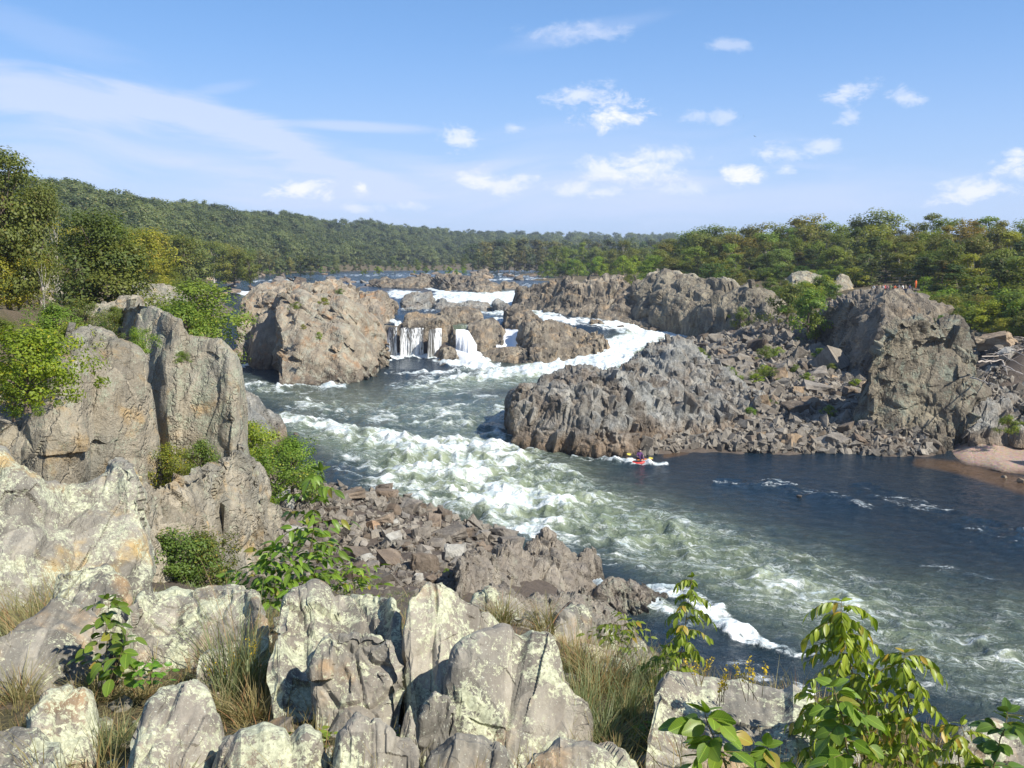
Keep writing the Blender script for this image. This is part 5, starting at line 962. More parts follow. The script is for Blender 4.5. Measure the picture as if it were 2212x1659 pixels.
# ------------------------------------------------------------------ boulders
BM = [mesh('boulder', v, f, M['scree'], False) for v, f in HULLS2]
BM3 = [mesh('boulder', v, f, M['scree'], False) for v, f in HULLS3]
def inpoly(u, v, poly):
    c = False
    for (x1, y1), (x2, y2) in zip(poly, poly[1:] + poly[:1]):
        if (y1 > v) != (y2 > v) and u < (x2 - x1) * (v - y1) / (y2 - y1) + x1: c = not c
    return c
TONES = {'dark brown': (.62, .56, .52), 'brown': (.95, .84, .76), 'tan': (1.45, 1.22, .98), 'grey': (1.0, 1.0, 1.02), 'pale blue grey': (1.35, 1.45, 1.55), 'pale': (1.6, 1.5, 1.35), 'orange brown': (1.35, 1.02, .78)}
BO = []
rb = random.Random(9)
def boulder(u, v, px, tone=None, asp=(1, .8, .7), z=None, rot=None, label=None, hull=None, sink=.25, group=None, where=''):
    x, y, zz = hitg(u, v) if z is None else tuple(atz(u, v, z)); s = px * math.hypot(y, 0) / 2037 * .5
    tone = tone or rb.choice(list(TONES)); me_ = (BM3 if px > 34 else BM)[rb.randrange(12) if hull is None else hull]
    o = obj('boulder', me_, None, (x, y, zz + s * asp[2] * (.55 - sink)), rot or (rb.uniform(-.35, .35), rb.uniform(-.35, .35), rb.uniform(0, 6.28)), (s * asp[0], s * asp[1], s * asp[2]), TONES[tone])
    tag(o, label, 'boulder', group); BO.append((o, tone, px, u, v, where)); return o
def scatter(poly, n, lo, hi, tones, where, group, mind=.62, asp=None, seed=1):
    global rb
    rb = random.Random(seed); us = [p[0] for p in poly]; vs_ = [p[1] for p in poly]; got = []; t_ = 0
    while len(got) < n and t_ < n * 60:
        t_ += 1; u, v = rb.uniform(min(us), max(us)), rb.uniform(min(vs_), max(vs_))
        if not inpoly(u, v, poly): continue
        px = min(hi, lo * (1 + rb.paretovariate(1.9) - 1) ) * (1 - .30 * (max(vs_) - v) / (max(vs_) - min(vs_) + 1))
        if any(math.hypot((u - a) * .8, (v - b) * 1.25) < (px + c) * .5 * mind for a, b, c in got): continue
        got.append((u, v, px)); a_ = asp or (1, rb.uniform(.6, .95), rb.uniform(.45, .85)); boulder(u, v, px, rb.choice(tones), a_, group=group, where=where)
    return got
SCREE = [(590, 1060), (690, 1045), (800, 1055), (880, 1078), (980, 1110), (1100, 1150), (1120, 1190), (1000, 1215), (1000, 1260), (900, 1270), (760, 1262), (640, 1200), (600, 1120)]
FIELD = [(1500, 730), (1600, 728), (1700, 760), (1790, 790), (1860, 850), (1880, 930), (2010, 950), (2030, 975), (1900, 972), (1700, 972), (1620, 958), (1600, 890), (1560, 830), (1500, 770)]
FIELD2 = [(1560, 712), (1700, 700), (1790, 745), (1840, 830), (1750, 780), (1620, 740)]
# a few big ones that can be named
for a in [(1165, 1168, 52, 'dark brown', (1, .9, .8), None, 'dark boulder perched on the upright slab rocks'), (1078, 1158, 84, 'grey', (1, .7, .42), .6, 'broad flat grey boulder at the water edge of the scree'),
          (1090, 1192, 62, 'dark brown', (1.3, .6, .3), None, 'dark slab lying behind the broad flat grey boulder'), (828, 1062, 46, 'dark brown', (1, .8, .8), None, 'dark pyramid boulder at the top of the scree'),
          (750, 1072, 70, 'brown', (1.3, .8, .35), None, 'long brown slab at the top left of the scree'), (978, 1160, 80, 'grey', (1.1, .8, .5), None, 'large tilted grey slab in the middle of the scree'),
          (626, 1108, 44, 'pale', (1.1, .8, .45), None, 'pale block beside the riverside thicket'), (636, 1150, 50, 'pale blue grey', (1.1, .9, .5), None, 'pale blue slab left of the compound leaved sapling'),
          (805, 1140, 36, 'orange brown', (1, .8, .7), None, 'orange brown stone in the scree'), (845, 1135, 36, 'pale blue grey', (.7, 1, .5), None, 'pale blue stone right of the orange brown stone'),
          (985, 1205, 60, 'pale blue grey', (.9, .8, .8), None, 'pale blue cracked boulder at the foot of the scree'), (850, 1215, 76, 'brown', (1.1, 1, .4), None, 'flat brown slab at the lower scree'), (785, 1205, 56, 'pale blue grey', (1.1, .8, .4), None, 'pale slab in front of the leafy weeds'),
          (1710, 960, 92, 'tan', (1.2, .7, .42), .35, 'long pale brown slab at the pool edge'), (1785, 965, 66, 'grey', (1.1, .8, .6), .3, 'round grey boulder right of the long pale slab'), (1640, 760, 60, 'dark brown', (1, .8, .85), None, 'big dark cube boulder in the upper boulder field'),
          (1832, 795, 58, 'brown', (1, .8, .6), None, 'tan block at the foot of the shaded overlook cliff'), (1868, 845, 60, 'tan', (1.1, .8, .6), None, 'tan boulder in the shadow of the tan buttress'), (1745, 880, 60, 'tan', (1.1, .9, .6), None, 'rounded tan boulder in the lower boulder field'),
          (1640, 880, 66, 'tan', (1.1, .8, .6), None, 'big tan block where the grey outcrop meets the boulder field'), (1760, 845, 74, 'grey', (1.2, .9, .45), None, 'flat grey slab in the middle of the boulder field'), (1870, 925, 46, 'grey', (1, .9, .8), None, 'squarish grey boulder below the tan buttress'),
          (2150, 742, 66, 'tan', (1.2, .8, .55), 8.6, 'large tan block above the driftwood'), (2175, 765, 40, 'pale blue grey', (1.1, .8, .5), 7.8, 'pale blue boulder under the large tan block'), (2112, 738, 38, 'pale', (1.1, .8, .5), 8.8, 'small pale boulder left of the large tan block'),
          (1727, 1073, 12, 'dark brown', (1.2, .8, .5), .05, 'tiny dark stone breaking the smooth blue water'), (1216, 834, 14, 'dark brown', (1.4, .8, .4), .1, 'tiny dark rock awash above the grey outcrop'), (640, 940, 18, 'dark brown', (1.6, .7, .4), .05, 'flat wet rock awash at the head of the rapids'),
          (1415, 712, 22, 'dark brown', (1.6, .7, .4), 4.1, 'dark wet rock in the white channel'), (1340, 706, 12, 'dark brown', (1.5, .8, .5), 4.6, 'tiny dark rock in the upper white channel'), (1305, 745, 14, 'dark brown', (1, .8, .8), 1.9, 'small dark rock off the right tip of the centre island'),
          (2166, 1032, 14, 'pale', (1.2, .8, .6), .02, 'small pale stone in the shallows off the beach'), (2208, 1042, 22, 'tan', (1.1, .8, .6), .05, 'tan stone at the right edge in the shallows'), (955, 790, 20, 'dark brown', (1.8, .6, .25), .45, 'long flat rock awash below the curtain waterfalls'),
          (2180, 945, 20, 'pale', (1.1, .9, .7), .9, 'pale round stone on the upper beach'), (2160, 952, 16, 'grey', (1.2, .9, .6), .8, 'grey stone on the upper beach'), (2120, 935, 22, 'grey', (1, .9, .8), 1.6, 'grey boulder at the top of the beach'), (2090, 938, 24, 'tan', (1, .9, .8), 1.3, 'tan boulder at the top left of the beach')]:
    boulder(a[0], a[1], a[2], a[3], a[4], a[5], label=a[6], where='named')
scatter(SCREE, 84, 30, 84, ['brown', 'grey', 'brown', 'grey', 'pale blue grey', 'dark brown', 'grey'], 'scree', 'loose stones of the near scree', seed=21)
scatter(FIELD, 118, 25, 74, ['dark brown', 'brown', 'brown', 'grey', 'tan', 'grey', 'dark brown', 'dark brown'], 'field', 'loose boulders of the right bank boulder field', seed=22)
scatter([(1560, 715), (1700, 705), (1790, 750), (1830, 810), (1720, 770), (1620, 735)], 24, 18, 34, ['dark brown', 'brown', 'grey'], 'field', 'loose boulders of the right bank boulder field', seed=23)
def reef_scatter(poly, n, seed):
    global rb
    rb = random.Random(seed)
    for _ in range(n):
        while True:
            u, v = rb.uniform(*poly[0]), rb.uniform(*poly[1]); 
            if inpoly(u, v, poly[2]): break
        z = 9.8 if v < 598 else 9.5 if v < 606 else 9.1 if v < 622 else 8.6; px = rb.uniform(9, 26)
        boulder(u, v, px, rb.choice(['dark brown', 'brown', 'brown', 'grey', 'tan']), (1.2, 1.1, rb.uniform(.35, .6)), z, where='reef', group='low rocks scattered over the wide upper river')
reef_scatter(((430, 800), (588, 640), [(430, 600), (560, 590), (700, 590), (790, 606), (800, 625), (620, 612), (540, 632), (470, 640), (440, 620)]), 48, 31)
reef_scatter(((1080, 1250), (588, 625), [(1080, 596), (1170, 594), (1240, 604), (1230, 612), (1130, 610)]), 8, 32)
reef_scatter(((800, 1100), (583, 605), [(800, 590), (1100, 590), (1060, 604), (820, 602)]), 12, 33)
# small stones that fill the gaps, too many to count
def fill(name, poly, n, lo, hi, seed, label, mat='scree', hz=None):
    rg = np.random.default_rng(seed); us = [p[0] for p in poly]; vs_ = [p[1] for p in poly]; Q = []
    while len(Q) < n:
        u, v = rg.uniform(min(us), max(us)), rg.uniform(min(vs_), max(vs_))
        if inpoly(u, v, poly): Q.append((u, v))
    Q = np.array(Q); z = np.full(n, 3.)
    dr = FWD[None] + np.stack([(Q[:, 0] - 1106) / 2037, 0 * z, 0 * z], 1) + UPV[None] * ((829.5 - Q[:, 1]) / 2037)[:, None]
    for _ in range(8):
        Pp = np.array([0, 0, H]) + dr * ((np.minimum(z, H - .4) - H) / dr[:, 2])[:, None]; z = .5 * z + .5 * TS(Pp)
    Pp[:, 2] = z; Vs, Fs, T, off = [], [], [], 0
    for p in Pp:
        v, f = HULLS[rg.integers(20)]; s = rg.uniform(lo, hi) * rg.lognormal(0, .3) * p[1] / 2037 * .5
        Vs.append((v * s * rg.uniform(.5, 1.1, 3)) @ rnd_rot(rg, .8).T + p + [0, 0, s * .2]); Fs.append(f + off); off += len(v); T.append(np.full(len(v), rg.random()))
    o = obj(name, mesh(name, np.concatenate(Vs), np.concatenate(Fs), M[mat], False, {'tint': np.concatenate(T)})); tag(o, label, kind='stuff'); return o
fill('rubble', [(580, 1050), (700, 1040), (900, 1075), (1110, 1150), (1130, 1200), (1060, 1220), (1040, 1290), (900, 1300), (740, 1300), (480, 1290), (560, 1240), (600, 1200)], 2000, 9, 22, 41, 'small loose stones filling the near scree')
fill('rubble', [(1480, 728), (1600, 722), (1800, 750), (1880, 850), (1900, 930), (2040, 940), (2060, 982), (1900, 985), (1700, 980), (1500, 968), (1380, 985), (1400, 950), (1560, 890), (1560, 830), (1480, 770)], 4200, 8, 21, 42, 'small loose stones filling the right boulder field')
fill('rubble', [(1560, 705), (1690, 640), (1760, 660), (1800, 740), (1700, 740)], 500, 7, 18, 43, 'small stones below the right bank shrubs')
fill('rubble', [(2080, 720), (2212, 690), (2330, 700), (2330, 830), (2212, 820), (2100, 800)], 800, 7, 20, 44, 'broken stones around the driftwood')
fill('rubble', [(270, 655), (420, 612), (520, 605), (470, 640), (330, 670)], 300, 5, 14, 45, 'stones on the far left bank')
fill('rubble', [(560, 1010), (700, 1030), (650, 1060), (600, 1100), (580, 1180), (620, 1240), (560, 1240)], 300, 8, 20, 46, 'stones under the riverside thicket')
fill('shingle', [(2040, 990), (2070, 950), (2212, 938), (2320, 940), (2320, 990), (2212, 1000), (2100, 1000)], 420, 3, 10, 47, 'loose stones along the top of the beach')

# ------------------------------------------------------------------ foreground rocks with lichen
def fr(cols, label, seed, nu=130, ns=90, cell=(.28, .4, .7), amp=.06, L=(.2, -.2, 1), Nn=(1, .2, -.1), jag=.015, back=.5, q=1.7, p=1.35, mat='fore', nm='lichen_rock', lm=None, nsh=0, shs=(.05, .1, .2), nb=26, drop=.35, crack=.35):
    c = [(a, b, ground(*atz(a, b, 15.)[:2]) if z is None else z, t_, s_) for a, b, z, t_, s_ in cols]
    cell = tuple(k * 1.05 for k in cell); amp *= 1.0; q = 1 + (q - 1) * .5; p = 1 + (p - 1) * .45
    o = outcrop(nm, c, mat, label, int(nu * 1.15), int(ns * 1.15), back * .8, drop, seed, q, p, cell, amp, L, Nn, jag * 1.5, nsh, shs, cat='rock', nb=nb, crack=crack * 1.2, fine=.6)
    if lm: LM.append(lm)
    return o
# big slab at the left
fr([(-380, 1400, 13.6, 1040, 1.6), (-200, 1400, 13.6, 990, 1.8), (0, 1390, 13.4, 985, 2.0), (40, 1380, 13.4, 1030, 1.6), (90, 1370, 13.3, 1052, 1.5), (150, 1360, 13.2, 1050, 1.6), (210, 1350, 13.2, 1028, 1.6), (255, 1340, 13.2, 1010, 1.7), (276, 1330, 13.2, 1018, 1.4), (300, 1320, 13.2, 1090, .9), (318, 1310, 13.2, 1180, .5), (330, 1300, 13.2, 1260, .2)],
   'large pale lichen covered slab at the left edge', 301, 300, 220, (.8, 1.2, 1.8), .2, back=2.2, q=1.3, p=1.2, mat='slab', L=(.5, 0, .8), Nn=(.7, .2, -.5), jag=.01, nm='rock_slab', lm=('the large lichen slab', 160, 1170), crack=.3)
fr([(118, 1345, None, 1300, .1), (135, 1350, None, 1255, .3), (180, 1355, None, 1235, .5), (230, 1350, None, 1232, .5), (262, 1340, None, 1262, .3), (275, 1335, None, 1310, .1)], 'knobby yellow lichened block below the large slab', 302, 90, 60, (.2, .3, .4), .06, nm='rock')
fr([(270, 1500, None, 1370, .1), (284, 1470, None, 1315, .35), (310, 1445, None, 1290, .6), (380, 1430, None, 1283, .7), (470, 1430, None, 1280, .75), (530, 1435, None, 1282, .7), (556, 1440, None, 1300, .5), (566, 1445, None, 1350, .3), (572, 1450, None, 1400, .1)],
   'rounded grey green lichened boulder with a dark hollow beneath', 303, 170, 110, (.35, .3, .3), .06, L=(1, 0, .15), Nn=(0, .3, 1), q=.75, p=1.6, jag=.01, back=.7, nm='rock', lm=('the rounded hollow boulder', 420, 1350), drop=.1)
fr([(575, 1560, None, 1500, .1), (584, 1590, None, 1420, .4), (600, 1600, None, 1340, .8), (640, 1600, None, 1285, 1.2), (700, 1590, None, 1276, 1.3), (760, 1580, None, 1284, 1.3), (820, 1575, None, 1290, 1.2), (850, 1570, None, 1300, .9), (862, 1560, None, 1350, .4)],
   'tall split rock with tufts of dry grass left of centre', 304, 200, 130, (.3, .5, .9), .08, q=1.3, nm='rock', lm=('the tall split rock', 720, 1340), jag=.03, crack=.6)
fr([(672, 1605, None, 1540, .05), (684, 1612, None, 1440, .2), (710, 1615, None, 1392, .3), (760, 1615, None, 1368, .35), (810, 1612, None, 1365, .35), (845, 1605, None, 1385, .25), (862, 1600, None, 1440, .1), (866, 1595, None, 1520, .05)],
   'brown shouldered block overhanging in front of the tall split rock', 305, 120, 90, (.2, .3, .3), .06, q=.8, nm='rock', crack=.5)
fr([(866, 1590, None, 1500, .1), (874, 1600, None, 1370, .3), (888, 1610, None, 1300, .5), (920, 1615, None, 1262, .7), (955, 1615, None, 1254, .75), (985, 1600, None, 1270, .7), (1020, 1580, None, 1296, .6), (1060, 1560, None, 1316, .5), (1080, 1540, None, 1350, .4), (1092, 1520, None, 1400, .2)],
   'tall pale lichen fin rock at the centre of the foreground', 306, 200, 150, (.24, .5, 1.), .07, L=(.28, -.2, 1), q=1.4, p=1.2, nm='rock', lm=('the tall pale fin rock', 960, 1400), jag=.01, crack=.5)
fr([(972, 1660, None, 1600, .05), (980, 1690, None, 1480, .25), (1000, 1700, None, 1420, .4), (1040, 1700, None, 1385, .5), (1090, 1700, None, 1370, .6), (1150, 1695, None, 1366, .6), (1190, 1685, None, 1380, .55), (1215, 1670, None, 1420, .4), (1245, 1650, None, 1480, .25), (1265, 1640, None, 1560, .1)],
   'broad yellow green lichened rock sloping right in the centre', 307, 200, 150, (.3, .5, 1.), .08, L=(.5, -.3, .8), Nn=(.8, .2, -.5), q=1.5, p=1.25, nm='rock', lm=('the broad lichened rock', 1110, 1500), jag=.01, crack=.4)
fr([(1075, 1500, 14.1, 1440, .1), (1090, 1500, 14.1, 1350, .3), (1120, 1500, 14.1, 1322, .4), (1160, 1500, 14, 1340, .4), (1200, 1500, 14, 1345, .4), (1240, 1500, 13.8, 1330, .5), (1290, 1500, 13.7, 1345, .5), (1340, 1500, 13.6, 1380, .4), (1385, 1500, 13.5, 1410, .3), (1400, 1500, 13.4, 1460, .1)],
   'row of ribbed lichened fins behind the broad rock', 308, 200, 90, (.16, .4, .7), .09, L=(.2, 0, 1), q=1.4, jag=.05, nm='rock', crack=.6, back=.5)
fr([(1010, 1400, 13.9, 1330, .1), (1030, 1400, 13.8, 1296, .3), (1060, 1400, 13.8, 1276, .4), (1095, 1400, 13.7, 1282, .4), (1130, 1400, 13.6, 1310, .3), (1150, 1400, 13.5, 1350, .1)], 'brown pointed rock behind the central fin', 309, 100, 60, (.2, .35, .6), .07, jag=.06, nm='rock')
fr([(1225, 1640, 14.6, 1600, .1), (1245, 1640, 14.5, 1500, .4), (1290, 1640, 14.4, 1450, .6), (1340, 1640, 14.3, 1440, .6), (1390, 1650, 14.2, 1470, .6), (1430, 1660, 14.2, 1520, .4), (1450, 1680, 14.2, 1600, .2)], 'grey rock hidden behind tall grass right of centre', 310, 130, 80, (.2, .3, .5), .07, jag=.03, nm='rock')
fr([(1395, 1735, None, 1640, .1), (1420, 1735, None, 1500, .5), (1445, 1735, None, 1462, .7), (1500, 1735, None, 1458, .9), (1570, 1735, None, 1466, .9), (1640, 1735, None, 1484, .9), (1690, 1735, None, 1488, .85), (1712, 1735, None, 1480, .8), (1745, 1735, None, 1505, .7), (1790, 1735, None, 1565, .5), (1840, 1735, None, 1615, .3), (1880, 1735, None, 1680, .1)],
   'wedge shaped pale lichened rock at the lower right', 311, 260, 150, (.5, .6, .9), .045, L=(.8, 0, -.5), Nn=(.3, .3, .9), q=1.2, p=1.3, nm='rock', lm=('the wedge rock', 1620, 1560), jag=.012)
fr([(1770, 1800, 14.9, 1720, .1), (1790, 1800, 14.9, 1640, .2), (1820, 1800, 14.9, 1600, .3), (1850, 1800, 14.9, 1610, .3), (1880, 1800, 14.9, 1690, .1)], 'small lichened stone at the bottom beside the wedge rock', 312, 60, 50, (.2, .3, .3), .04, nm='rock')
fr([(2040, 1760, 14.6, 1690, .1), (2080, 1760, 14.6, 1600, .3), (2140, 1760, 14.6, 1578, .4), (2212, 1760, 14.6, 1620, .4), (2300, 1760, 14.6, 1660, .3), (2380, 1760, 14.6, 1720, .1)], 'grey lichened rock in the lower right corner', 313, 90, 50, (.2, .3, .4), .05, nm='rock')
fr([(465, 1760, None, 1680, .05), (478, 1780, None, 1620, .15), (520, 1790, None, 1588, .2), (570, 1790, None, 1580, .22), (610, 1785, None, 1596, .2), (628, 1770, None, 1640, .1)], 'smooth brownish stone at the bottom left of centre', 314, 90, 60, (.3, .3, .3), .03, nm='rock', q=1.0)
fr([(618, 1760, None, 1690, .05), (630, 1770, None, 1625, .12), (660, 1775, None, 1594, .18), (690, 1770, None, 1612, .15), (704, 1760, None, 1670, .05)], 'small pointed stone beside the smooth brownish stone', 315, 60, 50, (.2, .3, .3), .03, nm='rock')
fr([(722, 1790, None, 1700, .05), (738, 1800, None, 1600, .2), (770, 1805, None, 1555, .35), (810, 1800, None, 1560, .35), (850, 1795, None, 1602, .25), (900, 1790, None, 1650, .15), (930, 1780, None, 1720, .05)], 'warm brown ridge stone at the bottom centre', 316, 110, 70, (.12, .3, .5), .04, nm='rock')
fr([(905, 1790, None, 1720, .05), (930, 1800, None, 1640, .15), (985, 1805, None, 1600, .2), (1050, 1800, None, 1608, .2), (1100, 1800, None, 1640, .15), (1130, 1790, None, 1700, .05)], 'pale lichened stone at the bottom edge beneath the broad rock', 317, 100, 50, (.15, .3, .4), .04, nm='rock')
fr([(1120, 1810, None, 1720, .05), (1150, 1815, None, 1640, .2), (1210, 1820, None, 1604, .25), (1280, 1815, None, 1620, .25), (1340, 1810, None, 1650, .2), (1380, 1800, None, 1720, .05)], 'pale rounded stone at the bottom edge right of centre', 318, 100, 50, (.3, .3, .4), .04, nm='rock')
fr([(278, 1800, None, 1720, .1), (300, 1800, None, 1620, .3), (330, 1800, None, 1530, .55), (350, 1790, None, 1498, .6), (400, 1780, None, 1490, .6), (435, 1760, None, 1500, .5), (452, 1740, None, 1560, .3), (465, 1730, None, 1660, .1)], 'long smooth brown slab leaning down the lower left', 319, 120, 110, (.14, .4, .8), .04, L=(-.3, -.6, .7), nm='rock', lm=('the leaning brown slab', 380, 1570), jag=.015)
fr([(50, 1700, None, 1640, .1), (75, 1700, None, 1560, .25), (115, 1690, None, 1510, .4), (155, 1680, None, 1494, .4), (190, 1670, None, 1520, .3), (205, 1660, None, 1580, .1)], 'brown triangular stone among the grass at the lower left', 320, 80, 60, (.15, .3, .4), .035, nm='rock')
fr([(-60, 1760, None, 1700, .1), (-40, 1760, None, 1600, .3), (20, 1760, None, 1590, .35), (80, 1760, None, 1588, .35), (130, 1760, None, 1620, .25), (150, 1750, None, 1690, .1)], 'green lichened stone in the lower left corner', 321, 90, 60, (.2, .3, .4), .04, nm='rock')
fr([(-80, 1520, None, 1400, .2), (0, 1520, None, 1372, .4), (60, 1515, None, 1330, .6), (110, 1500, None, 1298, .7), (170, 1490, None, 1310, .7), (215, 1480, None, 1350, .5), (245, 1475, None, 1410, .2)], 'broad pale rock at the left behind dry grass', 322, 140, 80, (.3, .4, .4), .05, nm='rock')
fr([(425, 1530, None, 1460, .05), (436, 1520, None, 1412, .15), (455, 1515, None, 1398, .2), (480, 1510, None, 1410, .2), (500, 1505, None, 1460, .05)], 'small upright brown stone propping the rounded boulder', 323, 50, 50, (.15, .2, .3), .03, nm='rock')
fr([(860, 1680, 15.3, 1610, .03), (868, 1680, 15.3, 1560, .08), (885, 1680, 15.3, 1520, .1), (898, 1680, 15.3, 1560, .08), (905, 1680, 15.3, 1620, .03)], 'thin purplish shard in the crack beside the central fin', 324, 40, 50, (.06, .1, .3), .015, nm='rock', back=.1)
fr([(905, 1700, None, 1640, .03), (915, 1700, None, 1550, .1), (940, 1700, None, 1500, .15), (965, 1700, None, 1510, .15), (985, 1700, None, 1560, .1), (992, 1700, None, 1620, .03)], 'small curled lichened rock wedged before the central fin', 325, 70, 60, (.08, .2, .2), .04, nm='rock', back=.2)
fr([(1480, 1560, 14.1, 1530, .1), (1510, 1560, 14.1, 1490, .2), (1330, 1560, 14.1, 1480, .2)][:0] or [(1340, 1600, 14.4, 1560, .1), (1352, 1600, 14.4, 1490, .2), (1380, 1600, 14.4, 1462, .3), (1410, 1600, 14.4, 1470, .3), (1428, 1600, 14.4, 1520, .1)], 'rounded grey stone between the tall grass and the wedge rock', 326, 60, 50, (.2, .2, .3), .03, nm='rock')
# ------------------------------------------------------------------ foreground stones and plants
def refine(V, F, n=1):
    for i in range(n): V, F = chip(V, F, 71 + i, 1, .03)
    return V, F
FM = [mesh('stone', *refine(*HULLS3[i], 1), M['fore'], True) for i in range(8)]
rfs = random.Random(17); FS = []
for k in range(150):
    u, v = rfs.uniform(-40, 1500), rfs.uniform(1340, 1700)
    if v < 1340 + .0 * u or (u > 1450 and v < 1600) or (1130 < u and v < 1400): continue
    if any(math.hypot(u - a, v - b) < 46 for a, b in FS): continue
    FS.append((u, v)); x, y, z = hitg(u, v, 15.0); px = rfs.choice([36, 48, 60, 80, 110]) * rfs.uniform(.8, 1.2); s = px * y / 2037 * .5
    o = obj('stone', FM[rfs.randrange(8)], None, (x, y, z + s * .05), (rfs.uniform(-.4, .4), rfs.uniform(-.4, .4), rfs.uniform(0, 6.28)), (s, s * rfs.uniform(.6, 1), s * rfs.uniform(.45, .9)), rfs.choice([(1, 1, 1), (1.1, .98, .88), (.85, .82, .8), (1.15, 1.12, 1.05)]))
    tag(o, None, 'stone', 'stones bedded between the foreground rocks'); BO.append((o, 'lichened', px * .8, u, v, 'fore'))
# ------------------------------------------------------------------ plants
def ghit(u, v):
    x, y, z = hitg(u, v, 15.0); return np.array([x, y, z])
def grass_tuft(p, h, n, spread, seed, mat='grass', lean=(0, 0), wid=.0022, seg=5):
    rg = np.random.default_rng(seed); V, F, T = [], [], []; o = 0
    for i in range(n):
        th = rg.uniform(0, 6.28); r0 = spread * .28 * math.sqrt(rg.random()); r0 *= rg.uniform(.6, 2.6); b = np.array([r0 * math.cos(th), r0 * math.sin(th), -.03]); hh = h * rg.uniform(.15, 1.0) ** 1.2
        th2 = th + rg.normal(0, 1.1); out = np.array([math.cos(th2), math.sin(th2), 0]) * spread * rg.uniform(.05, 1.5) + np.array([lean[0], lean[1], 0]) * hh; sd = np.array([-math.sin(th + 1), math.cos(th + 1), 0]) * wid * rg.uniform(.6, 1.6)
        tt = rg.random()
        for k in range(seg + 1):
            s = k / seg; q = b + out * s ** 1.9 + np.array([0, 0, hh * (s - .12 * s * s * rg.random())]); w_ = (1 - s * .85); V += [q - sd * w_, q + sd * w_]; T += [tt, tt]
        F += [[o + 2 * k, o + 2 * k + 1, o + 2 * k + 3, o + 2 * k + 2] for k in range(seg)]; o += 2 * (seg + 1)
    return np.array(V), np.array(F), np.array(T)
def tuft(u, v, px, n, label, mat='grass', lean=(0, 0), wpx=None, seed=None, z=None, d=None):
    P0 = ghit(u, v) if d is None else atd(u, v, d); h = px * P0[1] / 2037; sp = (wpx or px * .35) * P0[1] / 2037
    seed = seed or int(u * 7 + v); V, F, T = grass_tuft(P0, h, n, sp, seed, mat, lean, .0013 + .0004 * P0[1])
    o = obj('grass_tuft', mesh('grass_tuft', V, F, M[mat], False, {'tint': T}), None, tuple(P0)); tag(o, label, 'grass'); return o
for a in [(505, 1505, 240, 300, 'tall blue green grass tuft beside the rounded hollow boulder', 'grassg', (.1, 0), 90), (540, 1560, 120, 420, 'brown dry grass clump below the tall blue green tuft', 'grass', (-.1, -.1), 80), (470, 1560, 110, 260, 'straw coloured grass left of the brown clump', 'grass', (-.3, 0), 60),
          (1255, 1600, 200, 360, 'tall reddish green grass right of the broad lichened rock', 'grassg', (-.1, 0), 60), (1300, 1620, 130, 420, 'dense grass clump before the grey hidden rock', 'grassg', (.2, 0), 70), (1350, 1560, 150, 260, 'thin grass stems against the dark water', 'grassg', (.15, 0), 50), (1330, 1660, 90, 360, 'short brown grass at the bottom right of centre', 'grass', (0, 0), 70),
          (690, 1420, 110, 240, 'tan grass tuft growing in the tall split rock', 'grass', (.2, 0), 50), (640, 1400, 80, 160, 'small tan tuft on the left shoulder of the tall split rock', 'grass', (0, 0), 40), (1080, 1340, 80, 260, 'brown grass behind the central fin', 'grass', (0, 0), 60), (1170, 1350, 90, 200, 'brown grass among the ribbed fins', 'grass', (-.2, 0), 50),
          (1290, 1500, 150, 420, 'reddish grass on the slope behind the hidden grey rock', 'grass', (.1, 0), 90), (1240, 1450, 110, 300, 'pale grass between the ribbed fins and the slope', 'grass', (0, 0), 70), (1370, 1480, 120, 300, 'mixed grass above the dark water', 'grassg', (.1, 0), 80), (1200, 1650, 100, 260, 'grass at the right foot of the broad lichened rock', 'grass', (.1, 0), 50),
          (60, 1400, 170, 480, 'long dry grass bending left at the left edge', 'grass', (-.35, 0), 120), (130, 1330, 120, 360, 'dry grass below the large lichen slab', 'grass', (-.3, 0), 80), (30, 1520, 110, 360, 'dry grass at the left edge above the corner stone', 'grass', (-.3, 0), 90), (210, 1520, 90, 420, 'brown matted grass under the sapling with big leaves', 'grass', (-.2, 0), 90),
          (300, 1510, 80, 300, 'brown grass in front of the rounded hollow boulder', 'grass', (.1, 0), 80), (250, 1620, 110, 340, 'green grass left of the leaning brown slab', 'grassg', (0, 0), 80), (130, 1640, 80, 260, 'short mixed grass by the brown triangular stone', 'grassg', (0, 0), 80), (600, 1650, 60, 200, 'short grass behind the smooth brownish stone', 'grassg', (0, 0), 50), (800, 1270, 60, 220, 'hazy green grass beyond the tall split rock', 'grassg', (0, 0), 60),
          (215, 760, 60, 240, 'straw grass tuft hanging over the near cliff', 'grass', (-.3, -.2), 50), (1460, 1640, 90, 240, 'wispy grass at the left foot of the wedge rock', 'grassg', (-.2, 0), 60), (40, 700, 46, 300, 'dry grass on the left cliff top', 'grass', (0, 0), 90), (850, 1640, 40, 120, 'tiny green tuft in the central crack', 'grassg', (0, 0), 30)]:
    if a[1] < 800: P0 = atz(a[0], a[1], 13.9); t_ = tuft(a[0], a[1], a[2], a[3], a[4], a[5], a[6], a[7], d=P0[1])
    else: tuft(*a)
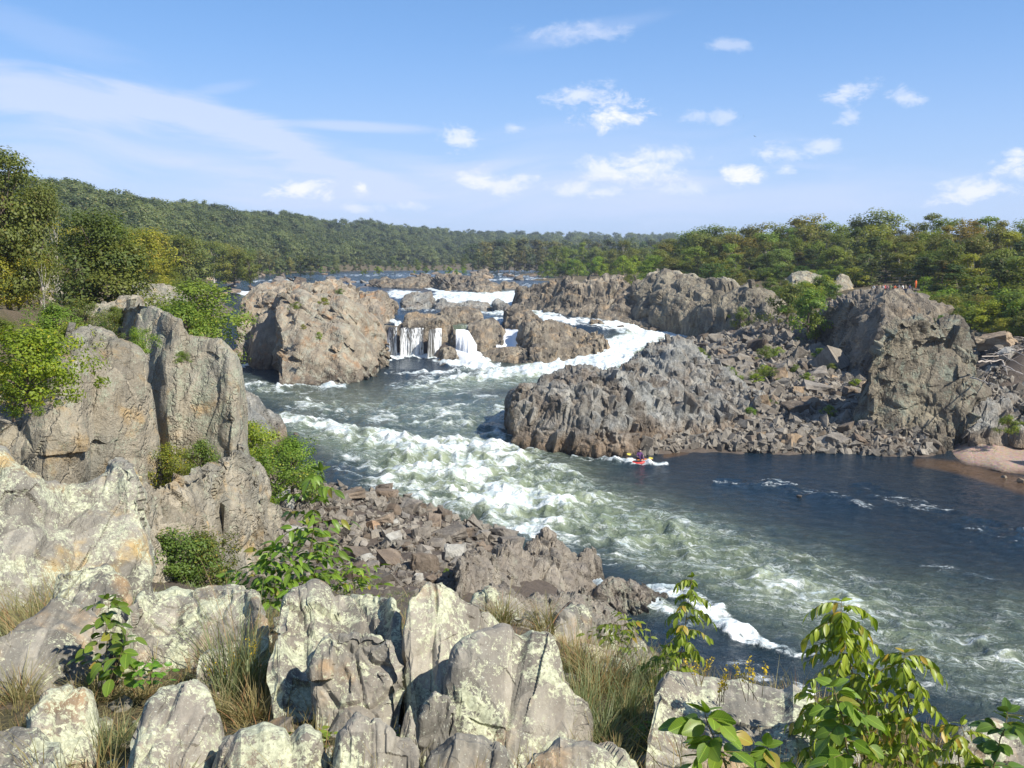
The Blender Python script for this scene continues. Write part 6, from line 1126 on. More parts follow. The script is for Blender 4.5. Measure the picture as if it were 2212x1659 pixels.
for (u, v, px, n, lb, ln) in [(560, 1500, 300, 46, 'tall thin pale grass stems rising over the rounded hollow boulder', .05), (520, 1490, 330, 60, 'second spray of tall pale stems by the hollow boulder', -.08), (20, 1480, 200, 160, 'reddish dry grass bending over the left edge rocks', -.4), (170, 1590, 120, 200, 'rust coloured grass between the lower left stones', -.1), (330, 1660, 110, 120, 'green and straw grass on the leaning brown slab', 0), (1240, 1560, 190, 160, 'straw grass at the right edge of the broad lichened rock', .05), (1420, 1530, 150, 120, 'mixed grass and weeds left of the wedge rock crest', .1), (600, 1480, 260, 30, 'pale grass stems in front of the leafy weeds', -.05), (450, 1440, 190, 24, 'single grass stems leaning over the hollow boulder', -.25), (1290, 1560, 250, 40, 'tall seed headed grass stems against the dark water', .05), (1380, 1600, 230, 30, 'thin reddish grass stems left of the wedge rock', .1), (90, 1440, 240, 60, 'long straw stems sweeping over the left rocks', -.5), (230, 1640, 170, 40, 'loose pale stems by the leaning brown slab', .1), (1060, 1380, 110, 40, 'thin stems between the central fins', .1)]:
    tuft(u, v, px, n, lb, 'grassg' if n != 60 else 'grass', (ln, 0), px * .3)
# ground cover of short blades and litter in the foreground
rg = np.random.default_rng(3); V, F, T, o_ = [], [], [], 0
for k in range(2500):
    r = 3.6 + 9 * rg.random() ** 1.3; a = rg.uniform(-.62, .55); x, y = math.sin(a) * r, math.cos(a) * r; z = ground(x, y)
    v, f, t_ = grass_tuft(None, rg.uniform(.06, .36), 20, rg.uniform(.05, .15), 900 + k, lean=(rg.uniform(-.3, .3), 0), wid=.0035, seg=3)
    V.append(v + [x, y, z]); F.append(f + o_); o_ += len(v); T.append(t_)
o = obj('grass', mesh('grass', np.concatenate(V), np.concatenate(F), M['grass'], False, {'tint': np.concatenate(T)})); tag(o, 'short dry grass between the foreground rocks', kind='stuff')
V, F, T, o_ = [], [], [], 0
for k in range(900):
    r = 12 + 26 * rg.random(); a = rg.uniform(-.5, .1); x, y = math.sin(a) * r, math.cos(a) * r; z = ground(x, y)
    v, f, t_ = grass_tuft(None, rg.uniform(.15, .5), 16, rg.uniform(.15, .4), 1900 + k, wid=.012, seg=3)
    V.append(v + [x, y, z]); F.append(f + o_); o_ += len(v); T.append(t_)
o = obj('grass', mesh('grass', np.concatenate(V), np.concatenate(F), M['grassg'], False, {'tint': np.concatenate(T)})); tag(o, 'green grass and weeds in the gully behind the foreground rocks', kind='stuff')
fill('pebbles', [(-60, 1330), (300, 1420), (640, 1500), (900, 1500), (1240, 1330), (1420, 1420), (1450, 1600), (1500, 1700), (-60, 1700)], 3000, 8, 34, 48, 'small stones and chips between the foreground rocks', 'fore')
# leaves
def leaf_mesh(L, W, seed, droop=.35, fold=.25, n=7, tooth=.0):
    rg = np.random.default_rng(seed); V, F = [], []
    tw = rg.uniform(-.25, .25)
    for k in range(n + 1):
        s = k / n; w_ = W * .5 * math.sin(math.pi * min(1, s * .93 + .03) ** .82) ** .85 * (1 + tooth * (k % 2)); y = L * s; z = -droop * L * s * s
        for c, q in ((-1, 1), (-.5, .5), (0, 0), (.5, .5), (1, 1)):
            V.append([c * w_ + tw * L * s * s * .3, y, z + abs(c) * w_ * fold])
    for k in range(n):
        for c in range(4): F.append([k * 5 + c, k * 5 + c + 1, k * 5 + c + 6, k * 5 + c + 5])
    return np.array(V), np.array(F)
LF = [mesh('leaf', *leaf_mesh(1.0, .46, i, .15 + .12 * i, .22), M['sap'], True) for i in range(4)]
LW = [mesh('leaf', *leaf_mesh(1.0, .66, 10 + i, .1 + .1 * i, .18, 9, .05), M['sap'], True) for i in range(3)]
def orient(dirv_, up, roll=0.):
    y = Vector(dirv_).normalized(); z = Vector(up); z = (z - y * z.dot(y)).normalized(); x = y.cross(z); m_ = Matrix((x, y, z)).transposed()
    return (Matrix.Rotation(roll, 3, y) @ m_).to_euler()
def sapling(base_uv, d, top_uv, label, nbr, blen, leafpx, per, seed, wide=False, hang=.5, tint=(1, 1, 1), name='sapling', start=.25, dtop=None, spread=1., stemr=.006, comp=True):
    """leafy young plant: a stem, side twigs and single leaves; all positions are world points"""
    rg = np.random.default_rng(seed); B0 = atd(*base_uv, d); T0 = atd(*top_uv, dtop or d); r = bpy.data.objects.new(name, None); C.objects.link(r); r.location = tuple(B0)
    tag(r, label, 'sapling' if name == 'sapling' else 'plant')
    n = 9; ax = T0 - B0; pts = [ax * (k / n) + rg.normal(0, .012, 3) * np.linalg.norm(ax) * (k > 0) for k in range(n + 1)]; H_ = np.linalg.norm(ax)
    parts = [tube(pts, [stemr * (1 - .75 * k / n) for k in range(n + 1)], 6)]; pts = np.array(pts); L0 = leafpx * d / 2037; LS = LW if wide else LF; nl = 0
    def put(p, dr, s):
        nonlocal nl
        up = np.array([0, 0, 1.]) + rg.normal(0, .35, 3)
        o = bpy.data.objects.new('leaf', LS[rg.integers(len(LS))]); C.objects.link(o); o.parent = r; o.location = tuple(p); o.rotation_euler = orient(dr, up, rg.normal(0, .35)); o.scale = (s,) * 3
        tv = rg.uniform(.8, 1.15); o.color = (tint[0] * tv, tint[1] * tv, tint[2] * tv, 1); nl += 1
    for b in range(nbr):
        s = start + (1 - start) * (b + rg.uniform(0, .8)) / nbr; p0 = np.array([np.interp(min(s, 1) * n, range(n + 1), pts[:, q]) for q in range(3)])
        th = b * 2.4 + rg.uniform(-.4, .4); ln = blen * d / 2037 * (1.25 - .75 * s) * rg.uniform(.6, 1.15); dr = np.array([math.cos(th) * spread, math.sin(th) * .8, .35])
        tw = []
        for k in range(5): e = k / 4; tw.append(p0 + dr * ln * e + np.array([0, 0, -hang * ln * e * e]))
        parts.append(tube(tw, [stemr * .35 * (1 - .6 * k / 4) for k in range(5)], 4)); tw = np.array(tw)
        for k in range(per):
            e = (k + 1) / per if comp else (k + .6) / per; q = np.array([np.interp(e * 4, range(5), tw[:, c]) for c in range(3)]); td = tw[min(4, int(e * 4) + 0)] - tw[max(0, int(e * 4) - 1)] if e * 4 >= 1 else tw[1] - tw[0]
            td = td / (np.linalg.norm(td) + 1e-9); sd = np.cross(td, [0, 0, 1]); sd /= np.linalg.norm(sd) + 1e-9
            if k == per - 1: put(q, td + [0, 0, -hang * .6], L0 * rg.uniform(.8, 1.2)); continue
            if comp:
                for sgn in (-1, 1): put(q, td * .5 + sd * sgn * .9 + [0, 0, -hang * .8 - rg.uniform(0, .3)], L0 * rg.uniform(.7, 1.1))
            else: put(q, td * .7 + sd * (1 if k % 2 else -1) * .7 + [0, 0, -hang * .5], L0 * rg.uniform(.75, 1.15))
    for sgn in (-1, 0, 1): put(pts[-1], np.array([sgn * .7, rg.uniform(-.3, .3), .4]), L0 * .8)
    v, f = join(parts); obj('stem', mesh('stem', v, f, M['stem'], True), r); return nl
NL = 0
NL += sapling((1885, 1720), 4.6, (1820, 1300), 'large bushy sapling with drooping light green leaves at the lower right', 44, 132, 30, 7, 1, hang=.75, tint=(1.5, 1.4, .85), spread=1.1)
NL += sapling((1960, 1760), 4.4, (1960, 1400), 'second stem of the drooping sapling reaching right', 31, 121, 29, 6, 2, hang=.7, tint=(1.45, 1.35, .85), spread=1.1)
NL += sapling((1780, 1700), 4.9, (1760, 1500), 'low leafy shoot at the left foot of the drooping sapling', 15, 99, 29, 6, 3, hang=.6, tint=(1.3, 1.3, .9))
NL += sapling((2050, 1790), 4.0, (2080, 1560), 'shoot with reddish leaf tips at the right of the drooping sapling', 15, 110, 29, 6, 4, hang=.6, tint=(1.4, 1.25, .75))
NL += sapling((1880, 1780), 3.2, (1800, 1480), 'front shoot with big toothed leaves before the drooping sapling', 12, 99, 50, 5, 5, wide=True, hang=.5, tint=(1.0, 1.15, .85), comp=False)
NL += sapling((1445, 1560), 6.2, (1500, 1250), 'slender sapling with small hanging leaves against the white foam', 26, 82, 22, 6, 6, hang=.7, tint=(1.2, 1.15, .75))
NL += sapling((1420, 1560), 6.4, (1440, 1400), 'lower twig of leaves left of the slender sapling', 14, 99, 20, 6, 7, hang=.4, tint=(1.1, 1.1, .75))
NL += sapling((1610, 1770), 2.9, (1520, 1540), 'big bright toothed leaves at the bottom before the wedge rock', 11, 99, 56, 4, 8, wide=True, hang=.4, tint=(1.1, 1.2, .8), comp=False)
NL += sapling((1700, 1790), 2.9, (1660, 1610), 'small shoot of broad leaves right of the bright toothed leaves', 8, 77, 45, 5, 9, wide=True, hang=.4, tint=(.9, 1.05, .8), comp=False)
NL += sapling((2120, 1790), 3.2, (2175, 1540), 'upright shoot with dark toothed leaves in the lower right corner', 12, 88, 38, 5, 10, wide=True, hang=.3, tint=(.65, .8, .75), comp=False)
NL += sapling((640, 1330), 9.5, (700, 1015), 'compound leaved sapling standing before the scree', 16, 105, 28, 4, 11, hang=.35, tint=(.8, .95, .7), dtop=9.2)
NL += sapling((700, 1330), 9.8, (665, 1130), 'leafy green weeds at the foot of the compound leaved sapling', 20, 105, 29, 4, 12, hang=.1, tint=(1.0, 1.15, .8), name='plant')
NL += sapling((600, 1360), 9.3, (590, 1185), 'broad green weeds left of the compound leaved sapling', 20, 94, 28, 4, 13, hang=.1, tint=(.95, 1.15, .8), name='plant')
NL += sapling((540, 1340), 9.6, (560, 1230), 'low weed clump between the hollow boulder and the tall split rock', 15, 88, 24, 4, 14, hang=.1, tint=(.9, 1.1, .8), name='plant')
NL += sapling((770, 1320), 9.6, (760, 1225), 'low green weeds behind the tall split rock', 16, 94, 20, 4, 15, hang=.1, tint=(1.1, 1.2, .8), name='plant')
NL += sapling((225, 1500), 6.3, (235, 1290), 'young plant with round leaves left of the rounded hollow boulder', 20, 77, 27, 4, 16, wide=True, hang=.4, tint=(.85, .9, .7), comp=False)
NL += sapling((240, 1500), 6.1, (265, 1390), 'two large light leaves under the young round leaved plant', 7, 66, 37, 3, 17, wide=True, hang=.6, tint=(1.1, 1.25, .9), comp=False, name='plant')
NL += sapling((320, 1500), 6.0, (330, 1430), 'small green plant in the dark hollow under the boulder', 11, 55, 18, 4, 18, wide=True, hang=.2, tint=(.8, 1.2, .7), comp=False, name='plant')
NL += sapling((680, 1650), 5.1, (670, 1580), 'creeping leafy plant at the foot of the brown shouldered block', 14, 77, 18, 4, 19, wide=True, hang=.2, tint=(1.0, 1.0, .7), comp=False, name='plant')
NL += sapling((865, 1650), 5.2, (850, 1580), 'little green plant in the crack below the central fin', 11, 44, 14, 4, 20, wide=True, hang=.2, tint=(.7, .8, .6), comp=False, name='plant')
NL += sapling((1330, 1430), 8.0, (1350, 1340), 'small reddish leaved shoots on the slope above the dark water', 15, 88, 18, 5, 21, hang=.2, tint=(1.0, .95, .6), name='plant')
NL += sapling((1380, 1700), 5.2, (1400, 1560), 'weedy stem with narrow leaves left of the wedge rock', 14, 66, 16, 4, 22, hang=.1, tint=(.8, .9, .6), name='plant')
print('leaves', NL)
# thin seed stems in front of the wedge rock, goldenrod flowers
def goldenrod(u, v, d, h, label, seed):
    rg = np.random.default_rng(seed); r = bpy.data.objects.new('goldenrod', None); C.objects.link(r); B0 = atd(u, v, d); r.location = tuple(B0); tag(r, label, 'flower'); hh = h * d / 2037
    st, fl = [], []
    for k in range(5):
        b = np.array([rg.normal(0, .12), rg.normal(0, .1), 0]) * hh; tp = b + np.array([rg.normal(0, .22) * hh, rg.normal(0, .1) * hh, hh * rg.uniform(.6, 1)]); st.append(tube([b, (b + tp) / 2, tp], [.002, .0016, .001], 4))
        for q in range(26): s = rg.uniform(.55, 1); fl.append(b + (tp - b) * s + rg.normal(0, .035, 3) * hh)
    sv, sf = join(st); obj('stem', mesh('stem', sv, sf, M['stem']), r); V, F, T = leaf_quads(np.array(fl), rg.normal(size=(len(fl), 3)), .035 * hh + .004, rg, .9); obj('blossom', mesh('blossom', V, F, M['flower'], False, {'tint': T}), r)
for a in [(535, 1470, 6.4, 110, 'goldenrod sprig with yellow blossom under the rounded hollow boulder', 1), (462, 1480, 6.2, 60, 'short goldenrod beside the dark hollow', 2), (395, 1640, 5.2, 70, 'yellow goldenrod by the leaning brown slab', 3), (775, 1690, 4.9, 80, 'bright goldenrod at the bottom centre', 4), (985, 1720, 4.6, 110, 'tall goldenrod rising at the bottom edge', 5), (1455, 1600, 5.6, 80, 'faded goldenrod by the wedge rock', 6), (1560, 1520, 5., 90, 'wiry branched weed with tiny yellow buds before the wedge rock', 7), (1630, 1510, 5., 110, 'wiry branched weed at the crest of the wedge rock', 8), (1510, 1480, 5.2, 70, 'small wiry weed at the left of the wedge rock crest', 9)]: goldenrod(*a)
DL = ['curled dry leaf in the grass below the round leaved plant', 'orange dry leaf on the left flank of the leaning brown slab', 'dry leaf beside the yellow goldenrod', 'pale dry leaf between the slab and the goldenrod', 'brown dry leaf at the bottom left edge of the leaning slab', 'dry leaf near the top of the leaning slab', 'dry leaf above the brown triangular stone']
for i, (u, v) in enumerate([(185, 1518), (335, 1630), (392, 1600), (360, 1610), (395, 1700), (430, 1640), (150, 1560)]):
    p = ghit(u, v); o = obj('fallen_leaf', LF[i % 4].copy(), None, (p[0], p[1], p[2] + .03), (rb.uniform(-.4, .4), .2, rb.uniform(0, 6)), (.09, .09, .09)); o.data.materials.clear(); o.data.materials.append(M['deadleaf'])
    tag(o, DL[i], 'leaf')
for i, (u, v, s_, lb) in enumerate([(938, 1640, .03, 'white quartz pebble beside the thin purplish shard'), (900, 1640, .02, 'small white quartz pebble in the central crack'), (858, 1585, .02, 'white pebble left of the central crack'), (735, 1640, .03, 'white quartz pebble below the brown shouldered block'), (215, 1435, .05, 'white quartz lump on the broad left rock')]):
    p = ghit(u, v); v_, f_ = HULLS3[i]; o = obj('quartz_pebble', mesh('quartz_pebble', v_, f_, M['quartz']), None, (p[0], p[1], p[2] + .04), None, (s_, s_ * .8, s_ * .7)); tag(o, lb, 'pebble')

# ------------------------------------------------------------------ people, kayaks, overlook
skin = plain('skin', (.45, .27, .19), .6); hairm = plain('dark_hair', (.04, .03, .025), .7)
CL = {k: plain(k + '_cloth', c, .8, 30, .12) for k, c in dict(white=(.75, .75, .74), navy=(.03, .04, .13), orange=(.70, .13, .03), grey=(.22, .22, .24), red=(.5, .05, .04), blue=(.18, .36, .62), black=(.02, .02, .025), pink=(.6, .3, .33), khaki=(.36, .30, .20), purple=(.10, .04, .13), green=(.15, .25, .12)).items()}
def body_mesh(pose):
    """one continuous skinned figure; joints in metres, facing -Y"""
    if pose == 'stand': J = dict(pel=(0, 0, .95), ch=(0, 0, 1.32), nk=(0, -.01, 1.50), hd=(0, -.02, 1.64), tp=(0, -.01, 1.74), ls=(.17, 0, 1.42), le=(.24, .02, 1.14), lh=(.20, -.16, .95), rs=(-.17, 0, 1.42), re=(-.24, .02, 1.14), rh=(-.22, -.10, .92), lk=(.11, -.02, .5), lf=(.12, .02, .07), lt=(.13, -.17, .03), rk=(-.11, -.02, .5), rf=(-.12, .02, .07), rt=(-.13, -.17, .03), lp=(.1, 0, .9), rp=(-.1, 0, .9))
    elif pose == 'lean': J = dict(pel=(0, .12, .95), ch=(0, -.02, 1.28), nk=(0, -.08, 1.44), hd=(0, -.12, 1.56), tp=(0, -.12, 1.67), ls=(.18, -.03, 1.36), le=(.26, -.18, 1.14), lh=(.14, -.38, 1.12), rs=(-.18, -.03, 1.36), re=(-.26, -.18, 1.14), rh=(-.12, -.38, 1.12), lk=(.11, .06, .5), lf=(.12, .12, .07), lt=(.13, -.06, .03), rk=(-.12, .02, .5), rf=(-.14, .02, .07), rt=(-.15, -.16, .03), lp=(.1, .11, .9), rp=(-.1, .11, .9))
    else: J = dict(pel=(0, 0, .12), ch=(0, -.04, .48), nk=(0, -.06, .64), hd=(.02, -.10, .78), tp=(.02, -.10, .89), ls=(.18, -.04, .57), le=(.30, -.18, .34), lh=(.30, -.42, .22), rs=(-.18, -.04, .57), re=(-.30, -.16, .32), rh=(-.24, -.42, .30), lk=(.16, -.45, .30), lf=(.13, -.82, .10), lt=(.13, -.93, .16), rk=(-.16, -.45, .30), rf=(-.13, -.82, .10), rt=(-.13, -.93, .16), lp=(.11, -.03, .1), rp=(-.11, -.03, .1))
    rad = dict(pel=.155, ch=.165, nk=.06, hd=.105, tp=.075, ls=.075, rs=.075, le=.046, re=.046, lh=.036, rh=.036, lp=.10, rp=.10, lk=.066, rk=.066, lf=.045, rf=.045, lt=.036, rt=.036)
    ks = list(J); me = bpy.data.meshes.new('b'); E = [('pel', 'ch'), ('ch', 'nk'), ('nk', 'hd'), ('hd', 'tp'), ('ch', 'ls'), ('ls', 'le'), ('le', 'lh'), ('ch', 'rs'), ('rs', 're'), ('re', 'rh'), ('pel', 'lp'), ('lp', 'lk'), ('lk', 'lf'), ('lf', 'lt'), ('pel', 'rp'), ('rp', 'rk'), ('rk', 'rf'), ('rf', 'rt')]
    me.from_pydata([J[k] for k in ks], [(ks.index(a), ks.index(b)) for a, b in E], []); o = bpy.data.objects.new('b', me); C.objects.link(o); o.modifiers.new('s', 'SKIN'); o.modifiers.new('u', 'SUBSURF').levels = 1
    for i, k in enumerate(ks): sv = me.skin_vertices[0].data[i]; sv.radius = (rad[k] * (1.15 if k in ('pel', 'ch') else 1), rad[k] * .82 if k in ('pel', 'ch') else rad[k]); sv.use_root = (k == 'pel')
    dg = bpy.context.evaluated_depsgraph_get(); r = bpy.data.meshes.new_from_object(o.evaluated_get(dg)); bpy.data.objects.remove(o); r.name = 'person'
    r.materials.clear(); [r.materials.append(skin) for _ in range(4)]
    hz, cz, pz = J['nk'][2], J['ch'][2], J['pel'][2]
    for p in r.polygons:
        c = p.center; p.use_smooth = True
        arm = abs(c.x) > .2 and pose != 'sit' or (pose == 'sit' and c.y < -.2 and abs(c.x) > .21)
        if c.z > hz + .03: p.material_index = 3 if (c.z > J['hd'][2] + .05 or c.y > J['hd'][1] + .03) else 0
        elif arm and c.z < J['le'][2] + .02 and c.z > J['lh'][2] - .12: p.material_index = 0
        elif c.z > pz + .02 or (pose == 'sit' and c.y > -.15): p.material_index = 1
        elif c.z < .1 and pose != 'sit': p.material_index = 3
        else: p.material_index = 2
    return r
BODY = {k: body_mesh(k) for k in ('stand', 'lean', 'sit')}
def person(x, y, z, rot, pose, shirt, pants, label, hair=None, s=1.0):
    o = obj('person', BODY[pose], None, (x, y, z), (0, 0, rot), (s, s, s))
    for i, m_ in ((1, CL[shirt]), (2, CL[pants]), (3, hair or hairm)): o.material_slots[i].link = 'OBJECT'; o.material_slots[i].material = m_
    o.material_slots[0].link = 'OBJECT'; o.material_slots[0].material = skin
    # facial features as small raised forms
    tag(o, label, 'person'); return o
def box(name, a, b, w_, mat, parent=None, h=None):
    a, b = Vector(a), Vector(b); d = (b - a); L_ = d.length; bm = bmesh.new(); bmesh.ops.create_cube(bm, size=1); bmesh.ops.scale(bm, vec=(w_, L_, h or w_), verts=bm.verts); bmesh.ops.bevel(bm, geom=bm.edges[:], offset=min(w_, h or w_) * .2, segments=1, affect='EDGES')
    me_ = bpy.data.meshes.new(name); bm.to_mesh(me_); bm.free(); me_.materials.append(mat); o = obj(name, me_, parent, (a + b) / 2); o.rotation_euler = d.to_track_quat('Y', 'Z').to_euler(); return o
# kayaks: lofted hulls with a raised bow and stern, open cockpit rim
def kayak(name, u, v, ang, L_, col, label):
    m_ = plain(name + '_plastic', col, .35, 5, .08); x, y, _ = atz(u, v, .05); r = bpy.data.objects.new('kayak', None); C.objects.link(r); r.location = (x, y, .10); r.rotation_euler = (0, 0, ang); tag(r, label, 'kayak'); V, F = [], []; n, k_ = 25, 12
    for i in range(n):
        s = i / (n - 1) * 2 - 1; w_ = .33 * (1 - abs(s) ** 2.4) ** .8 + .01; hgt = .17 * (1 - abs(s) ** 3) + .02; lift = .16 * abs(s) ** 2.5
        for j in range(k_): t_ = 2 * math.pi * j / k_; V.append([s * L_ / 2, math.cos(t_) * w_, lift + math.sin(t_) * hgt * (1 if math.sin(t_) < 0 else .8)])
    for i in range(n - 1):
        for j in range(k_): F.append([i * k_ + j, i * k_ + (j + 1) % k_, (i + 1) * k_ + (j + 1) % k_, (i + 1) * k_ + j])
    obj('hull', mesh('hull', V, np.array(F), m_, True), r)
    pts = [(math.cos(t_) * .42, math.sin(t_) * .23, .16) for t_ in np.linspace(0, 2 * math.pi, 20)]; v_, f_ = tube(pts, [.022] * 20, 6); obj('cockpit_rim', mesh('cockpit_rim', v_, f_, CL['black'], True), r)
    v_ = np.array([(0, 0, .155)] + pts[:-1]) ; f_ = np.array([[0, i + 1, (i + 1) % 19 + 1] for i in range(19)]); v_[1:, 2] = .16; obj('seat_well', mesh('seat_well', v_, f_, CL['black']), r)
    return x, y
kx, ky = kayak('orange', 1381, 995, R(-14), 2.3, (.62, .22, .06), 'orange kayak floating in the foam below the grey outcrop')
kayak('red', 1377, 1001, R(-4), 1.4, (.50, .05, .04), 'short red kayak drawn up alongside the orange kayak')
person(kx, ky + .05, .18, R(12), 'sit', 'purple', 'black', 'kayaker in a dark purple top sitting in the orange kayak', plain('helmet', (.03, .03, .05), .4))
r = bpy.data.objects.new('paddle', None); C.objects.link(r); r.location = (kx, ky - .42, .55); r.rotation_euler = (0, R(12), R(8)); tag(r, 'yellow bladed paddle held across the orange kayak', 'paddle')
v_, f_ = tube([(-.85, 0, 0), (0, 0, 0), (.85, 0, 0)], [.018] * 3, 6); obj('shaft', mesh('shaft', v_, f_, CL['black'], True), r)
for s in (-1, 1):
    th_ = np.linspace(0, 2 * math.pi, 13)[:-1]; v_ = np.array([[s * (1.02 + .22 * math.cos(a)), .02 * math.cos(a) ** 2, .10 * math.sin(a)] for a in th_] + [[s * (1.02 + .22 * math.cos(a)), .02 * math.cos(a) ** 2 + .015, .10 * math.sin(a)] for a in th_])
    f_ = [[0, i, i + 1] for i in range(1, 11)] + [[12, 12 + i + 1, 12 + i] for i in range(1, 11)]; q_ = [[i, (i + 1) % 12, 12 + (i + 1) % 12, 12 + i] for i in range(12)]; obj('blade', mesh('blade', v_, [np.array(f_), np.array(q_)], plain('blade_yellow', (.7, .6, .1), .5)), r)
# overlook platform with rail, and the visitors on it
DO = 150.0
def ov(u, dd=0., z=None): x = (u - 1106) / 2037 * (DO + dd); return x, DO + dd
zo = atd(1900, 634, DO)[2]
pl = bpy.data.objects.new('overlook_platform', None); C.objects.link(pl); xa, ya = ov(1880); pl.location = (xa, ya, zo); tag(pl, 'railed viewing platform on top of the shaded cliff', 'platform')
wood = plain('dark_timber', (.05, .045, .04), .8, 8, .3)
xb = ov(1968)[0] - xa
for k in range(9): box('board', (0, .2 + k * .62, -.06), (xb, .2 + k * .62, -.06), .56, wood, pl, .08)
for h_ in (.45, .75, 1.05): box('rail', (0, 0, h_), (xb, 0, h_), .07, wood, pl)
for k in range(9): xx = xb * k / 8; box('post', (xx, .08, -2.2), (xx, .08, 1.1), .12, wood, pl)
for i, (u, dd, ps, sh, pt, lb) in enumerate([(1884, .6, 'lean', 'white', 'black', 'visitor in a white shirt at the left end of the overlook rail'), (1890, 1.2, 'stand', 'black', 'navy', 'visitor in black behind the left end of the rail'), (1897, .6, 'stand', 'khaki', 'grey', 'visitor in a khaki shirt second along the rail'),
      (1904, .5, 'lean', 'white', 'navy', 'visitor in white with navy trousers leaning on the rail'), (1908, 1.4, 'stand', 'red', 'black', 'visitor in dark red behind the leaning pair'), (1913, .6, 'lean', 'pink', 'grey', 'visitor in pale pink leaning on the rail'), (1921, .7, 'stand', 'green', 'khaki', 'visitor in green in the middle of the overlook'),
      (1929, .6, 'lean', 'orange', 'grey', 'visitor in an orange pink top at the middle of the rail'), (1938, .7, 'stand', 'grey', 'black', 'visitor in grey right of the middle'), (1946, .6, 'stand', 'white', 'navy', 'tall visitor in white top and navy trousers'), (1952, .9, 'stand', 'khaki', 'navy', 'visitor in khaki at the right part of the rail'), (1961, .8, 'stand', 'navy', 'grey', 'visitor in navy at the right end of the rail')]):
    x, y = ov(u, dd); person(x, y, zo, R(12 * ((i * 7) % 5 - 2)), ps, sh, pt, lb, s=.80)
x, y = ov(1974, 3.); person(x, y, zo + .70, R(30), 'stand', 'orange', 'orange', 'visitor dressed in orange standing on the rock right of the rail', s=.82)
bx = obj('boulder', BM3[3], None, (x, y, zo + .05), (0, 0, 1), (1.3, 1.2, .75), (1.1, 1, .9)); tag(bx, 'rock that the orange dressed visitor stands on', 'boulder')
for u, v, sh, lb, dd in [(79, 592, 'blue', 'person in pale blue on the stone wall among the left trees', 70), (108, 594, 'red', 'person in red on the stone wall among the left trees', 70)]:
    p = atd(u, v, dd); person(p[0], p[1], p[2] - .2, 0, 'stand', sh, 'grey', lb)
# driftwood
rd = random.Random(8)
for i, (u1, v1, u2, v2, rr_, lb) in enumerate([(2112, 782, 2168, 778, .10, 'long straight driftwood log lying level across the blocks'), (2166, 780, 2176, 808, .07, 'pale bare branch sloping down from the long log'), (2150, 760, 2212, 792, .08, 'weathered driftwood trunk above the long log'), (2120, 772, 2190, 764, .07, 'grey driftwood pole in the upper pile'),
        (2165, 790, 2230, 815, .08, 'driftwood limb at the right edge of the pile'), (2108, 728, 2130, 712, .10, 'bleached forked root left of the tan block'), (2096, 815, 2150, 832, .06, 'thin driftwood stick on the blue grey blocks'), (2185, 755, 2240, 780, .06, 'thin grey stick at the right edge')]):
    a, b = atz(u1, v1, 8.4), atz(u2, v2, 8.2); a[2] = max(a[2], ground(a[0], a[1]) + .3); n = 7; pts = [a + (b - a) * k / n + np.array([0, 0, rd.uniform(-.08, .08)]) for k in range(n + 1)]; prt = [tube(np.array(pts) - a, [rr_ * (1 - .6 * k / n) for k in range(n + 1)], 7)]
    for k in (2, 4, 5): q = np.array(pts[k]) - a; e = q + np.array([rd.uniform(-1, 1), rd.uniform(-.5, .5), rd.uniform(.1, .7)]); prt.append(tube([q, (q + e) / 2, e], [rr_ * .4, rr_ * .3, rr_ * .1], 5))
    v_, f_ = join(prt); o = obj('driftwood_log', mesh('driftwood_log', v_, f_, M['drift'], True), None, tuple(a)); tag(o, lb, 'driftwood')
V, F, o_ = [], [], 0
for k in range(170):
    u, v = rd.uniform(2095, 2240), rd.uniform(705, 800); x, y, z = hitg(u, v, 8); th = rd.uniform(0, 3.14); L_ = rd.uniform(.5, 2.2); v_, f_ = tube([(x - math.cos(th) * L_ / 2, y - math.sin(th) * L_ / 2, z + .2), (x, y, z + rd.uniform(.2, .45)), (x + math.cos(th) * L_ / 2, y + math.sin(th) * L_ / 2, z + .3)], [.05, .04, .02], 4); V.append(v_); F.append(f_ + o_); o_ += len(v_)
o = obj('driftwood_sticks', mesh('driftwood_sticks', np.concatenate(V), np.concatenate(F), M['drift'])); tag(o, 'tangle of grey driftwood sticks on the right bank', kind='stuff')
# soaring birds
def bird(u, v, d, s, roll, label):
    P0 = atd(u, v, d); V = [(0, -.30, 0), (.05, 0, .03), (-.05, 0, .03), (0, .32, 0), (.45, -.08, .16), (.42, .12, .14), (.95, .02, .30), (.88, .12, .28), (-.45, -.08, .16), (-.42, .12, .14), (-.95, .02, .30), (-.88, .12, .28), (.08, .45, 0), (-.08, .45, 0), (0, 0, -.06)]
    F = [[1, 4, 5], [4, 6, 7], [4, 7, 5], [2, 9, 8], [8, 11, 10], [8, 9, 11], [0, 1, 2], [1, 3, 2], [3, 12, 13], [0, 14, 1], [0, 2, 14], [14, 3, 1], [14, 2, 3], [0, 4, 1], [0, 2, 8], [1, 5, 3], [2, 3, 9]]
    o = obj('bird', mesh('bird', V, np.array(F), plain('dark_feathers', (.03, .028, .025), .8)), None, tuple(P0), (R(15), roll, R(30)), (s, s, s)); tag(o, label, 'bird')
bird(1631, 295, 200, .62, R(12), 'dark bird soaring below the clouds with raised wings'); bird(1606, 251, 420, .5, R(-30), 'tiny distant bird above the soaring bird')

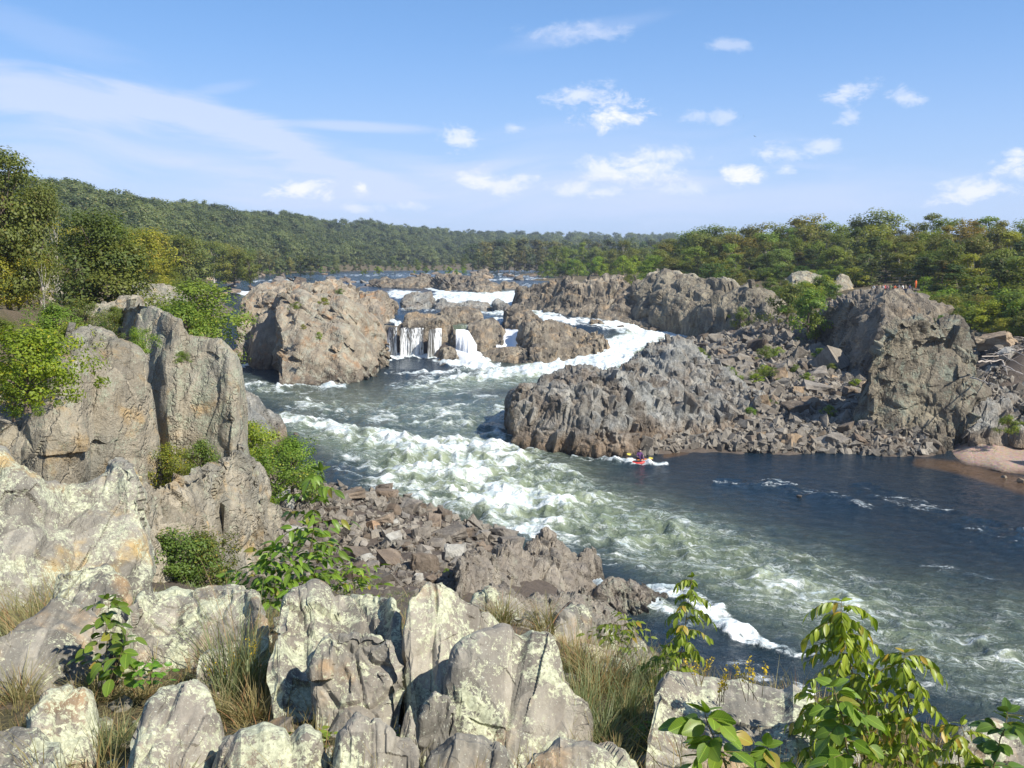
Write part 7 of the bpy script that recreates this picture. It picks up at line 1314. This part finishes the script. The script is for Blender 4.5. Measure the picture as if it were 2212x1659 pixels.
# ------------------------------------------------------------------ labels for the many: by look and by the nearest landmark
LM += [('the taller ridge bush', 1510, 780), ('the wide bright bush', 1575, 812), ('the long pale slab', 1710, 960), ('the big dark cube boulder', 1640, 760), ('the flat grey slab', 1760, 845), ('the orange brown stone', 805, 1140), ('the flat brown slab', 850, 1215), ('the dark pyramid boulder', 828, 1062), ('the large tilted slab', 978, 1160),
       ('the overlook platform', 1925, 625), ('the pale smooth dome', 1740, 600), ('the domed reef', 1000, 600), ('the left end of the upper falls', 530, 635), ('the far end of the river', 1000, 575), ('the round dark left tree', 205, 540), ('the leafy tree behind the cliff', 440, 690), ('the pale knob in the river', 1042, 590), ('the right edge above the beach', 2200, 600), ('the island crest', 640, 640), ('the wooded ridge end', 700, 520)]
ORD = ['nearest', 'second nearest', 'third nearest', 'fourth nearest', 'fifth nearest', 'sixth nearest', 'seventh nearest', 'eighth nearest', 'ninth nearest', 'tenth nearest', 'eleventh nearest', 'twelfth nearest']
def direction(du, dv):
    a = math.degrees(math.atan2(-dv, du)) % 360; return ['right of', 'up and right of', 'above', 'up and left of', 'left of', 'down and left of', 'below', 'down and right of'][int((a + 22.5) // 45) % 8]
def autolabel(items):
    """items: (object, look words, u, v). Each is named by its rank from the closest landmark in one of eight directions"""
    B = {}
    for o, look, u, v in items:
        L_ = min(LM, key=lambda l: math.hypot(l[1] - u, (l[2] - v) * 1.6)); B.setdefault((look, L_[0], direction(u - L_[1], v - L_[2])), []).append((math.hypot(L_[1] - u, L_[2] - v), o))
    for (look, ln, dr), lst in B.items():
        lst.sort(key=lambda t: t[0])
        for i, (_, o) in enumerate(lst): o['label'] = ' '.join((f"{look}, {ORD[i]} {dr} {ln}" if len(lst) > 1 else f"{look} {dr} {ln}").split()[:16]) if i < 12 else f"{look}, {i + 1}th nearest {dr} {ln}"
it = []
for o, tone, px, u, v, wh in BO:
    if 'label' in o: continue
    it.append((o, f"{'large' if px > 44 else 'small' if px < 26 else 'middle sized'} {tone} {'boulder' if px > 30 else 'stone'}", u, v))
autolabel(it)
it = []
bpy.context.view_layer.update()
for r, ti, nm, h in TREES:
    if 'label' in r: continue
    p = np.array(r.location); uu_, vv_ = proj(p + [0, 0, h * .7]); tw = {'olive': 'olive green', 'dark': 'dark green', 'mid': 'mid green', 'yellow': 'yellowing', 'brown': 'brownish', 'bright': 'bright green', 'rust': 'rust coloured', 'grey': 'grey green', 'lime': 'pale lime'}[ti]
    kn = {'tree': 'leafy tree', 'pine_tree': 'pine tree', 'shrub': 'shrub', 'willow_shrub': 'willow shrub', 'cedar_tree': 'cedar'}[nm]
    it.append((r, f"{'tall ' if h > 11 else 'low ' if h < 4 and nm[-4:] == 'tree' else ''}{tw} {kn}", float(uu_[0]), float(vv_[0])))
autolabel(it)
# ------------------------------------------------------------------ summer haze
HAZE = 0.00017
hm = bpy.data.materials.new('haze'); hm.use_nodes = True; ht = N(hm.node_tree); ht.n.clear(); ho = ht.add('ShaderNodeOutputMaterial')
pv_ = ht.add('ShaderNodeVolumePrincipled', {'Color': (.72, .82, 1.0, 1), 'Density': HAZE, 'Anisotropy': .2}); ht.l.new(pv_.outputs[0], ho.inputs['Volume'])
bm = bmesh.new(); bmesh.ops.create_cube(bm, size=1); hme = bpy.data.meshes.new('haze'); bm.to_mesh(hme); bm.free(); hme.materials.append(hm)
hz = obj('haze', hme, None, (0, 1000, 36), None, (11000, 10600, 84)); tag(hz, kind='stuff')
